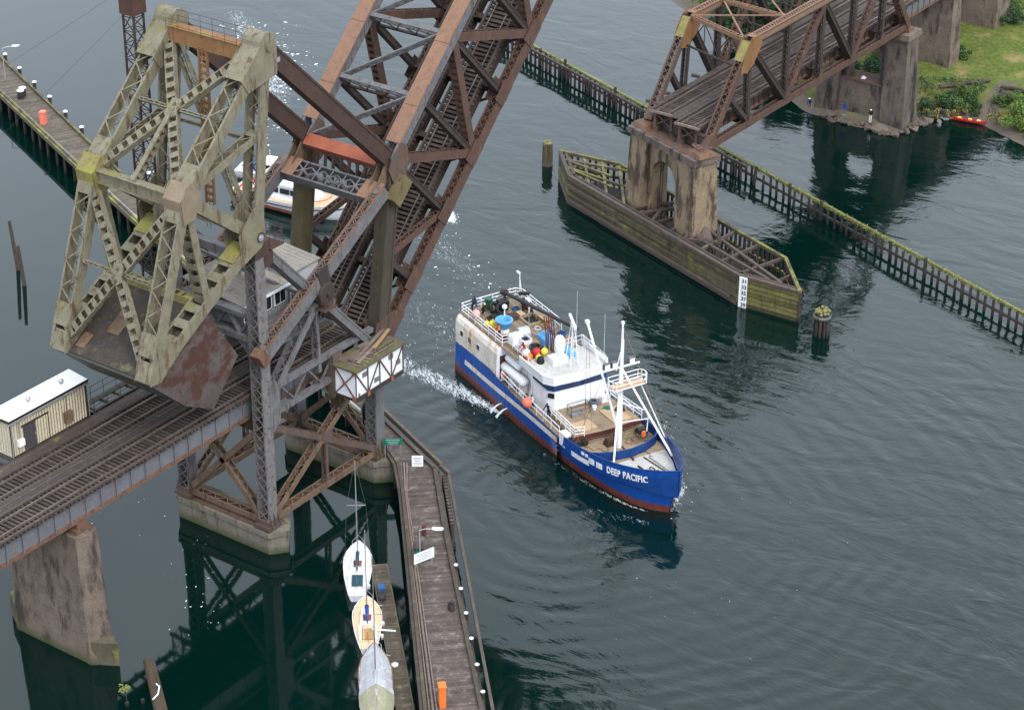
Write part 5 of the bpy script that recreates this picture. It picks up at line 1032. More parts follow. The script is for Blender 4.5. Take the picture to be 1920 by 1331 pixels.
# ================================================================== right bank
shore = [(112, -130), (112, -60), (119, -32), (124.4, -20.4), (127.6, -13.5), (127.4, -9.6), (125.4, -7.2), (119.0, -6.6), (117.6, 0), (118.4, 6.5), (122, 12), (129, 20), (138, 32), (150, 52), (178, 95), (230, 180), (300, 330)]
def sdist(x, y):
    best = 1e9; sg = 1
    for (ax, ay), (bx_, by_) in zip(shore, shore[1:]):
        dx, dy = bx_ - ax, by_ - ay; L_ = dx * dx + dy * dy; tt = max(0, min(1, ((x - ax) * dx + (y - ay) * dy) / L_)); px_, py_ = ax + dx * tt, ay + dy * tt
        d = math.hypot(x - px_, y - py_)
        if d < best: best = d; sg = 1 if (dx * (y - ay) - dy * (x - ax)) < 0 else -1
    return best * sg
def gz(x, y):
    d = sdist(x, y)
    if d < 0: return max(-3, d * .25)
    k = min(1, d / 7.5); h = 2.55 * (k * k * (3 - 2 * k)) * .75 + 2.55 * k * .25
    path = math.exp(-((y + 12.2) / 1.7) ** 2) if d < 8 else 0
    h = h * (1 - .15 * path)
    return h + max(0, d - 7.5) * .095 + mnoise.noise(V((x * .2, y * .2, 0))) * .18 * min(1, d / 3)
b = MB(); xs_ = [106 + i * 1.0 for i in range(60)] + [168 + i * 8 for i in range(30)]; ys_ = [-125 + i * 6 for i in range(14)] + [-42 + i * 1.1 for i in range(90)] + [60 + i * 8 for i in range(34)]
vs = [P(x, y, gz(x, y)) for y in ys_ for x in xs_]; nx = len(xs_)
b.add(vs, [(j * nx + i, j * nx + i + 1, (j + 1) * nx + i + 1, (j + 1) * nx + i) for j in range(len(ys_) - 1) for i in range(nx - 1)], True)
def groundmat():
    m = bpy.data.materials.new('bank_ground'); m.use_nodes = True; t = m.node_tree; bb = t.nodes['Principled BSDF']; l = t.links.new
    g = N(t, 'ShaderNodeNewGeometry'); sp = N(t, 'ShaderNodeSeparateXYZ'); l(g.outputs['Position'], sp.inputs[0])
    def noise(sc, dt, rg): 
        n = N(t, 'ShaderNodeTexNoise', i_Scale=sc, i_Detail=dt, i_Roughness=.65); l(g.outputs['Position'], n.inputs['Vector']); r = N(t, 'ShaderNodeMapRange', clamp=True); r.inputs[1].default_value, r.inputs[2].default_value = rg; l(n.outputs['Fac'], r.inputs[0]); return r.outputs[0], n
    def mixc(f, a, c):
        x = N(t, 'ShaderNodeMixRGB'); l(f, x.inputs[0]) if not isinstance(f, float) else None
        for i, q in ((1, a), (2, c)):
            if isinstance(q, tuple): x.inputs[i].default_value = (*q, 1)
            else: l(q, x.inputs[i])
        return x.outputs[0]
    f1, n1 = noise(.09, 6, (.38, .66)); f2, n2 = noise(.55, 6, (.35, .7)); f3, n3 = noise(5, 4, (.3, .7))
    lawn = mixc(f1, (.09, .145, .027), (.20, .18, .05)); f4_, n4 = noise(1.6, 7, (.42, .62)); f5_, n5 = noise(.22, 5, (.55, .68)); lawn = mixc(f2, (.125, .15, .035), lawn); lawn = mixc(f4_, (.075, .10, .025), lawn); lawn = mixc(f5_, lawn, (.24, .19, .08)); 
    dirt = mixc(f3, (.16, .13, .105), (.095, .08, .065)); rough_g = mixc(f2, (.07, .10, .025), (.16, .14, .055)); 
    hz = N(t, 'ShaderNodeMath', operation='MULTIPLY_ADD'); l(n2.outputs['Fac'], hz.inputs[0]); hz.inputs[1].default_value = .7; l(sp.outputs['Z'], hz.inputs[2])
    r1 = N(t, 'ShaderNodeMapRange', clamp=True); r1.inputs[1].default_value, r1.inputs[2].default_value = .75, 1.15; l(hz.outputs[0], r1.inputs[0])
    r2 = N(t, 'ShaderNodeMapRange', clamp=True); r2.inputs[1].default_value, r2.inputs[2].default_value = 2.75, 3.05; l(hz.outputs[0], r2.inputs[0])
    c = mixc(r1.outputs[0], dirt, rough_g); c = mixc(r2.outputs[0], c, lawn)
    # worn footpath down to the beach
    ys = N(t, 'ShaderNodeMath', operation='ADD'); l(sp.outputs['Y'], ys.inputs[0]); ys.inputs[1].default_value = 12.0
    xa = N(t, 'ShaderNodeMath', operation='MULTIPLY_ADD'); l(n2.outputs['Fac'], xa.inputs[0]); xa.inputs[1].default_value = 1.6; l(ys.outputs[0], xa.inputs[2])
    ab = N(t, 'ShaderNodeMath', operation='ABSOLUTE'); l(xa.outputs[0], ab.inputs[0])
    r3 = N(t, 'ShaderNodeMapRange', clamp=True); r3.inputs[1].default_value, r3.inputs[2].default_value, r3.inputs[3].default_value, r3.inputs[4].default_value = .9, 1.5, 1, 0; l(ab.outputs[0], r3.inputs[0])
    r4 = N(t, 'ShaderNodeMapRange', clamp=True); r4.inputs[1].default_value, r4.inputs[2].default_value, r4.inputs[3].default_value, r4.inputs[4].default_value = 2.95, 3.25, 1, 0; l(hz.outputs[0], r4.inputs[0])
    mm = N(t, 'ShaderNodeMath', operation='MULTIPLY'); l(r3.outputs[0], mm.inputs[0]); l(r4.outputs[0], mm.inputs[1])
    c = mixc(mm.outputs[0], c, dirt); xx = N(t, 'ShaderNodeMixRGB', blend_type='MULTIPLY', i_Fac=.5); l(c, xx.inputs[1]); rr = N(t, 'ShaderNodeMapRange'); rr.inputs[3].default_value = .55; rr.inputs[4].default_value = 1.3; l(n3.outputs['Fac'], rr.inputs[0]); l(rr.outputs[0], xx.inputs[2])
    l(xx.outputs[0], bb.inputs['Base Color']); bb.inputs['Roughness'].default_value = .95; bb.inputs['Specular IOR Level'].default_value = .1
    bp = N(t, 'ShaderNodeBump', i_Strength=.6, i_Distance=.2); l(n3.outputs['Fac'], bp.inputs['Height']); l(bp.outputs[0], bb.inputs['Normal']); MATS['bank_ground'] = m
groundmat()
tag(build('terrain', b, 'bank_ground'), 'grassy river bank with a lawn above a rough slope and a worn path', kind='structure')
def leafblob(b, c, r, n, ls, sq=.8, seed=0):
    rnd = random.Random(seed); sub = [(V(c) + P(rnd.gauss(0, .5), rnd.gauss(0, .5), rnd.gauss(0, .35) * sq) * r, r * rnd.uniform(.3, .55)) for _ in range(7)]
    for i in range(n):
        cc, rr = rnd.choice(sub); d = P(rnd.gauss(0, 1), rnd.gauss(0, 1), rnd.gauss(0, 1)).normalized(); p = cc + P(d.x, d.y, d.z * sq) * rr * rnd.uniform(.55, 1.08)
        a = P(rnd.gauss(0, 1), rnd.gauss(0, 1), rnd.gauss(0, .6)).normalized() * ls * rnd.uniform(.6, 1.2); q = a.orthogonal().normalized(); q.rotate(M.Rotation(rnd.uniform(0, 6.28), 3, a)); q *= ls * .45
        b.add([p - a, p + q, p + a, p - q], [(0, 1, 2, 3)])
random.seed(21)
SPOTS = {'bush at the foot of the streaked arched pier': (127.6, -6.3, 1.9, 'leaf_dark'), 'bush in the middle of the slope between pier and path': (129.5, -8.4, 1.5, 'leaf_mid'), 'low bush below the straight lawn log': (131.6, -9.3, 1.6, 'leaf_mid'), 'dark bush close beside the worn path, above the kayak': (130.2, -10.6, 1.2, 'leaf_dark'), 'small bush in the fork of the worn path': (132.2, -13.4, 1.1, 'leaf_mid'), 'broad light green bush on the bank beyond the kayak': (129.2, -17.2, 2.1, 'leaf_light'), 'mid green bush behind the broad light green one': (131.0, -19.4, 2.2, 'leaf_mid'), 'yellow green bush low on the beach beyond the kayak': (127.6, -19.0, 1.4, 'leaf_light'), 'bush behind the opening of the streaked arched pier': (126.5, 1.5, 2.0, 'leaf_dark'), 'dark bush behind the low wall of the arched pier': (127.5, 4.8, 2.3, 'leaf_blue'), 'tall bush between the arched pier and the lawn pier': (131.0, 3.2, 2.0, 'leaf_dark'), 'bush on the bank edge under the truss': (128.5, 9.5, 2.3, 'leaf_mid'), 'bush by the foot of the lawn pier': (140.0, -4.2, 1.1, 'leaf_mid'), 'bush at the foot of the far lawn pier': (153.2, -5.0, 1.6, 'leaf_dark'), 'mid green bush out in the lawn by the far lawn pier': (157.0, -4.2, 1.8, 'leaf_mid'), 'pale dry clump beside the rocks': (126.6, -7.6, 1.0, 'dry_grass'), 'dry grass clump above the kayak': (129.3, -9.9, .8, 'dry_grass'), 'dry clump at the beach end of the kayak': (129.0, -15.2, .8, 'dry_grass')}
for i, (lab, (x, y, r, m)) in enumerate(SPOTS.items()):
    z = gz(x, y); t = thing('bush', lab, 'bush', (x, y, z)); b = MB(); leafblob(b, (x, y, z + r * .45), r * 1.15, int(900 * r), .17, .75, i); build('foliage', b, m, t); b = MB(); [b.tube((x, y, z - .2), (x + random.uniform(-.4, .4) * r, y + random.uniform(-.4, .4) * r, z + r * .7), .05, .02, 5) for _ in range(5)]; build('stem', b, 'bark', t)
def under():
    for nm, lab, m, n, ls, sd in (('undergrowth', 'brambles and rough green cover on the bank slope', 'leaf_mid', 9000, .15, 1), ('undergrowth', 'darker low leaves among the slope cover', 'leaf_dark', 6500, .16, 2), ('rough_grass', 'dry grass and stalks along the foot of the slope', 'dry_grass', 3600, .16, 3)):
        b = MB(); rnd = random.Random(sd); k = 0
        while k < n:
            x, y = rnd.uniform(118, 152), rnd.uniform(-50, 60); d = sdist(x, y)
            lo, hi = (1.9, 7.6) if sd < 3 else (.9, 4.0)
            if d < lo or d > hi or (119.2 < x < 124.8 and -7 < y < 7): continue
            pth = abs(y + 12.0 - .25 * (x - 130)); fork = abs((y + 14.6) - .8 * (x - 130.5)) if x > 128.5 else 9
            if pth < .9 or (fork < .5 and d < 6): continue
            nz = mnoise.noise(V((x * .45 + sd * 7, y * .45, sd))); 
            if nz < -.05: continue
            k += 1; z = gz(x, y) + rnd.random() ** 1.5 * (.25 + 1.1 * max(0, nz)); a = P(rnd.gauss(0, 1), rnd.gauss(0, 1), rnd.gauss(0, .5) if sd < 3 else rnd.gauss(0, 2)).normalized() * ls * rnd.uniform(.6, 1.3); q = a.orthogonal().normalized(); q.rotate(M.Rotation(rnd.uniform(0, 6.28), 3, a)); q *= ls * (.45 if sd < 3 else .12); p = P(x, y, z); b.add([p - a, p + q, p + a, p - q], [(0, 1, 2, 3)])
        tag(build(nm, b, m), lab, 'plants', kind='stuff')
under()
def tree(lab, x, y, h, r, m, seed):
    z = gz(x, y); t = thing('broadleaf_tree', lab, 'tree', (x, y, z)); rnd = random.Random(seed); b = MB(); b.tube((x, y, z - .5), (x + .2, y, z + h * .55), .3, .16, 8); cr_ = MB()
    for k in range(9):
        a = k * 2.4 + rnd.uniform(-.4, .4); hh = h * (.35 + .55 * k / 9); rr = r * (1.0 - .55 * abs(k / 9 - .35)); e = P(x + math.cos(a) * rr * .6, y + math.sin(a) * rr * .6, z + hh); b.tube((x + .1, y, z + hh * .6), e, .1, .03, 5); leafblob(cr_, e, rr * .62, 1100, .3, .75, seed * 31 + k)
    leafblob(cr_, (x, y, z + h * .92), r * .5, 700, .3, .9, seed * 7); build('trunk', b, 'bark', t); build('crown', cr_, m, t)
TREES = [(132.5, 24, 8, 3.8, 'leaf_dark'), (141, 29, 9, 4.2, 'leaf_mid'), (133, 17.5, 7.5, 3.6, 'leaf_dark'), (144, 24, 12, 5, 'leaf_blue'), (150, 20, 11, 4.6, 'leaf_mid'), (140, 15, 8, 3.6, 'leaf_mid'), (158, 27, 13, 5.5, 'leaf_dark'), (158, 14, 9, 4, 'leaf_blue')]
for i, q in enumerate(TREES):
    lab = ['dark round tree at the water edge beyond the truss hip', 'mid green tree behind the first hip of the truss', 'low dark tree nearest the far truss side', 'blue green tall tree seen through the truss', 'mid green tree on the upper bank behind the tracks'][i] if i < 5 else 'leafy tree in the grove on the bank beyond the truss'
    tree(lab, *q, i + 3)
for o in COL.objects:
    if o.get('label') == 'leafy tree in the grove on the bank beyond the truss': o['group'] = 'trees in the grove beyond the truss'
random.seed(5)
for i in range(40):
    f = i / 30; 
    if i < 31: x, y = (118.3 if f < .62 else 118.3 + (f - .62) * 17) + random.uniform(-.5, .5), (3.6 - f * 16 if f < .62 else -6.4 - (f - .62) * 2.5) + random.uniform(-.35, .35); s = random.uniform(.45, .9)
    else: x, y = random.uniform(123.6, 127.2), random.uniform(-9.2, -7.0); s = random.uniform(.35, .7)
    if i == 14: s = 1.25
    m = 'rock' if i < 31 else 'grey_rock'; me_b = MB(); rnd = random.Random(i)
    bmq = bmesh.new()
    for k in range(16): d = P(rnd.gauss(0, 1), rnd.gauss(0, 1), rnd.gauss(0, .8)).normalized(); bmq.verts.new((d.x * s * rnd.uniform(.7, 1.2), d.y * s * rnd.uniform(.6, 1.0), d.z * s * .62))
    hl = bmesh.ops.convex_hull(bmq, input=bmq.verts); bmq.verts.index_update(); me_b.add([v.co.copy() for v in bmq.verts], [[v.index for v in f.verts] for f in bmq.faces]); bmq.free()
    solo('boulder', me_b, m, 'brown boulder in the rocks along the foot of the streaked pier' if i < 31 else 'pale grey boulder in the heap between streaked pier and kayak', 'boulder', 'brown boulders along the pier foot' if i < 31 else 'grey boulders beside the pier', loc=(x, y, max(-.02, gz(x, y)) + s * .28), rot=rnd.uniform(0, 6))
for lab, a, c in (('lawn edge log on the arched pier side of the worn path', (131.2, -5.6), (135.6, -10.4)), ('lawn edge log on the open bank side of the worn path', (135.4, -12.2), (134.2, -19.5))):
    b = MB(); n = 8; pts = [P(a[0] + (c[0] - a[0]) * i / n, a[1] + (c[1] - a[1]) * i / n, 0) for i in range(n + 1)]
    for q in pts: q.z = gz(q.x, q.y) + .2
    b.path(pts, .27, 8); solo('lawn_log', b, 'brown_timber', lab, 'log')
ky = thing('kayak', 'red kayak with yellow hatches pulled up on the little beach', 'kayak', (127.35, -11.7, .25), math.atan2(-3.9, .75))
b = MB(); st = [(-2.1, .03, .28), (-1.5, .2, .24), (-.8, .33, .2), (0, .37, .18), (.8, .33, .2), (1.5, .2, .24), (2.1, .03, .3)]
b.loft([[P(x, -w_, zt), P(x, -w_ * .6, -.1), P(x, w_ * .6, -.1), P(x, w_, zt), P(x, 0, zt + .07)] for x, w_, zt in st]); build('hull', b, 'red', ky, local=True)
b = MB(); [b.box((x, 0, .3), (.45, .36, .05)) for x in (-1.25, .1, 1.2)]; build('hatch', b, 'yellow', ky, local=True); b = MB(); b.lathe((-.45, 0, .2), [(.3, .0), (.32, .06), (.24, .08), (.2, .0)], 14, Z); b.lathe((.65, 0, .2), [(.26, .0), (.28, .06), (.2, .08), (.16, .0)], 14, Z); build('cockpit', b, 'black_rubber', ky, local=True)
# ================================================================== people
def person(label, loc, yaw, H, top, legs, headm='hair', pose='stand', shoes='cloth_black', headgear=None):
    """one continuous skinned body; clothing colours by region of the same surface"""
    lean, bend, arms = {'stand': (0, 0, ((.04, .10, -.26), (.10, .04, -.46))), 'rail': (.10, 0, ((.10, .10, -.16), (.24, .06, -.26))), 'crouch': (.16, .5, ((.12, .08, -.2), (.22, .02, -.38))), 'fish': (-.02, 0, ((.06, .10, -.2), (.22, .05, -.16))), 'sit': (.02, 1, ((.08, .09, -.2), (.22, .05, -.28)))}[pose]
    hipz = .52 - .2 * (bend == .5) - .27 * (bend == 1); v = []; e = []; r = []; reg = []
    def add(p, rad, par=None, g=1):
        v.append(V(p) * H); r.append(rad * H); reg.append(g)
        if par is not None: e.append((par, len(v) - 1))
        return len(v) - 1
    pel = add((0, 0, hipz), .075, None, 2); wai = add((lean * .3, 0, hipz + .1), .07, pel); che = add((lean * .75, 0, hipz + .22), .083, wai); sh = add((lean, 0, hipz + .3), .055, che); nk = add((lean * 1.1 + .005, 0, hipz + .335), .03, sh, 0); hd = add((lean * 1.2 + .015, 0, hipz + .385), .05, nk, 0); ht = add((lean * 1.2 + .012, 0, hipz + .44), .052, hd, 0)
    fing = []
    for s in (-1, 1):
        so_ = add((lean, s * .11, hipz + .295), .042, sh); (ex, ey, ez), (wx, wy, wz) = arms
        el = add((lean + ex, s * (.10 + ey * .35), hipz + .3 + ez * .72), .031, so_); wr = add((lean + wx, s * (.07 + wy), hipz + .3 + wz * .78), .022, el, 1); ha = add((lean + wx + .03, s * (.07 + wy), hipz + .3 + wz * .78 - .035), .022, wr, 0); fing.append((V(v[ha]), (V(v[ha]) - V(v[el])).normalized(), s))
        hp = add((0, s * .052, hipz - .02), .06, pel, 2)
        if bend == 1: kn = add((.22, s * .06, hipz - .02), .045, hp, 2); an = add((.24, s * .06, .05), .03, kn, 2)
        elif bend: kn = add((.16, s * .08, .26), .046, hp, 2); an = add((.0, s * .07, .05), .03, kn, 2)
        else: kn = add((.015, s * .058, .275), .043, hp, 2); an = add((-.01, s * .06, .045), .028, kn, 2)
        add((v[an].x / H + .085, s * .065, .02), .024, an, 3)
    me = bpy.data.meshes.new('person'); me.from_pydata(v, e, []); o = bpy.data.objects.new('person', me); COL.objects.link(o)
    sk = o.modifiers.new('skin', 'SKIN'); sk.use_smooth_shade = True
    for i, q in enumerate(me.skin_vertices[0].data): q.radius = (r[i], r[i]); q.use_root = (i == 0)
    ss_ = o.modifiers.new('sub', 'SUBSURF'); ss_.levels = 1; ss_.render_levels = 1
    dg = bpy.context.evaluated_depsgraph_get(); dg.update(); m2 = bpy.data.meshes.new_from_object(o.evaluated_get(dg)); o.modifiers.clear(); o.data = m2; bpy.data.meshes.remove(me)
    bm = bmesh.new(); bm.from_mesh(m2)
    for f in bm.faces:
        c = f.calc_center_median(); best = 1e9; g = 1
        for a, b in e:
            pa, pb = v[a], v[b]; ab = pb - pa; t = max(0, min(1, (c - pa).dot(ab) / ab.length_squared)); d = (c - pa - ab * t).length - (r[a] + (r[b] - r[a]) * t)
            if d < best: best = d; g = reg[a] if t < .5 and a != 0 else reg[b]
        f.material_index = g; f.smooth = True
    mb = MB()
    for c, d, s in fing:   # four fingers and a thumb on each palm
        sd = d.orthogonal().normalized()
        for k, ln in enumerate((.036, .042, .04, .03)): b0 = c + sd * (k - 1.5) * .011 * H; k1 = b0 + d * ln * .55 * H; mb.tube(b0, k1, .0058 * H, .0054 * H, 5); mb.tube(k1, k1 + (d + P(.3, 0, -.5)).normalized() * ln * .45 * H, .0054 * H, .004 * H, 5)
        mb.tube(c - d * .01 * H, c + (d + sd * 1.6).normalized() * .034 * H, .0064 * H, .005 * H, 5)
    hc = v[hd].lerp(v[ht], .5); mb.tube(hc + P(.045, 0, -.004) * H, hc + P(.066, 0, -.014) * H, .009 * H, .006 * H, 5)
    vs = [bm.verts.new(q) for q in mb.v]
    for f in mb.f: 
        try: bm.faces.new([vs[i] for i in f]).material_index = 0
        except ValueError: pass
    bm.to_mesh(m2); bm.free()
    for m in ('skin', top, legs, shoes): m2.materials.append(MATS[m])
    o.location = loc; o.rotation_euler = (0, 0, yaw); m2.name = 'person'; tag(o, label, 'person'); OFF[o.name] = V()
    b = MB(); b.lathe(hc + P(-.008, 0, -.012) * H, [(.06 * H, 0), (.064 * H, .02 * H), (.058 * H, .05 * H), (.03 * H, .07 * H), (.003, .076 * H)], 10)
    if headgear == 'brim': b.lathe(hc + P(0, 0, .012) * H, [(.05 * H, 0), (.1 * H, 0), (.1 * H, .006 * H), (.05 * H, .012 * H)], 12)
    build('hat' if headgear else 'hair', b, headgear and headm or headm, o, local=True)
    b = MB(); [b.ball(hc + P(.05, s * .02, .006) * H, .0062 * H, 5) for s in (-1, 1)]; build('eyes', b, 'black_rubber', o, local=True)
    return o

# ================================================================== fishing ship
SO = V((41.85, .05, 0)); SA = R(-114.847)
ship = thing('fishing_ship', 'blue and white longline fishing ship with a tan deck, steaming towards the viewer', 'fishing ship', SO, SA)
SR = M.Rotation(SA, 3, 'Z')
def sw(s, t, z=0): return SO + SR @ V((s, -t, z))       # ship (forward, starboard, up) to world
def sp(name, fn, m):
    b = MB(); fn(b); return build(name, b, m, ship, local=True)
def q3(s, t, z): return V((s, -t, z))
def itp(tab, x):
    for (a, va), (b, vb) in zip(tab, tab[1:]):
        if x <= b: return va + (vb - va) * max(0, min(1, (x - a) / (b - a))) if b > a else vb
    return tab[-1][1]
WLT = [(0, 4.0), (12, 4.1), (15, 3.95), (19, 3.75), (23.5, 3.42), (27, 2.85), (29.7, 2.05), (31.2, 1.15), (32.35, .04)]
TPT = [(0, 3.9), (8, 4.05), (15, 4.0), (21.3, 4.12), (24, 4.02), (27, 3.62), (29, 3.1), (31, 2.25), (32.7, 1.15), (33.7, .05)]
TZ = [(0, 3.25), (7, 3.45), (8.2, 3.3), (13, 2.75), (20, 2.6), (20.05, 1.95), (21.3, 1.95), (21.35, 3.05), (24.5, 3.3), (28, 3.72), (31, 4.25), (33.7, 4.95)]
def half(s, z):
    zt = max(itp(TZ, s), 3.0) ; k = max(0, min(1.1, z / zt)); f = s / (32.35 + 1.35 * min(1.05, z / 4.9)); a = itp(WLT, min(1, f) * 32.35); c = itp(TPT, min(1, f) * 33.7)
    return a + (c - a) * (min(1, k / .62) ** 1.4)
def hullpaint():
    m = bpy.data.materials.new('hull_paint'); m.use_nodes = True; t = m.node_tree; bb = t.nodes['Principled BSDF']; l = t.links.new
    g = N(t, 'ShaderNodeTexCoord'); sp_ = N(t, 'ShaderNodeSeparateXYZ'); l(g.outputs['Object'], sp_.inputs[0])
    n1 = N(t, 'ShaderNodeTexNoise', i_Scale=.8, i_Detail=7.0, i_Roughness=.65); l(g.outputs['Object'], n1.inputs['Vector'])
    mp = N(t, 'ShaderNodeMapping'); mp.inputs['Scale'].default_value = (1.5, 1.5, .3); l(g.outputs['Object'], mp.inputs['Vector']); n2 = N(t, 'ShaderNodeTexNoise', i_Scale=1.2, i_Detail=8.0, i_Roughness=.75); l(mp.outputs[0], n2.inputs['Vector'])
    r = N(t, 'ShaderNodeValToRGB'); r.color_ramp.elements[0].color = (.006, .048, .235, 1); r.color_ramp.elements[1].color = (.006, .076, .36, 1); l(n1.outputs['Fac'], r.inputs[0])
    # rusty wear: low on the side, worst aft
    a = N(t, 'ShaderNodeMapRange', clamp=True); a.inputs[1].default_value, a.inputs[2].default_value, a.inputs[3].default_value, a.inputs[4].default_value = .2, 1.7, .26, 0; l(sp_.outputs['Z'], a.inputs[0])
    ax = N(t, 'ShaderNodeMapRange', clamp=True); ax.inputs[1].default_value, ax.inputs[2].default_value, ax.inputs[3].default_value, ax.inputs[4].default_value = 0, 24, .1, -.02; l(sp_.outputs['X'], ax.inputs[0])
    s1 = N(t, 'ShaderNodeMath', operation='ADD'); l(a.outputs[0], s1.inputs[0]); l(ax.outputs[0], s1.inputs[1]); s2 = N(t, 'ShaderNodeMath', operation='ADD'); l(s1.outputs[0], s2.inputs[0]); l(n2.outputs['Fac'], s2.inputs[1])
    rr = N(t, 'ShaderNodeMapRange', clamp=True); rr.inputs[1].default_value, rr.inputs[2].default_value = .68, .8; l(s2.outputs[0], rr.inputs[0])
    x1 = N(t, 'ShaderNodeMixRGB'); l(rr.outputs[0], x1.inputs[0]); l(r.outputs[0], x1.inputs[1]); rc = N(t, 'ShaderNodeMixRGB'); l(n1.outputs['Fac'], rc.inputs[0]); rc.inputs[1].default_value = (.06, .05, .05, 1); rc.inputs[2].default_value = (.17, .10, .06, 1); l(rc.outputs[0], x1.inputs[2])
    zz = N(t, 'ShaderNodeMath', operation='MULTIPLY_ADD'); l(n2.outputs['Fac'], zz.inputs[0]); zz.inputs[1].default_value = .5; l(sp_.outputs['Z'], zz.inputs[2])
    rb = N(t, 'ShaderNodeMapRange', clamp=True); rb.inputs[1].default_value, rb.inputs[2].default_value, rb.inputs[3].default_value, rb.inputs[4].default_value = .9, 1.05, 1, 0; l(zz.outputs[0], rb.inputs[0])
    rd = N(t, 'ShaderNodeMixRGB'); l(n1.outputs['Fac'], rd.inputs[0]); rd.inputs[1].default_value = (.09, .03, .025, 1); rd.inputs[2].default_value = (.20, .045, .03, 1)
    x2 = N(t, 'ShaderNodeMixRGB'); l(rb.outputs[0], x2.inputs[0]); l(x1.outputs[0], x2.inputs[1]); l(rd.outputs[0], x2.inputs[2]); l(x2.outputs[0], bb.inputs['Base Color']); bb.inputs['Roughness'].default_value = .42; bb.inputs['Specular IOR Level'].default_value = .4
    m3 = N(t, 'ShaderNodeMapping'); m3.inputs['Scale'].default_value = (.7, .7, 2.6); l(g.outputs['Object'], m3.inputs['Vector']); n5 = N(t, 'ShaderNodeTexNoise', i_Scale=2.2, i_Detail=8.0, i_Roughness=.7); l(m3.outputs[0], n5.inputs['Vector'])
    s5 = N(t, 'ShaderNodeMapRange', clamp=True); s5.inputs[1].default_value, s5.inputs[2].default_value, s5.inputs[4].default_value = .6, .72, .55; l(n5.outputs['Fac'], s5.inputs[0]); x3 = N(t, 'ShaderNodeMixRGB'); l(s5.outputs[0], x3.inputs[0]); l(x2.outputs[0], x3.inputs[1]); x3.inputs[2].default_value = (.035, .05, .11, 1); l(x3.outputs[0], bb.inputs['Base Color'])
    sw_ = N(t, 'ShaderNodeMath', operation='MULTIPLY'); l(sp_.outputs['X'], sw_.inputs[0]); sw_.inputs[1].default_value = 8.4; si_ = N(t, 'ShaderNodeMath', operation='SINE'); l(sw_.outputs[0], si_.inputs[0]); hb = N(t, 'ShaderNodeMath', operation='MULTIPLY_ADD'); l(n1.outputs['Fac'], hb.inputs[0]); hb.inputs[1].default_value = 3.0; l(si_.outputs[0], hb.inputs[2]); bp = N(t, 'ShaderNodeBump', i_Strength=.35, i_Distance=.03); l(hb.outputs[0], bp.inputs['Height']); l(bp.outputs[0], bb.inputs['Normal'])
    MATS['hull_paint'] = m
hullpaint()
ST = [0, 1.5, 3, 5, 7, 8.2, 10, 13, 16, 18, 20, 20.05, 21.3, 21.35] + [22 + .4 * k for k in range(24)] + [31.5, 31.8, 32.1, 32.4, 32.7, 33.0, 33.25, 33.45, 33.6, 33.7]
def hull(b):
    rings = []
    for s in ST:
        zt = itp(TZ, s); sg = []
        for k, z in enumerate((-1.6, -.7, 0, .5, 1.0, 1.6, 2.2, zt)):
            z = min(z, zt - .001 * (7 - k)); f = s / 33.7; ss = f * (32.35 + 1.35 * max(-.4, z) / 4.9) if s > 20 else s; h_ = half(s if s <= 20 else ss, max(0, z)) * (1 if z >= 0 else (1 + z * .12)); sg.append((ss, h_, z))
        rings.append(sg)
    for sd in (1, -1): b.loft([[q3(a, sd * h_, z) for a, h_, z in sg] for sg in rings], close=False, caps=False, smooth=True)
    b.add([q3(a, h_, z) for a, h_, z in rings[0]] + [q3(a, -h_, z) for a, h_, z in reversed(rings[0])], [tuple(range(16))])
sp('hull', hull, 'hull_paint')
def inner(b):
    for s0, s1 in zip(ST[13:], ST[14:]):
        for sd in (1, -1):
            def pr(s): 
                f = s / 33.7; zt = itp(TZ, s); return [q3(f * (32.35 + 1.35 * zt / 4.9), sd * max(.02, half(f * (32.35 + 1.35 * zt / 4.9), zt) - o), z) for o, z in ((0.0, zt), (.14, zt + .004), (.16, 2.2))]
            a, c = pr(s0), pr(s1); b.add(a + c, [(0, 1, 4, 3), (1, 2, 5, 4)])
sp('bulwark_inside', inner, 'blue_paint')
sp('bulwark_rim', lambda b: [b.path([q3((s / 33.7) * (32.35 + 1.35 * itp(TZ, s) / 4.9), sd * (half((s / 33.7) * (32.35 + 1.35 * itp(TZ, s) / 4.9), itp(TZ, s)) - .04), itp(TZ, s) + .02) for s in ST[13:]], .07, 6) for sd in (1, -1)], 'blue_paint')
def deckpoly(b, s0, s1, z, inset=.12, n=12, th=.1):
    st = [s0 + (s1 - s0) * i / n for i in range(n + 1)]; pts = [q3(s, half(s, max(z, 1)) - inset, z) for s in st] + [q3(s, -(half(s, max(z, 1)) - inset), z) for s in reversed(st)]; b.prism(pts, (0, 0, -th))
sp('main_deck', lambda b: deckpoly(b, 8.2, 22.0, 2.5), 'deck_tan'); sp('fore_deck', lambda b: deckpoly(b, 21.4, 26.2, 2.36), 'deck_tan'); sp('bow_deck', lambda b: deckpoly(b, 25.2, 32.6, 2.3, .16, 16), 'deck_grey')
def stripe(b, s0, s1, z0, z1, hgt, o=.03):
    n = max(2, int((s1 - s0) / .8)); pts = []
    for i in range(n + 1):
        s = s0 + (s1 - s0) * i / n; z = z0 + (z1 - z0) * i / n; pts.append([q3(s, half(s, z + k * hgt / 2) + o, z + k * hgt / 2) for k in (-1, 1)])
    for a, c in zip(pts, pts[1:]): b.add([a[0], c[0], c[1], a[1], a[0] + V((0, .05, 0)), c[0] + V((0, .05, 0)), c[1] + V((0, .05, 0)), a[1] + V((0, .05, 0))], [(0, 1, 2, 3), (0, 4, 5, 1), (3, 2, 6, 7), (0, 3, 7, 4), (1, 5, 6, 2)])
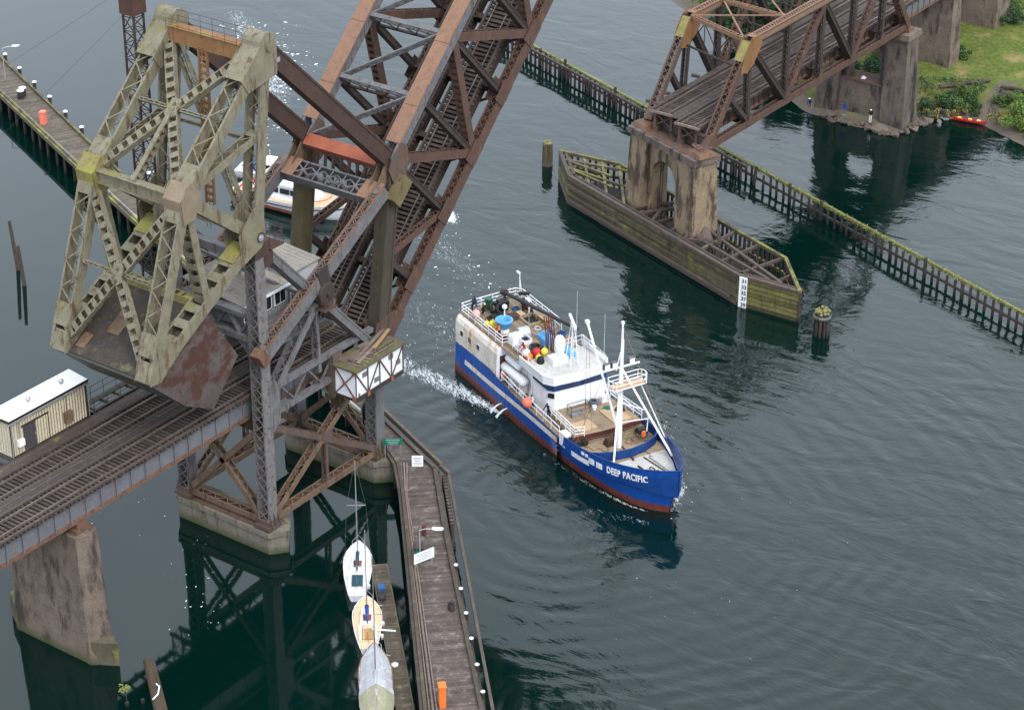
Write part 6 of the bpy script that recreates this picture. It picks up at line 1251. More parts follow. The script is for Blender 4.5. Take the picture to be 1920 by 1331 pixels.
sp('white_stripe', lambda b: stripe(b, 2.0, 19.8, 1.82, 2.14, .48), 'rusty_white'); sp('white_stripe', lambda b: stripe(b, 22.3, 24.9, 2.05, 2.25, .5), 'clean_white')
sp('rub_rail', lambda b: stripe(b, 24.6, 32.2, 1.7, 2.15, .09, .05), 'blue_paint')
for s, z, l_, h_ in ((24.95, 2.62, .75, .55), (26.0, 2.7, .75, .55), (23.9, 2.9, .4, .3), (24.45, 2.9, .35, .3)): sp('freeing_port', lambda b: stripe(b, s, s + l_, z, z + .05, h_, .04), 'ship_white')
# painted name wrapped on the bow plating
def hullname(s0, z0, rise, size, txt):
    c = bpy.data.curves.new('name', 'FONT'); c.body = txt; c.size = size; c.extrude = .012; c.resolution_u = 3; c.offset = size * .03; c.space_character = 1.12; c.space_word = 1.0
    o = bpy.data.objects.new('n', c); COL.objects.link(o); dg = bpy.context.evaluated_depsgraph_get(); dg.update(); me = bpy.data.meshes.new_from_object(o.evaluated_get(dg)); bpy.data.objects.remove(o); bpy.data.curves.remove(c)
    tabl = []; L_ = 0; s = s0; prev = None
    while s < 33.2:
        p = V((s, half(s, z0 + rise * (s - s0)), 0))
        if prev is not None: L_ += (p - prev).length
        tabl.append((L_, s)); prev = p; s += .05
    for v_ in me.vertices:
        s = itp(tabl, v_.co.x); z = z0 + rise * (s - s0) + v_.co.y * 1.45; v_.co = q3(s, half(s, z) + .055 + v_.co.z, z)
    me.name = 'ship_name'; me.materials.clear(); o = link('ship_name', me, 'clean_white'); o.parent = ship; OFF[o.name] = SO
hullname(27.35, 2.5, .13, .66, 'DEEP PACIFIC')
# stern house
def house(b):
    prof = [(3.92, 3.2), (3.94, 4.6), (3.9, 5.5), (3.72, 5.95), (3.35, 6.2)]
    rings = []
    for s, k in ((-.02, 0), (.05, 0), (.5, .0), (8.2, 0)):
        sh_ = .35 if s < .04 else 0; rings.append([q3(s, t - sh_, z - (.3 if s < .04 and z > 6 else 0)) for t, z in prof] + [q3(s, -t + sh_, z - (.3 if s < .04 and z > 6 else 0)) for t, z in reversed(prof)])
    b.loft(rings[1:], close=True)
sp('stern_house', house, 'rusty_white')
sp('house_end', lambda b: b.prism([q3(8.22, t, z) for t, z in ((4.0, 2.5), (3.95, 4.6), (3.9, 5.5), (3.72, 5.95), (3.35, 6.18), (2.5, 6.18), (2.5, 2.5))], (.06, 0, 0)), 'ship_white')
for s in (1.4, 3.0, 4.7):
    f = MB(); f.box(q3(s, 3.95, 4.65), (.62, .06, .62)); w_ = build('window', f, 'rusty_white', ship, local=True); g = MB(); g.box(q3(s, 3.985, 4.65), (.5, .03, .5)); build('pane', g, 'tan_rust' if s == 3.0 else 'glass_dark', w_, local=True)
sp('doorway', lambda b: b.box(q3(8.3, 3.2, 4.05), (.05, .8, 2.5)), 'maroon'); sp('aft_deck', lambda b: b.box(q3(5.6, 0, 6.22), (11.3, 6.9, .06)), 'deck_wood'); sp('upper_deck', lambda b: (b.box(q3(11, 0, 6.05), (6.6, 6.4, .28))), 'ship_white')
sp('aft_deck_forward', lambda b: b.box(q3(10.9, 0, 6.23), (6.4, 6.0, .06)), 'deck_wood')
sp('inner_wall', lambda b: b.box(q3(11.2, 0, 4.25), (6.2, 4.9, 3.5)), 'ship_white')
# wheelhouse
def wheel(b):
    pl = lambda z, o: [q3(13.2, 3.0 + o, z), q3(16.2 + o, 3.0 + o, z), q3(16.75 + o, 2.55 + o, z), q3(16.85 + o, 0, z), q3(16.75 + o, -2.9 - o, z), q3(16.2 + o, -3.25 - o, z), q3(13.2, -3.25 - o, z)]
    b.loft([pl(2.45, 0), pl(6.0, 0)])
sp('wheelhouse', wheel, 'clean_white')
sp('side_screen', lambda b: b.prism([q3(12.6, 3.04, 2.5), q3(13.8, 3.04, 5.2), q3(16.2, 3.04, 5.2), q3(16.2, 3.04, 2.5)], (0, -.05, 0)), 'ship_white')
def band(b):
    pts = [(13.6, 3.06), (16.3, 3.06), (16.82, 2.62), (16.92, 0), (16.82, -2.95), (16.3, -3.3)]
    for (a, c), (d, e) in zip(pts, pts[1:]): b.beam(q3(a, c, 5.6), q3(d, e, 5.6), .05, .54, (q3(d, e, 0) - q3(a, c, 0)).cross(Z))
sp('window_band', band, 'royal_blue')
for a, c, d, e, n in ((13.8, 3.09, 16.2, 3.09, 3), (16.3, 3.06, 16.83, 2.64, 1), (16.86, 2.4, 16.95, .1, 3), (16.95, -.1, 16.86, -2.8, 3)):
    for i in range(n):
        p0, p1 = q3(a, c, 5.62).lerp(q3(d, e, 5.62), (i + .08) / n), q3(a, c, 5.62).lerp(q3(d, e, 5.62), (i + .92) / n); sp('window_pane', lambda b: b.beam(p0 + V((.015, -.015, 0)), p1 + V((.015, -.015, 0)), .04, .46, (p1 - p0).cross(Z)), 'blue_glass')
sp('corner_window', lambda b: b.beam(q3(16.36, 3.07, 4.85), q3(16.84, 2.66, 4.85), .04, .5, (q3(16.84, 2.66, 0) - q3(16.36, 3.07, 0)).cross(Z)), 'glass_dark')
def visor(b):
    pl = lambda z, o: [q3(11.6, 3.35 + o, z), q3(15.9 + o, 3.35 + o, z), q3(16.8 + o, 2.75 + o, z), q3(17.05 + o, 0, z), q3(16.8 + o, -3.0 - o, z), q3(15.9 + o, -3.55 - o, z), q3(11.6, -3.55 - o, z)]
    o_, i_ = [pl(5.92, 0), pl(6.85, .08)], [pl(6.86, -.02), pl(6.3, -.08)]; r = o_ + i_
    b.loft(r, close=False, caps=False); b.prism(pl(5.93, -.01), (0, 0, .1))
sp('visor', visor, 'clean_white')
sp('fly_deck', lambda b: b.prism([q3(12.0, 3.2, 6.3), q3(15.8, 3.2, 6.3), q3(16.65, 2.65, 6.3), q3(16.9, 0, 6.3), q3(16.65, -2.9, 6.3), q3(15.8, -3.4, 6.3), q3(12.0, -3.4, 6.3)], (0, 0, .05)), 'deck_grey')
def sq(pts, z): return [q3(s, t, z) for s, t in pts]
sp('fly_rail', lambda b: (rail_run(b, sq([(11.8, 3.2), (14.2, 3.25), (16.3, 3.0)], 6.8), .5, 1, 1.2, .022), rail_run(b, sq([(16.3, -3.2), (11.8, -3.5), (11.8, -1.5)], 6.5), .9, 2, 1.2, .022)), 'clean_white')
sp('aft_rail', lambda b: (rail_run(b, sq([(8.2, 3.3), (.3, 3.35), (.15, 2.4), (-.1, -2.9), (.6, -3.4), (8.0, -3.35)], 6.25), 1.05, 3, 1.3, .042), rail_run(b, sq([(8.2, 3.3), (8.2, 2.7), (12, 2.75)], 6.3), 1.0, 3, 1.0, .03)), 'clean_white')
sp('gangway_rail', lambda b: (rail_run(b, [q3(s, half(s, 3) - .12, itp(TZ, s)) for s in (9.2, 12, 14.5, 17, 20)], 1.0, 2, 1.3, .042), rail_run(b, [q3(s, -half(s, 3) + .12, itp(TZ, s)) for s in (9.2, 12, 14.5, 17, 20)], 1.0, 2, 1.3, .03)), 'clean_white')
# raised tan deck before the wheelhouse, with boxes and hatches
sp('hatch_deck', lambda b: b.prism(sq([(16.6, 3.0), (21.9, 3.45), (22.2, 0), (22.0, -3.6), (16.6, -3.3)], 3.3), (0, 0, -.5)), 'deck_tan')
sp('deck_edge', lambda b: b.prism(sq([(21.92, 3.5), (22.22, 0), (22.02, -3.65), (21.95, -3.65), (22.12, 0), (21.85, 3.5)], 3.31), (0, 0, -.45)), 'maroon')
sp('hatch_cover', lambda b: (b.box(q3(20.6, 1.7, 3.36), (1.7, 1.9, .12)), b.box(q3(20.2, -1.9, 3.36), (2.6, 1.9, .12))), 'hatch_tan')
sp('fore_rail', lambda b: rail_run(b, sq([(17.4, 3.25), (21.9, 3.5), (22.1, 2.6)], 3.3), 1.0, 3, 1.0, .04), 'clean_white'); sp('fore_rail', lambda b: rail_run(b, sq([(17.0, -3.35), (21.9, -3.7)], 3.3), 1.0, 3, 1.1, .04), 'clean_white')
sp('side_locker', lambda b: b.prism([q3(20.2, 3.4, 2.0), q3(20.2, 3.4, 3.3), q3(20.2, 4.1, 3.3), q3(20.2, 4.1, 2.0)], (1.0, 0, 0)), 'clean_white')
sp('winch', lambda b: (b.tube(q3(21.0, 3.0, 2.75), q3(21.0, 3.9, 2.75), .35, .35, 10), b.tube(q3(21.5, 2.6, 2.7), q3(22.4, 2.6, 2.7), .3, .3, 10), b.box(q3(21.8, 3.2, 2.6), (.9, 1.2, .4))), 'dark_metal')
# breakwater across the bow
def bw(b):
    pts = [(24.6, 3.75), (25.2, 2.9), (25.75, 1.5), (25.95, 0), (25.75, -1.6), (25.1, -3.1), (24.4, -3.8)]
    for (a, c), (d, e) in zip(pts, pts[1:]): b.beam(q3(a, c, 2.75), q3(d, e, 2.75), .1, 1.0, (q3(d, e, 0) - q3(a, c, 0)).cross(Z))
sp('breakwater', bw, 'blue_paint')
# mast, stays, platform
sp('mast', lambda b: (b.tube(q3(23.9, 0, 2.3), q3(23.9, 0, 10.4), .27, .2, 12), b.tube(q3(23.9, 0, 10.3), q3(23.9, 0, 15.0), .16, .09, 10), b.tube(q3(23.7, -.25, 2.8), q3(23.75, -.25, 13.2), .05, .05, 6), [b.tube(q3(23.75, -.25, 3 + k * .4), q3(23.9, -.05, 3 + k * .4), .03, .03, 5) for k in range(26)], b.tube(q3(23.9, 0, 12.6), q3(23.9, .55, 10.4), .05, .05, 6)), 'clean_white')
sp('crosstree', lambda b: (b.tube(q3(23.8, 1.75, 10.55), q3(23.8, -1.95, 10.55), .09, .09, 8), b.box(q3(23.9, 0, 15.05), (.25, .25, .2))), 'clean_white')
sp('crow_platform', lambda b: b.prism([q3(24.4 + .55 * math.sin(a) , -.35 + (1.45 if math.cos(a) > 0 else -1.45) + .35 * math.cos(a), 8.95) for a in [math.pi * 2 * k / 16 for k in range(16)]], (0, 0, .06)), 'hatch_tan')
sp('crow_rail', lambda b: ([b.path([q3(24.4 + .6 * math.sin(a), -.35 + (1.5 if math.cos(a) >= 0 else -1.5) + .4 * math.cos(a), z) for a in [math.pi * 2 * k / 16 for k in range(17)]], .04, 6) for z in (8.95, 9.4, 9.85)], [b.tube(q3(24.4 + .6 * math.sin(a), -.35 + (1.5 if math.cos(a) >= 0 else -1.5) + .4 * math.cos(a), 8.95), q3(24.4 + .6 * math.sin(a), -.35 + (1.5 if math.cos(a) >= 0 else -1.5) + .4 * math.cos(a), 9.85), .03, .03, 5) for a in [math.pi * 2 * k / 8 for k in range(8)]]), 'clean_white')
for t in (1.3, .5, -1.3):
    f = MB(); f.box(q3(23.45, t, 10.75), (.35, .62, .6)); fl_ = build('floodlight', f, 'grey_paint', ship, local=True); g = MB(); g.box(q3(23.65, t, 10.75), (.06, .48, .46)); build('lens', g, 'clean_white', fl_, local=True)
sp('stay_leg', lambda b: b.tube(q3(26.5, 2.2, 2.3), q3(24.0, .2, 8.4), .1, .09, 8), 'clean_white'); sp('stay_leg', lambda b: b.tube(q3(27.9, -3.15, 2.6), q3(24.0, -.1, 10.3), .12, .1, 8), 'clean_white'); sp('stay_leg', lambda b: b.tube(q3(26.0, -3.75, 3.0), q3(24.5, -1.6, 9.0), .07, .06, 8), 'grey_green_paint' if False else 'ship_white')
sp('strut', lambda b: (b.tube(q3(25.6, -1.6, 6.6), q3(23.95, 0, 7.0), .06, .06, 6), b.tube(q3(26.2, -1.9, 6.0), q3(23.95, 0, 4.9), .06, .06, 6), b.tube(q3(25.9, -1.75, 6.4), q3(25.8, -1.7, 4.5), .05, .05, 6)), 'clean_white')
sp('derrick', lambda b: (b.tube(q3(23.7, .15, 4.4), q3(18.6, .35, 12.7), .13, .12, 8), b.box(q3(18.55, .35, 12.8), (.35, .35, .3))), 'clean_white')
sp('rigging', lambda b: [b.tube(q3(*a), q3(*c), .018, .018, 4) for a, c in (((18.6, .35, 12.8), (23.9, 0, 14.8)), ((18.6, .35, 12.7), (21.6, 2.3, 2.5)), ((18.6, .3, 12.7), (21.9, 1.6, 2.5)), ((23.9, 0, 14.8), (33.4, 0, 5.0)), ((23.9, 0, 14.8), (26.5, -3.6, 3.2)), ((23.8, 1.7, 10.5), (22.6, 3.7, 3.2)), ((23.8, -1.9, 10.5), (22.6, -3.7, 3.2)), ((18.6, .35, 12.8), (14.4, -.4, 9.6)))], 'rope')
# upper works behind the wheelhouse
sp('dome_stand', lambda b: (b.box(q3(13.6, .4, 6.65), (1.2, 1.6, .7)), b.tube(q3(13.9, .4, 6.9), q3(13.9, .4, 7.8), .2, .2, 10)), 'clean_white'); sp('satellite_dome', lambda b: b.lathe(q3(13.9, .4, 7.55), [(.42, 0), (.5, .2), (.52, .9), (.46, 1.35), (.3, 1.65), (.02, 1.78)], 16), 'clean_white')
sp('radar_mast', lambda b: ([b.tube(q3(14.5 + dx, -.6 + dy, 6.3), q3(14.5 + dx * .25, -.6 + dy * .25, 10.3), .05, .04, 6) for dx in (-.5, .5) for dy in (-.45, .45)], [b.tube(q3(14.5 - .4 + .06 * k, -.6 - .36 + .05 * k, 6.8 + k * .6), q3(14.5 + .4 - .06 * k, -.6 + .36 - .05 * k, 7.2 + k * .6), .03, .03, 5) for k in range(6)], b.tube(q3(14.5, -.6, 10.2), q3(14.5, -.6, 10.65), .2, .2, 10)), 'clean_white'); sp('radar_scanner', lambda b: b.box(q3(14.5, -.6, 10.75), (.22, 3.0, .2), frame(V((.35, .94, 0)), Z)), 'clean_white')
sp('whip_antenna', lambda b: [b.tube(q3(s, t, 6.4), q3(s, t, z), .018, .01, 4) for s, t, z in ((15.8, -3.3, 11.5), (12.3, -2.4, 12.5), (16.2, 2.9, 11.0), (13.0, 3.2, 11.6), (15.5, 1.2, 9.0))], 'clean_white')
sp('port_rail_panel', lambda b: [b.tube(q3(11.5 + .3 * k, -3.45, 6.3), q3(11.5 + .3 * k, -3.45, 7.3), .03, .03, 5) for k in range(9)] and b.beam(q3(11.5, -3.45, 7.3), q3(13.9, -3.45, 7.3), .05, .05), 'clean_white')
sp('boom', lambda b: (b.tube(q3(.6, -1.3, 7.5), q3(10.6, -3.55, 7.45), .22, .17, 10), b.tube(q3(.3, -1.2, 7.5), q3(.75, -1.32, 7.5), .36, .36, 10), b.beam(q3(1.8, -2.2, 7.7), q3(2.6, -2.9, 7.9), .3, .3)), 'dark_metal')
sp('stern_light_mast', lambda b: (b.tube(q3(.2, -3.2, 6.25), q3(.2, -3.2, 9.0), .06, .05, 6), b.tube(q3(.7, -3.2, 6.25), q3(.25, -3.2, 8.3), .04, .04, 6), b.box(q3(.1, -3.1, 9.05), (.5, .2, .15))), 'clean_white')
sp('hatch_coaming', lambda b: (b.box(q3(5.1, -.9, 6.42), (2.0, .14, .34)), b.box(q3(5.1, -2.4, 6.42), (2.0, .14, .34)), b.box(q3(4.15, -1.65, 6.42), (.14, 1.6, .34)), b.box(q3(6.05, -1.65, 6.42), (.14, 1.6, .34))), 'deck_tan'); sp('hatch_shade_plate', lambda b: b.box(q3(5.1, -1.65, 6.27), (1.8, 1.4, .04)), 'black_rubber')  # black plate inside the coaming paints the shade of the open hatch
sp('steel_hood', lambda b: b.loft([[q3(7.75 + .75 * math.cos(a), t, 6.3 + 1.15 * math.sin(a)) for a in [math.pi * k / 10 for k in range(11)]] for t in (.25, 1.35)], close=True), 'galvanised')
sp('stair_bulkhead', lambda b: b.box(q3(8.35, 1.9, 6.75), (.9, 1.1, 1.0)), 'clean_white'); sp('aft_stairs', lambda b: [b.box(q3(8.5 + .3 * k, 2.35, 5.9 - .35 * k), (.28, .7, .05)) for k in range(9)], 'ship_white')
sp('life_raft_canister', lambda b: (b.lathe(q3(8.0, 3.1, 4.15), [(.02, 0), (.4, .06), (.45, .3), (.45, 4.0), (.4, 4.25), (.02, 4.3)], 14, X)), 'clean_white'); sp('life_raft_canister', lambda b: b.lathe(q3(8.5, 2.9, 5.15), [(.02, 0), (.32, .06), (.36, .25), (.36, 2.4), (.02, 2.5)], 14, X), 'clean_white')
[sp('canister_cradle', lambda b: b.box(q3(s, 3.05, 3.5), (.12, .9, 1.4)), 'ship_white') for s in (8.6, 10.2, 11.8)]
sp('discharge_water', lambda b: [b.loft([[q3(s - .35 * u, 4.0 + 1.1 * u + k * .02, .9 - .88 * u * u) + V((k * (.05 + .16 * u), 0, 0)) for k in (-1, 1)] for u in (0, .25, .5, .75, 1.0)], close=False, caps=False, smooth=True) for s in (9.5, 10.6)], 'foam_sheet_solid')
# loose gear: each piece its own thing
def gear(name, label, cat, s, t, z, fn, m, group=None, rot=0.0):
    b = MB(); fn(b); return solo(name, b, m, label, cat, group, loc=sw(s, t, z), rot=SA + rot)
dz = 6.27
def tubf(b): b.lathe((0, 0, 0), [(.62, 0), (.78, .55), (.86, .62), (.9, .8), (.8, .9), (.62, .82), (.6, .3), (.02, .28)], 16)
gear('plastic_tub', 'round sky blue tub on a white stand at mid deck of the fishing ship', 'tub', 5.8, 1.75, dz + .55, tubf, 'sky_blue_plastic'); gear('tub_stand', 'pale stand under the round blue tub at mid deck', 'stand', 5.8, 1.75, dz, lambda b: b.lathe((0, 0, 0), [(.5, 0), (.55, .52), (.02, .54)], 14), 'ship_white'); gear('lamp_pole', 'white pole with a pale green lamp beside the round blue tub', 'pole', 5.2, 1.35, dz, lambda b: (b.tube((0, 0, 0), (0, 0, 2.3), .06, .06, 8), b.ball((0, 0, 2.35), .26, 8)), 'clean_white')
gear('tarped_crate', 'sky blue tarp over a crate behind the bundle of rust red poles', 'crate', 9.7, -.55, dz, lambda b: (b.loft([[P(-.6, -.5, 0), P(.6, -.5, 0), P(.6, .5, 0), P(-.6, .5, 0)], [P(-.65, -.55, .8), P(.65, -.55, .8), P(.65, .55, .8), P(-.65, .55, .8)], [P(-.3, -.2, 1.25), P(.35, -.25, 1.2), P(.3, .25, 1.3), P(-.25, .3, 1.2)]])), 'sky_blue_plastic'); gear('tarp_bundle', 'sky blue tarp bundle behind the white satellite dome', 'tarp', 12.9, -1.1, dz, lambda b: b.loft([[P(-.7, -.5, 0), P(.7, -.5, 0), P(.7, .5, 0), P(-.7, .5, 0)], [P(-.6, -.55, .6), P(.65, -.45, .7), P(.6, .5, .6), P(-.6, .5, .75)], [P(-.3, -.2, .95), P(.35, -.25, .9), P(.3, .25, 1.0), P(-.25, .3, .9)]]), 'sky_blue_plastic')
gear('ribbed_hose_drum', 'wide dark grey ribbed ring lying on the deck aft of the wheelhouse', 'tyre', 10.6, 1.05, dz, lambda b: [b.torus((0, 0, .15 + .16 * k), .55, .13, Z, 18, 6) for k in range(3)], 'tarp_grey' if False else 'dark_metal')
for i, (s, t, rr, lab) in enumerate(((1.7, .6, .45, 'black tyre leaning near the stern behind the others'), (2.3, .1, .5, 'large black tyre standing in the middle of the stern pile'), (2.9, .9, .42, 'black tyre lying flat in front of the stern pile'), (3.1, 1.5, .5, 'black tyre lying nearest the starboard rail'))):
    gear('tyre', lab + ' on the fishing ship', 'tyre', s, t, dz + (.5 if i < 2 else .15), lambda b: b.torus((0, 0, 0), rr, .17, (V((.8, .3, .4)) if i < 2 else Z), 16, 7), 'black_rubber')
gear('green_barrel', 'dark green barrel by the stern rail of the fishing ship', 'barrel', .7, .55, dz, lambda b: b.lathe((0, 0, 0), [(.38, 0), (.4, .5), (.38, 1.0), (.4, 1.02), (.02, 1.05)], 14), 'green'); gear('black_bin', 'black square bin beside the tyres at the stern', 'bin', 1.6, -.5, dz, lambda b: b.loft([[P(-k, -k, z), P(k, -k, z), P(k, k, z), P(-k, k, z)] for k, z in ((.4, 0), (.48, .9), (.5, 1.0), (.42, 1.02))]), 'black_rubber')
gear('tarp_pile', 'dark brown folded tarp beside the open hatch on the stern deck', 'tarp', 3.6, -.5, dz, lambda b: b.loft([[P(-.6, -.5, 0), P(.6, -.45, 0), P(.65, .5, 0), P(-.6, .5, 0)], [P(-.45, -.4, .3), P(.5, -.3, .35), P(.45, .4, .3), P(-.4, .4, .38)]]), 'rust_dark'); gear('cardboard_box', 'flat pale box beside the dark tarp on the stern deck', 'box', 3.7, -1.3, dz, lambda b: (b.box((0, 0, .2), (.9, .6, .4)), b.box((0, 0, .42), (.92, .1, .02))), 'hatch_tan'); gear('bait_table', 'tan table top beside the open hatch on the port side', 'table', 5.9, -2.6, dz, lambda b: (b.box((0, 0, .7), (1.8, .9, .12)), [b.box((x, y, .33), (.08, .08, .66)) for x in (-.8, .8) for y in (-.35, .35)]), 'hatch_tan')
gear('white_bin', 'white open bin holding dark cloth near the forward end of the stern deck', 'bin', 8.9, 1.3, dz, lambda b: b.loft([[P(-k, -k * .8, z), P(k, -k * .8, z), P(k, k * .8, z), P(-k, k * .8, z)] for k, z in ((.6, 0), (.65, .75), (.58, .76), (.55, .3))]), 'clean_white'); gear('dark_cloth', 'dark blue cloth hanging over the white bin', 'cloth', 9.3, 1.35, dz + .3, lambda b: b.loft([[P(-.4, -.3, .48), P(.3, -.3, .5), P(.35, .3, .48), P(-.4, .3, .5)], [P(-.1, -.2, .62), P(.2, -.2, .55), P(.2, .25, .6), P(-.1, .2, .58)]]), 'cloth_navy')
def buoy(b, r): b.ball((0, 0, r), r, 10, 1.06); b.tube((0, 0, 2 * r), (0, 0, 2 * r + .18), .07, .05, 6)
for lab, s, t, z, r, m in (('pale pink round buoy tied to the starboard stern rail', 2.7, 3.1, dz + .45, .42, 'pale_pink'), ('yellow float cluster buoy beside the round blue tub', 4.6, 2.3, dz, .42, 'yellow'), ('smaller yellow float aft of the round blue tub', 4.1, 2.7, dz, .33, 'yellow'), ('salmon pink buoy in the doorway of the stern house', 8.55, 3.3, 3.0, .36, 'pink_orange'), ('big orange pink buoy hung on the starboard rail abreast of the wheelhouse', 14.6, 4.25, 3.05, .48, 'pink_orange'), ('yellow green buoy on the pile behind the fly deck rail', 12.2, 1.0, dz + .3, .36, 'yellow'), ('white buoy on the pile behind the fly deck rail', 11.2, 2.4, dz, .4, 'clean_white'), ('pale yellow buoy nearest the wheelhouse in the buoy pile', 12.5, 1.8, dz, .34, 'cloth_yellow'), ('red buoy in the middle of the pile behind the fly deck', 11.6, 1.5, dz, .42, 'red'), ('orange red buoy at the starboard edge of the buoy pile', 11.9, 2.5, dz, .36, 'orange')):
    gear('buoy', lab, 'buoy', s, t, z, lambda b: buoy(b, r), m, 'buoys on the fishing ship')
gear('black_bag', 'dark bag slumped at the forward end of the buoy pile', 'bag', 13.0, 1.9, dz, lambda b: b.lathe((0, 0, 0), [(.3, 0), (.4, .3), (.3, .65), (.1, .8), (.02, .82)], 9), 'black_rubber'); gear('net_heap', 'heap of red netting under the buoys behind the fly deck', 'net', 11.0, 1.9, dz, lambda b: b.lathe((0, 0, 0), [(.8, 0), (.75, .25), (.4, .45), (.02, .5)], 9), 'maroon')
gear('pole_bundle', 'bundle of rust red flag poles leaning by the satellite dome', 'poles', 11.4, -.3, dz, lambda b: [b.tube((.2 * k, .1 * k, 0), (.2 * k - 1.3, .12 * k + .3, 3.1 + .1 * k), .07, .06, 6) for k in range(-2, 3)], 'maroon'); gear('net_roll', 'red and grey net rolled against the port rail at the stern', 'net', 2.6, -2.7, dz, lambda b: (b.lathe((-.9, 0, .3), [(.02, 0), (.3, .05), (.34, .9), (.28, 1.7), (.02, 1.8)], 9, X)), 'maroon'); gear('white_davit', 'white davit post with a cap on the port side of the stern deck', 'davit', 3.6, -2.3, dz, lambda b: (b.tube((0, 0, 0), (0, 0, 1.4), .1, .09, 8), b.box((-.15, 0, 1.45), (.7, .3, .14))), 'clean_white')
gear('pallet', 'low wooden pallet on the deck in front of the steel hood', 'pallet', 9.5, .4, dz, lambda b: [b.box((0, -.5 + .2 * k, .14), (1.2, .14, .04)) for k in range(6)] + [b.box((x, 0, .06), (.1, 1.1, .1)) for x in (-.5, 0, .5)], 'teak')
gear('deck_rack', 'black tube rack standing before the wheelhouse front', 'rack', 18.3, .9, 3.32, lambda b: ([b.tube((x, y, 0), (x, y, 1.0), .03, .03, 5) for x in (-.4, .4) for y in (-1, 1)], [b.tube((x, -1, z), (x, 1, z), .03, .03, 5) for x in (-.4, .4) for z in (.5, 1.0)], [b.tube((-.4, y, z), (.4, y, z), .03, .03, 5) for y in (-1, 1) for z in (.5, 1.0)]), 'dark_metal'); gear('silver_tray', 'silver tray in the black rack before the wheelhouse', 'tray', 18.4, 1.2, 3.34, lambda b: b.loft([[P(-k * .5, -k, z), P(k * .5, -k, z), P(k * .5, k, z), P(-k * .5, k, z)] for k, z in ((.6, 0), (.66, .3), (.6, .3), (.55, .1))]), 'galvanised')
gear('hose_coil', 'blue and grey hose coil against the wheelhouse front', 'hose', 17.5, -1.2, 3.34, lambda b: [b.torus((0, 0, .06 + .1 * k), .42 - .03 * k, .06, Z, 16, 5) for k in range(4)], 'denim'); gear('white_bucket', 'white bucket on the tan deck before the wheelhouse', 'bucket', 18.5, -.7, 3.34, lambda b: b.lathe((0, 0, 0), [(.16, 0), (.22, .42), (.19, .42), (.15, .05), (.01, .04)], 12), 'clean_white'); gear('pale_crate', 'pale grey crate at the port front of the wheelhouse', 'crate', 17.6, -2.3, 3.34, lambda b: (b.box((0, 0, .3), (.5, .7, .6)), b.box((0, 0, .62), (.55, .75, .05))), 'ship_white'); gear('green_net', 'flat green net beside the white bucket', 'net', 18.9, -1.9, 3.34, lambda b: b.lathe((0, 0, 0), [(.5, 0), (.4, .1), (.02, .16)], 9), 'green'); gear('deck_winch', 'dark mooring winch on the port edge of the hatch deck', 'winch', 19.9, -2.6, 3.4, lambda b: (b.tube((0, -.35, .3), (0, .35, .3), .24, .24, 10), b.box((0, 0, .1), (.6, .8, .2))), 'rust_dark')
gear('rope_heap', 'heap of tan rope along the port side of the fore deck', 'rope', 23.6, -2.4, 2.38, lambda b: [b.torus((random.uniform(-.5, .5), random.uniform(-.7, .7), .05 + .03 * k), random.uniform(.3, .6), .035, V((random.uniform(-.1, .1), random.uniform(-.1, .1), 1)), 14, 5) for k in range(8)], 'rope')
gear('anchor_gear', 'dark windlass and anchor gear on the grey bow deck', 'windlass', 29.8, .2, 2.3, lambda b: ([b.tube((.0, -.7 + .3 * k, .3), (.0, -.5 + .3 * k, .3), .3, .3, 10) for k in range(5)], b.box((0, 0, .12), (.9, 1.6, .24)), b.beam((-2.2, -.1, .1), (0, 0, .15), .12, .12), b.torus((-.9, .6, .2), .3, .06, V((.3, .4, 1)), 12, 5)), 'rust_dark'); gear('anchor_chain', 'rusty chain run along the grey bow deck to the tip', 'chain', 28.2, -1.2, 2.32, lambda b: [b.torus((-1.6 + .16 * k, -.2 + .02 * k, .05), .09, .03, (Z if k % 2 else Y), 8, 4) for k in range(26)], 'rust_dark'); gear('bow_pipe', 'bent grey pipe lying on the bow deck on the port side', 'pipe', 28.4, -1.6, 2.32, lambda b: b.path([P(-1.6, .3, .06), P(-1.8, .05, .06), P(-1.6, -.15, .06), P(1.6, .1, .06)], .05, 6), 'grey_green_paint' if False else 'galvanised'); gear('deck_rail_strip', 'dark steel rail laid across the fore deck by the mast foot', 'rail', 24.6, -.1, 2.37, lambda b: b.beam((-1.6, .3, .04), (2.0, -.2, .04), .16, .08), 'rust_dark')
gear('mast_winch', 'dark cargo winch at the foot of the white mast', 'winch', 23.2, .5, 2.38, lambda b: (b.tube((0, -.4, .45), (0, .4, .45), .3, .3, 10), b.box((0, 0, .2), (.7, 1.0, .4)), b.box((0, .5, .45), (.5, .08, .8))), 'rust_dark'); gear('fore_winch', 'black mooring winch on the port side before the hatch deck', 'winch', 22.9, -3.1, 2.38, lambda b: (b.tube((0, -.5, .4), (0, .5, .4), .32, .32, 10), b.box((0, 0, .2), (.8, 1.1, .4))), 'dark_metal')
for i, (s, t) in enumerate(((4.2, 2.0), (6.9, -1.3), (8.2, -1.9), (3.4, 2.4), (10.3, -1.6), (9.6, 2.3), (2.2, -1.6), (7.2, 2.4))):
    gear('rope_coil', 'coil of worn rope lying on the stern deck of the fishing ship', 'rope', s, t, dz, lambda b: [b.torus((random.uniform(-.06, .06), random.uniform(-.06, .06), .05 + .07 * k), .34 - .04 * k, .05, V((random.uniform(-.1, .1), random.uniform(-.1, .1), 1)), 14, 5) for k in range(3)], ('rope', 'tarp_grey', 'cloth_blue', 'maroon')[i % 4], 'rope coils on the stern deck')
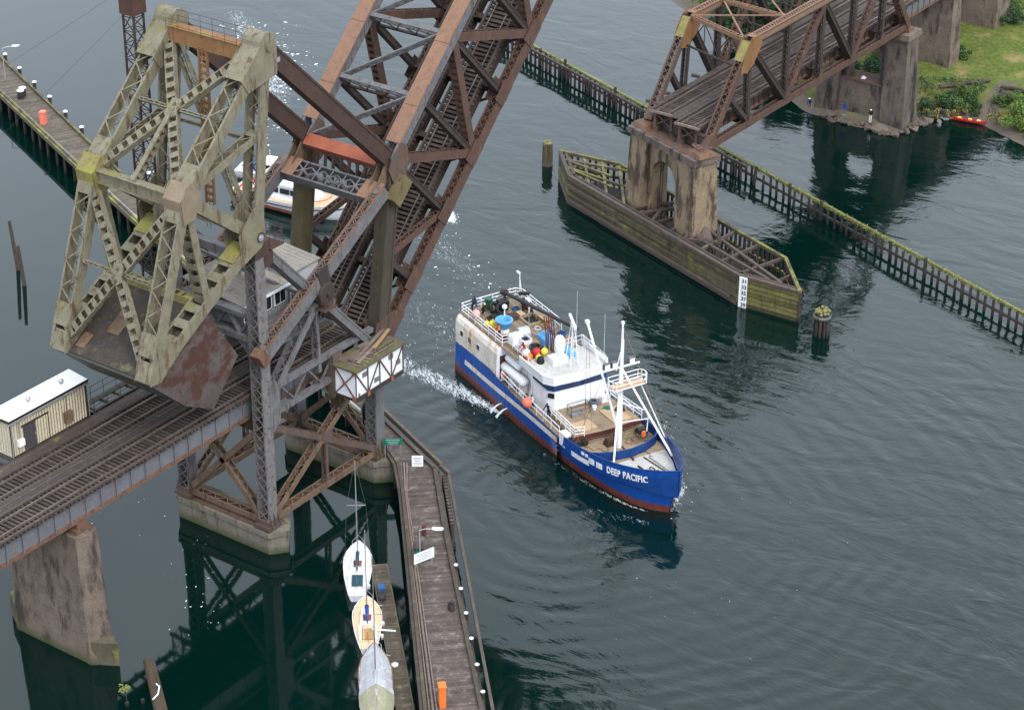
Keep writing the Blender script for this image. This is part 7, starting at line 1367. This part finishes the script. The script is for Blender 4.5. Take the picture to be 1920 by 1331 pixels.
for i, (s, t) in enumerate(((6.6, -2.7), (7.3, -2.75), (6.9, -2.1), (9.0, -2.8), (9.9, 1.9), (4.0, -2.9))):
    gear('fish_crate', 'small open crate on the stern deck of the fishing ship', 'crate', s, t, dz, lambda b: b.loft([[P(-k * .34, -k * .25, z), P(k * .34, -k * .25, z), P(k * .34, k * .25, z), P(-k * .34, k * .25, z)] for k, z in ((1, 0), (1.1, .32), (.98, .32), (.9, .06))]), ('cream_deck', 'tarp_grey', 'teak', 'cloth_blue')[i % 4], 'open crates on the stern deck', random.uniform(-.5, .5))
for i, (s, t) in enumerate(((23.2, 2.2), (24.5, 1.2), (23.0, -1.2), (25.3, -1.9))):
    gear('deck_line', 'loose line snaking over the fore deck of the fishing ship', 'rope', s, t, 2.4, lambda b: b.path([P(-.9 + .3 * k, .25 * math.sin(k * 1.7 + i), .03) for k in range(8)], .03, 5), 'rope', 'loose lines on the fore deck', random.uniform(-.8, .8))
PS = 1.6
def crew(lab, s, t, z, yaw, top, legs, **k): person(lab, sw(s, t, z), SA + yaw, k.pop('H', PS), top, legs, **k)
crew('person in navy at the starboard stern rail of the fishing ship', 1.0, 2.6, dz, 1.2, 'cloth_navy', 'cloth_black', pose='rail'); crew('person in a yellow cap crouching among the black bins at the stern', 1.5, 1.75, dz, .4, 'cloth_black', 'cloth_black', pose='crouch', headm='yellow', headgear='cap'); crew('person in dark red walking at the stern rail', .8, -1.2, dz, 2.0, 'maroon', 'cloth_black'); crew('second navy person behind the one at the starboard stern rail', .6, 1.9, dz, -2.2, 'cloth_purple', 'denim', pose='rail')
crew('person in an orange work vest by the rail end of the stern deck', 6.6, 2.7, dz, -1.3, 'cloth_orange', 'cloth_navy', pose='rail'); crew('person in red leaning on the rail behind the buoy pile', 11.1, 2.5, dz, -1.5, 'cloth_red', 'cloth_navy', pose='rail'); crew('person in a white shirt on the gangway beside the big orange pink buoy', 14.4, 3.5, 2.56, -1.3, 'cloth_white', 'cloth_black', pose='rail'); crew('person in navy on the gangway at the front corner of the wheelhouse', 17.0, 3.35, 2.9, -1.2, 'cloth_navy', 'cloth_navy', pose='rail'); crew('person in black and jeans bending over ropes on the port side of the fore deck', 24.1, -2.9, 2.37, 2.6, 'cloth_black', 'denim', pose='rail'); crew('person in dark red by the port rail amid the red netting', 3.1, -1.9, dz, .6, 'maroon', 'cloth_black', pose='stand')
gear('life_jacket', 'orange life jacket held by the person on the fore deck', 'life jacket', 24.2, -2.45, 2.9, lambda b: (b.box((0, 0, .25), (.14, .36, .5)), b.tube((0, -.12, .5), (0, .12, .5), .09, .09, 8)), 'orange')

# ================================================================== small craft
def loc_dir(a, c): d = V((c[0] - a[0], c[1] - a[1], 0)); return d.length, math.atan2(d.y, d.x)
def boathull(b, Ln, Bm, zf, zs, tr=.55, n=10, zb=-.5, fine=.62):
    """bow at +x; sheer height zf forward to zs aft"""
    rings = []
    for i in range(n + 1):
        f = i / n; x = -Ln / 2 + Ln * f; wd = Bm / 2 * (tr + (1 - tr) * math.sin(math.pi * min(1, f / fine) / 2)) if f < fine else Bm / 2 * max(.015, math.cos(math.pi / 2 * (f - fine) / (1 - fine)) ** .75); zt = zs + (zf - zs) * f * f
        rings.append([P(x * (1 - .0), -wd, zt), P(x * .97, -wd * .86, zt * .35), P(x * .94, -wd * .5, zb * .6), P(x * .93, 0, zb), P(x * .94, wd * .5, zb * .6), P(x * .97, wd * .86, zt * .35), P(x, wd, zt)])
    b.loft(rings, close=False, caps=False, smooth=True); b.add(rings[0], [tuple(range(7))])
    return [(r[0], r[6]) for r in rings]
def deckfrom(b, rim, dz_=-.02, ins=.04): 
    vs = [P(a.x * .995, a.y * (1 - ins), a.z + dz_) for a, _ in rim] + [P(c.x * .995, c.y * (1 - ins), c.z + dz_) for _, c in rim]; n = len(rim); b.add(vs, [(i, i + 1, n + i + 1, n + i) for i in range(n - 1)])
def sailboat(label, bow, stern, Bm, mast, spread, deckm, cover, covlen, mastx, tarp=False):
    Ln, a = loc_dir(stern, bow); c = V(((bow[0] + stern[0]) / 2, (bow[1] + stern[1]) / 2, 0)); t = thing('sailboat', label, 'sailboat', c, a)
    def pt(nm, fn, m): b = MB(); r = fn(b); return build(nm, b, m, t, local=True), r
    o, rim = pt('hull', lambda b: boathull(b, Ln, Bm, .95, .75), 'clean_white')
    pt('deck', lambda b: deckfrom(b, rim), deckm); pt('toe_rail', lambda b: [b.path([r[k] + Z * .02 for r in rim], .035, 5) for k in (0, 1)], 'clean_white' if not tarp else 'rope')
    ck, _ = pt('cabin', lambda b: b.loft([[P(x0, -y, z), P(x1, -y * .75, z), P(x1, y * .75, z), P(x0, y, z)] for x0, x1, y, z in ((-.06 * Ln, .24 * Ln, Bm * .27, .78), (-.05 * Ln, .2 * Ln, Bm * .24, 1.16))]), 'clean_white')
    pt('hatch', lambda b: b.loft([[P(-.05 * Ln, -y0, z), P(.06 * Ln, -y0 * 1.15, z), P(.06 * Ln, y0 * 1.15, z), P(-.05 * Ln, y0, z)] for y0, z in ((.32, 1.17), (.3, 1.25))]), 'varnish')
    pt('cockpit', lambda b: b.box((-.24 * Ln, 0, .84), (.2 * Ln, Bm * .36, .06)), 'teak' if deckm == 'cream_deck' else 'teal_cloth'); pt('cockpit_seat', lambda b: [b.box((-.24 * Ln, s * Bm * .26, .9), (.26 * Ln, .22, .16)) for s in (-1, 1)], 'clean_white')
    pt('tiller', lambda b: b.beam((-.42 * Ln, 0, 1.0), (-.26 * Ln, .05, 1.1), .05, .05), 'varnish'); mx_ = mastx * Ln
    pt('mast', lambda b: (b.tube((mx_, 0, .9), (mx_, 0, mast), .055, .04, 7), b.tube((mx_, -.8, spread), (mx_, .8, spread), .02, .02, 5)), 'galvanised' if not tarp else 'bleached_wood')
    pt('boom', lambda b: b.tube((mx_, 0, 1.75), (mx_ - covlen * Ln, .02, 1.7), .05, .045, 6), 'galvanised')
    pt('sail_cover', lambda b: b.lathe((mx_ + .05, 0, 1.8), [(.02, 0), (.17, .15), (.15, covlen * Ln * .5), (.07, covlen * Ln), (.01, covlen * Ln + .05)], 8, (-1, 0, 0)), cover)
    pt('rigging', lambda b: [b.tube((mx_, 0, mast - .1), q, .014, .014, 4) for q in ((Ln * .49, 0, 1.0), (-Ln * .48, 0, .9))] + [b.path([P(mx_, 0, mast - .1), P(mx_, s * .8, spread), P(mx_ - .1, s * Bm * .46, .85)], .014, 4) for s in (-1, 1)], 'grey_paint')
    pt('pulpit', lambda b: (b.path([P(Ln * .36, -Bm * .22, .95), P(Ln * .4, -Bm * .2, 1.45), P(Ln * .5, 0, 1.5), P(Ln * .4, Bm * .2, 1.45), P(Ln * .36, Bm * .22, .95)], .02, 5), [b.tube((x, s * Bm * .47, .82), (x, s * Bm * .47, 1.3), .015, .015, 4) for x in (-.2 * Ln, .05 * Ln) for s in (-1, 1)]), 'galvanised')
    if tarp:
        rr = lambda x, w_, z, rg: [P(x, -w_, z), P(x, -w_ * .55, z + (rg - z) * .55), P(x, 0, rg), P(x, w_ * .55, z + (rg - z) * .55), P(x, w_, z)]
        pt('boat_cover', lambda b: b.loft([rr(Ln * .49, .06, 1.02, 1.1), rr(Ln * .4, Bm * .22, .95, 1.35), rr(Ln * .25, Bm * .42, .85, 1.65), rr(Ln * .1, Bm * .47, .8, 1.85), rr(-Ln * .13, Bm * .5, .78, 1.95)], close=False, caps=False), 'tarp_grey'); pt('boat_cover', lambda b: b.loft([rr(-Ln * .13, Bm * .51, .77, 1.97), rr(-Ln * .24, Bm * .5, .76, 1.85), rr(-Ln * .48, Bm * .33, .76, 1.45), rr(-Ln * .5, Bm * .3, .6, .8)], close=False, caps=False), 'tarp_olive')
    return t
sailboat('white sailboat with a teal sail cover and brown hatch, first in the moored row', (7.5, -10.9), (1.2, -15.8), 2.45, 10.7, 6.4, 'ship_white', 'teal_cloth', .36, .12)
sailboat('tan decked sailboat with a bright blue sail cover, second in the moored row', (1.45, -16.6), (-4.0, -21.2), 2.4, 9.0, 5.6, 'cream_deck', 'royal_blue', .34, .13)
sailboat('sailboat under a grey and olive tarpaulin, last in the moored row', (-3.3, -21.2), (-11.6, -28.2), 2.7, 12.4, 7.0, 'cream_deck', 'tarp_grey', .3, .05, True)
fdk = thing('finger_dock', 'narrow mossy plank dock alongside the moored sailboats', 'dock', (0, -20, 0)); b = MB(); A_, B2 = P(6.2, -14.2, 0), P(-17.5, -37.2, 0); dd_ = (B2 - A_).normalized(); sd_ = dd_.cross(Z); b.beam(A_ + Z * .35, B2 + Z * .35, 1.25, .14, sd_); build('deck', b, 'dock_deck', fdk)
b = MB(); [b.beam(A_ + sd_ * s * .66 + Z * .3, B2 + sd_ * s * .66 + Z * .3, .1, .3, sd_) for s in (-1, 1)]; build('edge_board', b, 'moss_timber', fdk); b = MB(); [b.box(A_.lerp(B2, k / 7) , (2.2, 1.15, .5), frame(dd_, Z)) for k in range(1, 7)]; build('float', b, 'black_rubber', fdk)
b = MB(); b.beam(A_ + sd_ * .7 + Z * .46, A_ - sd_ * .6 + Z * .46, .07, .07); b.beam(A_ + sd_ * .62 * (1 if sd_.dot(P(1, -1, 0)) > 0 else -1) + Z * .46, A_ + dd_ * 1.6 + sd_ * .62 * (1 if sd_.dot(P(1, -1, 0)) > 0 else -1) + Z * .46, .07, .07); build('bull_rail', b, 'bleached_wood', fdk)
b = MB(); b.box((0, 0, .25), (.7, .5, .5)); b.box((0, 0, .53), (.76, .56, .08)); solo('dock_box', b, 'cloth_blue', 'small blue box on the narrow dock beside the first sailboat', 'box', loc=(3.2, -16.8, .43), rot=R(45)); b = MB(); b.lathe((0, 0, 0), [(.3, 0), (.32, .4), (.2, .5), (.02, .52)], 10); b.box((.45, .1, .2), (.4, .4, .4)); solo('outboard_motor', b, 'dark_metal', 'dark lump of gear on the narrow dock behind the blue box', 'gear', loc=(2.3, -17.6, .43), rot=.6); b = MB(); b.beam((0, 0, 0), (1.9, -.2, 0), .12, .08); solo('gangplank', b, 'clean_white', 'white plank from the tan sailboat to the narrow dock', 'plank', loc=(-2.0, -20.0, .95), rot=R(-55)); b = MB(); b.lathe((0, 0, 0), [(.28, 0), (.3, .12), (.02, .2)], 10); solo('white_fender', b, 'clean_white', 'small white float lying on the narrow dock', 'float', loc=(-4.2, -24.0, .43))
for lab, a, c in (('mooring line from the first sailboat bow to the narrow dock', (7.0, -11.6, 1.0), (5.2, -14.3, .5)), ('mooring line from the tan sailboat bow to the narrow dock', (1.2, -17.0, 1.0), (1.6, -18.2, .5)), ('mooring line from the tarped boat bow to the narrow dock', (-3.6, -21.6, 1.0), (-3.5, -23.0, .5))):
    b = MB(); a, c = V(a), V(c); b.path([a.lerp(c, k / 6) - Z * .25 * math.sin(math.pi * k / 6) for k in range(7)], .022, 5); solo('mooring_line', b, 'clean_white', lab, 'rope')
for i, (x, y) in enumerate(((5.1, -14.1), (3.0, -15.6), (-.5, -19.9), (-1.9, -20.9))):
    b = MB(); b.lathe((0, 0, 0), [(.02, 0), (.13, .06), (.14, .5), (.02, .58)], 8); solo('boat_fender', b, 'cloth_white', 'white fender hanging between a moored sailboat and the narrow dock', 'fender', 'boat fenders along the narrow dock', loc=(x, y, .25))
# yacht beyond the tower
yl, ya_ = loc_dir((57.4, 47.2), (59.3, 32.2)); yc_ = V((58.35, 39.7, 0)); yt = thing('motor_yacht', 'white motor yacht with a dark red boot stripe passing behind the tower', 'motor yacht', yc_, ya_)
def yp(nm, fn, m): b = MB(); r = fn(b); return build(nm, b, m, yt, local=True), r
_, rim = yp('hull', lambda b: boathull(b, yl, 4.6, 2.0, 1.3, .8, 12, -.6), 'clean_white'); yp('bottom_paint', lambda b: [b.path([P(r[k].x * .975, r[k].y * .9, .32) for r in rim[:-2]], .2, 6) for k in (0, 1)], 'bottom_red'); yp('rub_strake', lambda b: [b.path([r[k] - Z * .45 for r in rim], .06, 5) for k in (0, 1)], 'dark_trim'); yp('deck', lambda b: deckfrom(b, rim, -.05), 'cream_deck')
yp('cabin', lambda b: b.loft([[P(x0, -y, z), P(x1, -y * .8, z), P(x1, y * .8, z), P(x0, y, z)] for x0, x1, y, z in ((-2.6, 3.6, 1.6, 1.4), (-2.4, 2.7, 1.45, 3.1))]), 'clean_white'); yp('cabin_roof', lambda b: b.loft([[P(-3.0, -1.6, z), P(2.6, -1.5, z), P(2.9, 0, z), P(2.6, 1.5, z), P(-3.0, 1.6, z)] for z in (3.1, 3.28)]), 'clean_white'); yp('cabin_window', lambda b: [b.box((x, s * 1.53, 2.5), (1.2, .08, .6)) for x in (-1.6, -.1, 1.3) for s in (-1, 1)] and [b.box((x, s * 1.54, 2.5), (1.2, .08, .6)) for x in (-1.6, -.1, 1.3) for s in (-1, 1)], 'glass_dark'); yp('trim_rail', lambda b: b.path([P(1.8, -1.5, 2.1), P(4.2, -1.45, 2.15), P(4.9, -.6, 2.2), P(4.9, .6, 2.2), P(4.2, 1.45, 2.15), P(1.8, 1.5, 2.1)], .07, 6), 'orange'); yp('pulpit', lambda b: b.path([P(3.5, -1.7, 2.5), P(6.2, -.9, 2.8), P(7.3, 0, 2.9), P(6.2, .9, 2.8), P(3.5, 1.7, 2.5)], .03, 5), 'galvanised'); yp('cockpit_coaming', lambda b: b.path([P(-3.0, -1.9, 1.5), P(-6.6, -1.75, 1.45), P(-6.9, 0, 1.45), P(-6.6, 1.75, 1.45), P(-3, 1.9, 1.5)], .1, 6), 'red'); yp('radar_arch', lambda b: (b.path([P(-2.6, -1.4, 3.2), P(-2.9, -1.1, 4.3), P(-2.9, 1.1, 4.3), P(-2.6, 1.4, 3.2)], .08, 6), b.tube((-2.9, 0, 4.3), (-2.9, 0, 6.5), .04, .03, 5)), 'clean_white'); yp('fly_seat', lambda b: (b.box((-.6, 0, 3.55), (1.0, 1.8, .5)), b.box((1.0, 0, 3.6), (.3, 2.2, .7))), 'clean_white')
YR = M.Rotation(ya_, 3, 'Z'); person('person in a red jacket seated in the cockpit of the white yacht', yc_ + YR @ V((-4.9, -.5, 1.3)), ya_ + 2.6, 1.7, 'cloth_red', 'denim', pose='sit'); b = MB(); b.box((0, 0, .2), (.5, .5, .4)); b.box((-.25, 0, .65), (.08, .5, .55)); solo('deck_chair', b, 'clean_white', 'white seat under the person in the yacht cockpit', 'chair', loc=yc_ + YR @ V((-5.0, -.5, 1.25)), rot=ya_ + 2.6)
y2 = thing('cabin_cruiser', 'second white cruiser half hidden by the counterweight frame leg, beyond the yacht', 'motor boat', (63.3, 46.5, 0), R(-70)); 
def y2p(nm, fn, m): b = MB(); r = fn(b); return build(nm, b, m, y2, local=True), r
_, rim = y2p('hull', lambda b: boathull(b, 9.5, 3.4, 1.5, 1.1, .8, 10), 'clean_white'); y2p('deck', lambda b: deckfrom(b, rim, -.05), 'ship_white'); y2p('cabin', lambda b: b.loft([[P(x0, -y, z), P(x1, -y * .8, z), P(x1, y * .8, z), P(x0, y, z)] for x0, x1, y, z in ((-1.6, 2.4, 1.2, 1.1), (-1.4, 1.6, 1.05, 2.4))]), 'clean_white'); y2p('cabin_window', lambda b: [b.box((x, s * 1.13, 1.85), (.9, .06, .5)) for x in (-.7, .6) for s in (-1, 1)], 'glass_dark'); y2p('canvas', lambda b: b.box((-2.8, 0, 1.7), (2.0, 2.4, .12)), 'cloth_blue')

# people on the rocks
person('person in purple with a white sun hat crouching on the pier ledge by the water', (119.0, 6.3, .55), R(200), 1.7, 'cloth_purple', 'denim', headm='clean_white', pose='crouch', headgear='brim'); person('person in a blue top and pale jeans standing at the foot of the pier wall', (118.75, 1.3, .75), R(190), 1.75, 'cloth_purple' if False else 'royal_blue', 'denim', shoes='cloth_white'); person('person in black with a pale cap fishing from the rocks', (118.6, -2.4, .7), R(195), 1.75, 'cloth_black', 'cloth_white', pose='fish', headm='clean_white', headgear='cap', shoes='cloth_white')
for lab, x, y in (('fishing rod held by the person in the pale cap', 118.1, -2.5),): b = MB(); b.tube((0, 0, 1.2), (-1.9, -.9, 2.9), .02, .008, 5); solo('fishing_rod', b, 'dark_metal', lab, 'rod', loc=(x, y, .7))
b = MB(); b.box((0, 0, .03), (.7, .5, .06)); b.box((.1, .1, .12), (.4, .3, .12)); solo('paper_litter', b, 'clean_white', 'white scrap lying on the low wall top of the streaked pier', 'litter', loc=(121.2, .2, 5.12)); b = MB(); b.lathe((0, 0, 0), [(.4, 0), (.35, .25), (.1, .4), (.01, .42)], 8); solo('dark_bag', b, 'cloth_navy', 'dark blue bag lying on the grey rocks', 'bag', loc=(126.6, -8.4, .75))

# ================================================================== water and foam
def watermat():
    m = bpy.data.materials.new('water'); m.use_nodes = True; t = m.node_tree; bb = t.nodes['Principled BSDF']; l = t.links.new
    bb.inputs['Base Color'].default_value = (.0004, .0085, .0068, 1); bb.inputs['Roughness'].default_value = .045; bb.inputs['IOR'].default_value = 1.333; bb.inputs['Specular IOR Level'].default_value = .72
    g = N(t, 'ShaderNodeNewGeometry')
    def noise(sc, dt, ro, stretch=(1, 1, 1), rot=0.0, dist=0.0):
        mp = N(t, 'ShaderNodeMapping'); mp.inputs['Scale'].default_value = stretch; mp.inputs['Rotation'].default_value = (0, 0, rot); l(g.outputs['Position'], mp.inputs['Vector'])
        n = N(t, 'ShaderNodeTexNoise', i_Scale=sc, i_Detail=dt, i_Roughness=ro, i_Distortion=dist); l(mp.outputs[0], n.inputs['Vector']); return n.outputs['Fac']
    chop = noise(.95, 4.0, .55, (1, .55, 1), R(28), .4); mid = noise(.26, 4.0, .5, (1, .5, 1), R(50), .8); fine = noise(3.2, 3.0, .5)
    # calm basin inside the wharf, breezier open channel
    sp_ = N(t, 'ShaderNodeSeparateXYZ'); l(g.outputs['Position'], sp_.inputs[0])
    ca = N(t, 'ShaderNodeMath', operation='MULTIPLY_ADD'); l(sp_.outputs['X'], ca.inputs[0]); ca.inputs[1].default_value = .8; yy = N(t, 'ShaderNodeMath', operation='MULTIPLY'); l(sp_.outputs['Y'], yy.inputs[0]); yy.inputs[1].default_value = -.55; l(yy.outputs[0], ca.inputs[2])
    cm = N(t, 'ShaderNodeMapRange', clamp=True); cm.inputs[1].default_value, cm.inputs[2].default_value, cm.inputs[3].default_value, cm.inputs[4].default_value = 17, 24, .045, 1.0; l(ca.outputs[0], cm.inputs[0])
    pat = noise(.045, 3.0, .55); pr = N(t, 'ShaderNodeMapRange', clamp=True); pr.inputs[1].default_value, pr.inputs[2].default_value, pr.inputs[3].default_value, pr.inputs[4].default_value = .35, .65, .5, 1.05; l(pat, pr.inputs[0])
    # far left water is smoother as well
    fx_ = N(t, 'ShaderNodeMath', operation='MULTIPLY_ADD'); l(sp_.outputs['X'], fx_.inputs[0]); fx_.inputs[1].default_value = .8; l(sp_.outputs['Y'], fx_.inputs[2]); fl = N(t, 'ShaderNodeMapRange', clamp=True); fl.inputs[1].default_value, fl.inputs[2].default_value, fl.inputs[3].default_value, fl.inputs[4].default_value = 20, 130, 1.0, .5; l(fx_.outputs[0], fl.inputs[0])
    k1 = N(t, 'ShaderNodeMath', operation='MULTIPLY'); l(cm.outputs[0], k1.inputs[0]); l(pr.outputs[0], k1.inputs[1]); k2 = N(t, 'ShaderNodeMath', operation='MULTIPLY'); l(k1.outputs[0], k2.inputs[0]); l(fl.outputs[0], k2.inputs[1])
    last = None
    wm = N(t, 'ShaderNodeMapping'); wm.inputs['Location'].default_value = (-24, 22, 0); l(g.outputs['Position'], wm.inputs['Vector'])
    wv = N(t, 'ShaderNodeTexWave', wave_type='RINGS', rings_direction='Z', i_Scale=.14, i_Distortion=9.0, i_Detail=3.0); wv.inputs['Detail Scale'].default_value = .5; wl = N(t, 'ShaderNodeVectorMath', operation='LENGTH'); l(wm.outputs[0], wl.inputs[0]); wr = N(t, 'ShaderNodeMapRange', clamp=True); wr.inputs[1].default_value, wr.inputs[2].default_value, wr.inputs[3].default_value, wr.inputs[4].default_value = 12, 62, 1, 0; l(wl.outputs['Value'], wr.inputs[0]); wp = N(t, 'ShaderNodeMath', operation='MULTIPLY'); l(wv.outputs['Fac'], wp.inputs[0]); wq = N(t, 'ShaderNodeMath', operation='MULTIPLY'); l(wr.outputs[0], wq.inputs[0]); l(pr.outputs[0], wq.inputs[1]); l(wq.outputs[0], wp.inputs[1]); l(wm.outputs[0], wv.inputs['Vector'])
    for h, st, ds in ((wp.outputs[0], .32, .16), (mid, .40, .5), (chop, .36, .12), (fine, .25, .022)):
        b_ = N(t, 'ShaderNodeBump', i_Distance=ds); sm = N(t, 'ShaderNodeMath', operation='MULTIPLY'); l(k2.outputs[0], sm.inputs[0]); sm.inputs[1].default_value = st; l(sm.outputs[0], b_.inputs['Strength']); l(h, b_.inputs['Height'])
        if last: l(last, b_.inputs['Normal'])
        last = b_.outputs[0]
    l(last, bb.inputs['Normal']); MATS['water'] = m
watermat()
b = MB(); b.add([(-400, -400, 0), (1200, -400, 0), (1200, 1200, 0), (-400, 1200, 0)], [(0, 1, 2, 3)]); tag(build('water', b, 'water'), 'dark green ship canal water', kind='structure')
b = MB(); b.add([(-400, -400, -6), (1200, -400, -6), (1200, 1200, -6), (-400, 1200, -6)], [(0, 1, 2, 3)]); tag(build('ground', b, 'dark_pile'), 'canal bed', kind='structure')
def foammat():
    m = bpy.data.materials.new('foam'); m.use_nodes = True; bb = m.node_tree.nodes['Principled BSDF']; bb.inputs['Base Color'].default_value = (.75, .78, .79, 1); bb.inputs['Roughness'].default_value = .6; MATS['foam'] = m
    m = bpy.data.materials.new('foam_sheet'); m.use_nodes = True; t = m.node_tree; bb = t.nodes['Principled BSDF']; l = t.links.new; bb.inputs['Base Color'].default_value = (.72, .77, .79, 1); bb.inputs['Roughness'].default_value = .6
    at_ = N(t, 'ShaderNodeAttribute', attribute_name='fade'); g = N(t, 'ShaderNodeNewGeometry'); mp = N(t, 'ShaderNodeMapping'); mp.inputs['Rotation'].default_value = (0, 0, -SA + .28); mp2 = N(t, 'ShaderNodeMapping'); mp2.inputs['Scale'].default_value = (.42, 1.5, 1); l(g.outputs['Position'], mp.inputs['Vector']); l(mp.outputs[0], mp2.inputs['Vector'])
    n = N(t, 'ShaderNodeTexNoise', i_Scale=2.3, i_Detail=9.0, i_Roughness=.74, i_Distortion=1.2); l(mp2.outputs[0], n.inputs['Vector'])
    a = N(t, 'ShaderNodeMath', operation='MULTIPLY_ADD'); l(at_.outputs['Fac'], a.inputs[0]); a.inputs[1].default_value = .42; l(n.outputs['Fac'], a.inputs[2])
    r = N(t, 'ShaderNodeMapRange', clamp=True); r.inputs[1].default_value, r.inputs[2].default_value, r.inputs[4].default_value = .66, .88, .92; l(a.outputs[0], r.inputs[0]); l(r.outputs[0], bb.inputs['Alpha']); MATS['foam_sheet'] = m
foammat()
def flecks(b, pts, n, spread, smin, smax, rnd, ang=0.0, asp=2.0):
    for _ in range(n):
        f = rnd.random() * (len(pts) - 1); i = int(f); p = V(pts[i]).lerp(V(pts[i + 1]), f - i); p = p + P(rnd.gauss(0, spread), rnd.gauss(0, spread), 0); s = rnd.uniform(smin, smax) * rnd.random() ** .6; a = ang + rnd.gauss(0, .5); k = rnd.randint(5, 7)
        b.add([P(p.x, p.y, .012 + rnd.random() * .008)] + [P(p.x + math.cos(a) * math.cos(2 * math.pi * j / k) * s * asp * rnd.uniform(.5, 1.1) - math.sin(a) * math.sin(2 * math.pi * j / k) * s * rnd.uniform(.4, 1.1), p.y + math.sin(a) * math.cos(2 * math.pi * j / k) * s * asp * rnd.uniform(.5, 1.1) + math.cos(a) * math.sin(2 * math.pi * j / k) * s * rnd.uniform(.4, 1.1), .012) for j in range(k)], [(0, 1 + j, 1 + (j + 1) % k) for j in range(k)])
def sheet(name, label, strips):
    vs, fs, fd_ = [], [], []
    for pts, wds, fades in strips:
        n, mseg = 30, 12; o = len(vs); P_ = [V(p) for p in pts]
        for i in range(n + 1):
            f = i / n * (len(P_) - 1); k = min(int(f), len(P_) - 2); p = P_[k].lerp(P_[k + 1], f - k); d = (P_[k + 1] - P_[k]).normalized(); sdv = d.cross(Z); w_ = wds[k] + (wds[k + 1] - wds[k]) * (f - k); fa = fades[k] + (fades[k + 1] - fades[k]) * (f - k)
            for j in range(mseg + 1):
                x = j / mseg * 2 - 1; q = p + sdv * w_ * x; vs.append((q.x, q.y, .014)); fd_.append(fa * (1 - x * x) ** .8)
        for i in range(n):
            for j in range(mseg): a = o + i * (mseg + 1) + j; fs.append((a, a + 1, a + mseg + 2, a + mseg + 1))
    me = bpy.data.meshes.new(name); me.from_pydata(vs, [], fs); at_ = me.attributes.new('fade', 'FLOAT', 'POINT'); at_.data.foreach_set('value', fd_); o = link(name, me, 'foam_sheet'); tag(o, label, 'foam', kind='stuff')
rnd = random.Random(4); b = MB()
def S3(s, t): q = sw(s, t); return V((q.x, q.y, 0))
sheet('wake_foam', 'streaky white foam washing along the ship side and fanning out astern', [([S3(9.8, 4.3), S3(7, 5.0), S3(3, 6.0), S3(-3, 8.0), S3(-11, 10.8), S3(-20, 13)], [.3, .9, 1.6, 2.3, 2.9, 3.6], [.7, .68, .58, .46, .32, .1]), ([S3(-.5, 0), S3(-5, .4), S3(-14, 1.5), S3(-26, 2)], [3.0, 3.2, 4.0, 5.5], [.42, .3, .2, .0]), ([S3(31.5, 1.5), S3(29.5, 2.6), S3(26, 3.5), S3(21, 4.3), S3(14, 5.0)], [.1, .25, .28, .4, .6], [.5, .55, .42, .28, .1]), ([S3(32.3, -.3), S3(30, -2.8), S3(26, -4.8), S3(20, -7.5), S3(12, -11)], [.15, .6, .8, 1.2, 1.8], [.5, .55, .45, .35, .1]), ([S3(33, 2.5), S3(30, 5), S3(26, 8)], [.5, .9, 1.4], [.35, .3, .05])])
def S2(s, t): q = sw(s, t); return (q.x, q.y, 0)
flecks(b, [S2(9.0, 4.7), S2(5, 5.6), S2(1, 7.0), S2(-5, 9.2), S2(-12, 11.5)], 350, .6, .008, .05, rnd, SA); flecks(b, [S2(9.5, 4.5), S2(6, 5.1), S2(3, 5.7)], 500, .3, .008, .05, rnd, SA); flecks(b, [S2(-2, 6.2), S2(-10, 7.5), S2(-18, 8.5)], 180, 1.2, .01, .05, rnd, SA)
flecks(b, [S2(33, 0), S2(29, -3.6), S2(22, -6), S2(12, -10)], 90, 1.1, .012, .06, rnd, SA); flecks(b, [S2(-1, 2), S2(-8, 0), S2(-22, -4)], 110, 2.6, .015, .07, rnd, SA)
tag(build('foam', b, 'foam'), 'white foam flecks trailing from the ship', 'foam', kind='stuff')
b = MB(); flecks(b, [(68.5, 27.0, 0), (66.0, 22.8, 0)], 420, .4, .03, .2, rnd, 0, 1.4); flecks(b, [(66, 31, 0), (62, 24, 0), (57, 14, 0), (52, 4, 0)], 90, 1.6, .04, .16, rnd, 0); flecks(b, [(100, 84, 0), (93, 72, 0), (86, 66, 0)], 420, 2.4, .03, .2, rnd, -.7, 2.2); flecks(b, [(86, 66, 0), (75, 56, 0), (68, 48, 0)], 60, 2.5, .05, .22, rnd, -.7); flecks(b, [(-1, 1, 0), (-6, -4, 0), (-9, -8, 0)], 40, 1.2, .02, .09, rnd); flecks(b, [(8, -38, 0), (24, -40, 0), (40, -36, 0)], 40, 3.5, .008, .045, rnd, .3); flecks(b, [(20, 30, 0), (0, 15, 0), (-5, 12, 0)], 45, 4, .02, .08, rnd)  # white flecks and patches: foam, plus glints of light painted as white
sheet('foam_and_painted_glints', 'foam patches and glints painted white on the open channel', [([(69.0, 28.0, 0), (67.5, 25, 0), (65.5, 22, 0)], [.3, 1.3, .4], [.5, 1.2, .4]), ([(104, 90, 0), (95, 76, 0), (86, 66, 0), (76, 57, 0)], [2, 3.2, 3.2, 2], [.3, .52, .45, .15]), ([(66, 31, 0), (62, 24, 0), (57, 14, 0), (52, 4, 0)], [1.5, 2.2, 2.4, 2], [.2, .32, .28, .05])])
tag(build('foam', b, 'foam'), 'scattered white foam and painted white glints on the channel', 'foam', kind='stuff')
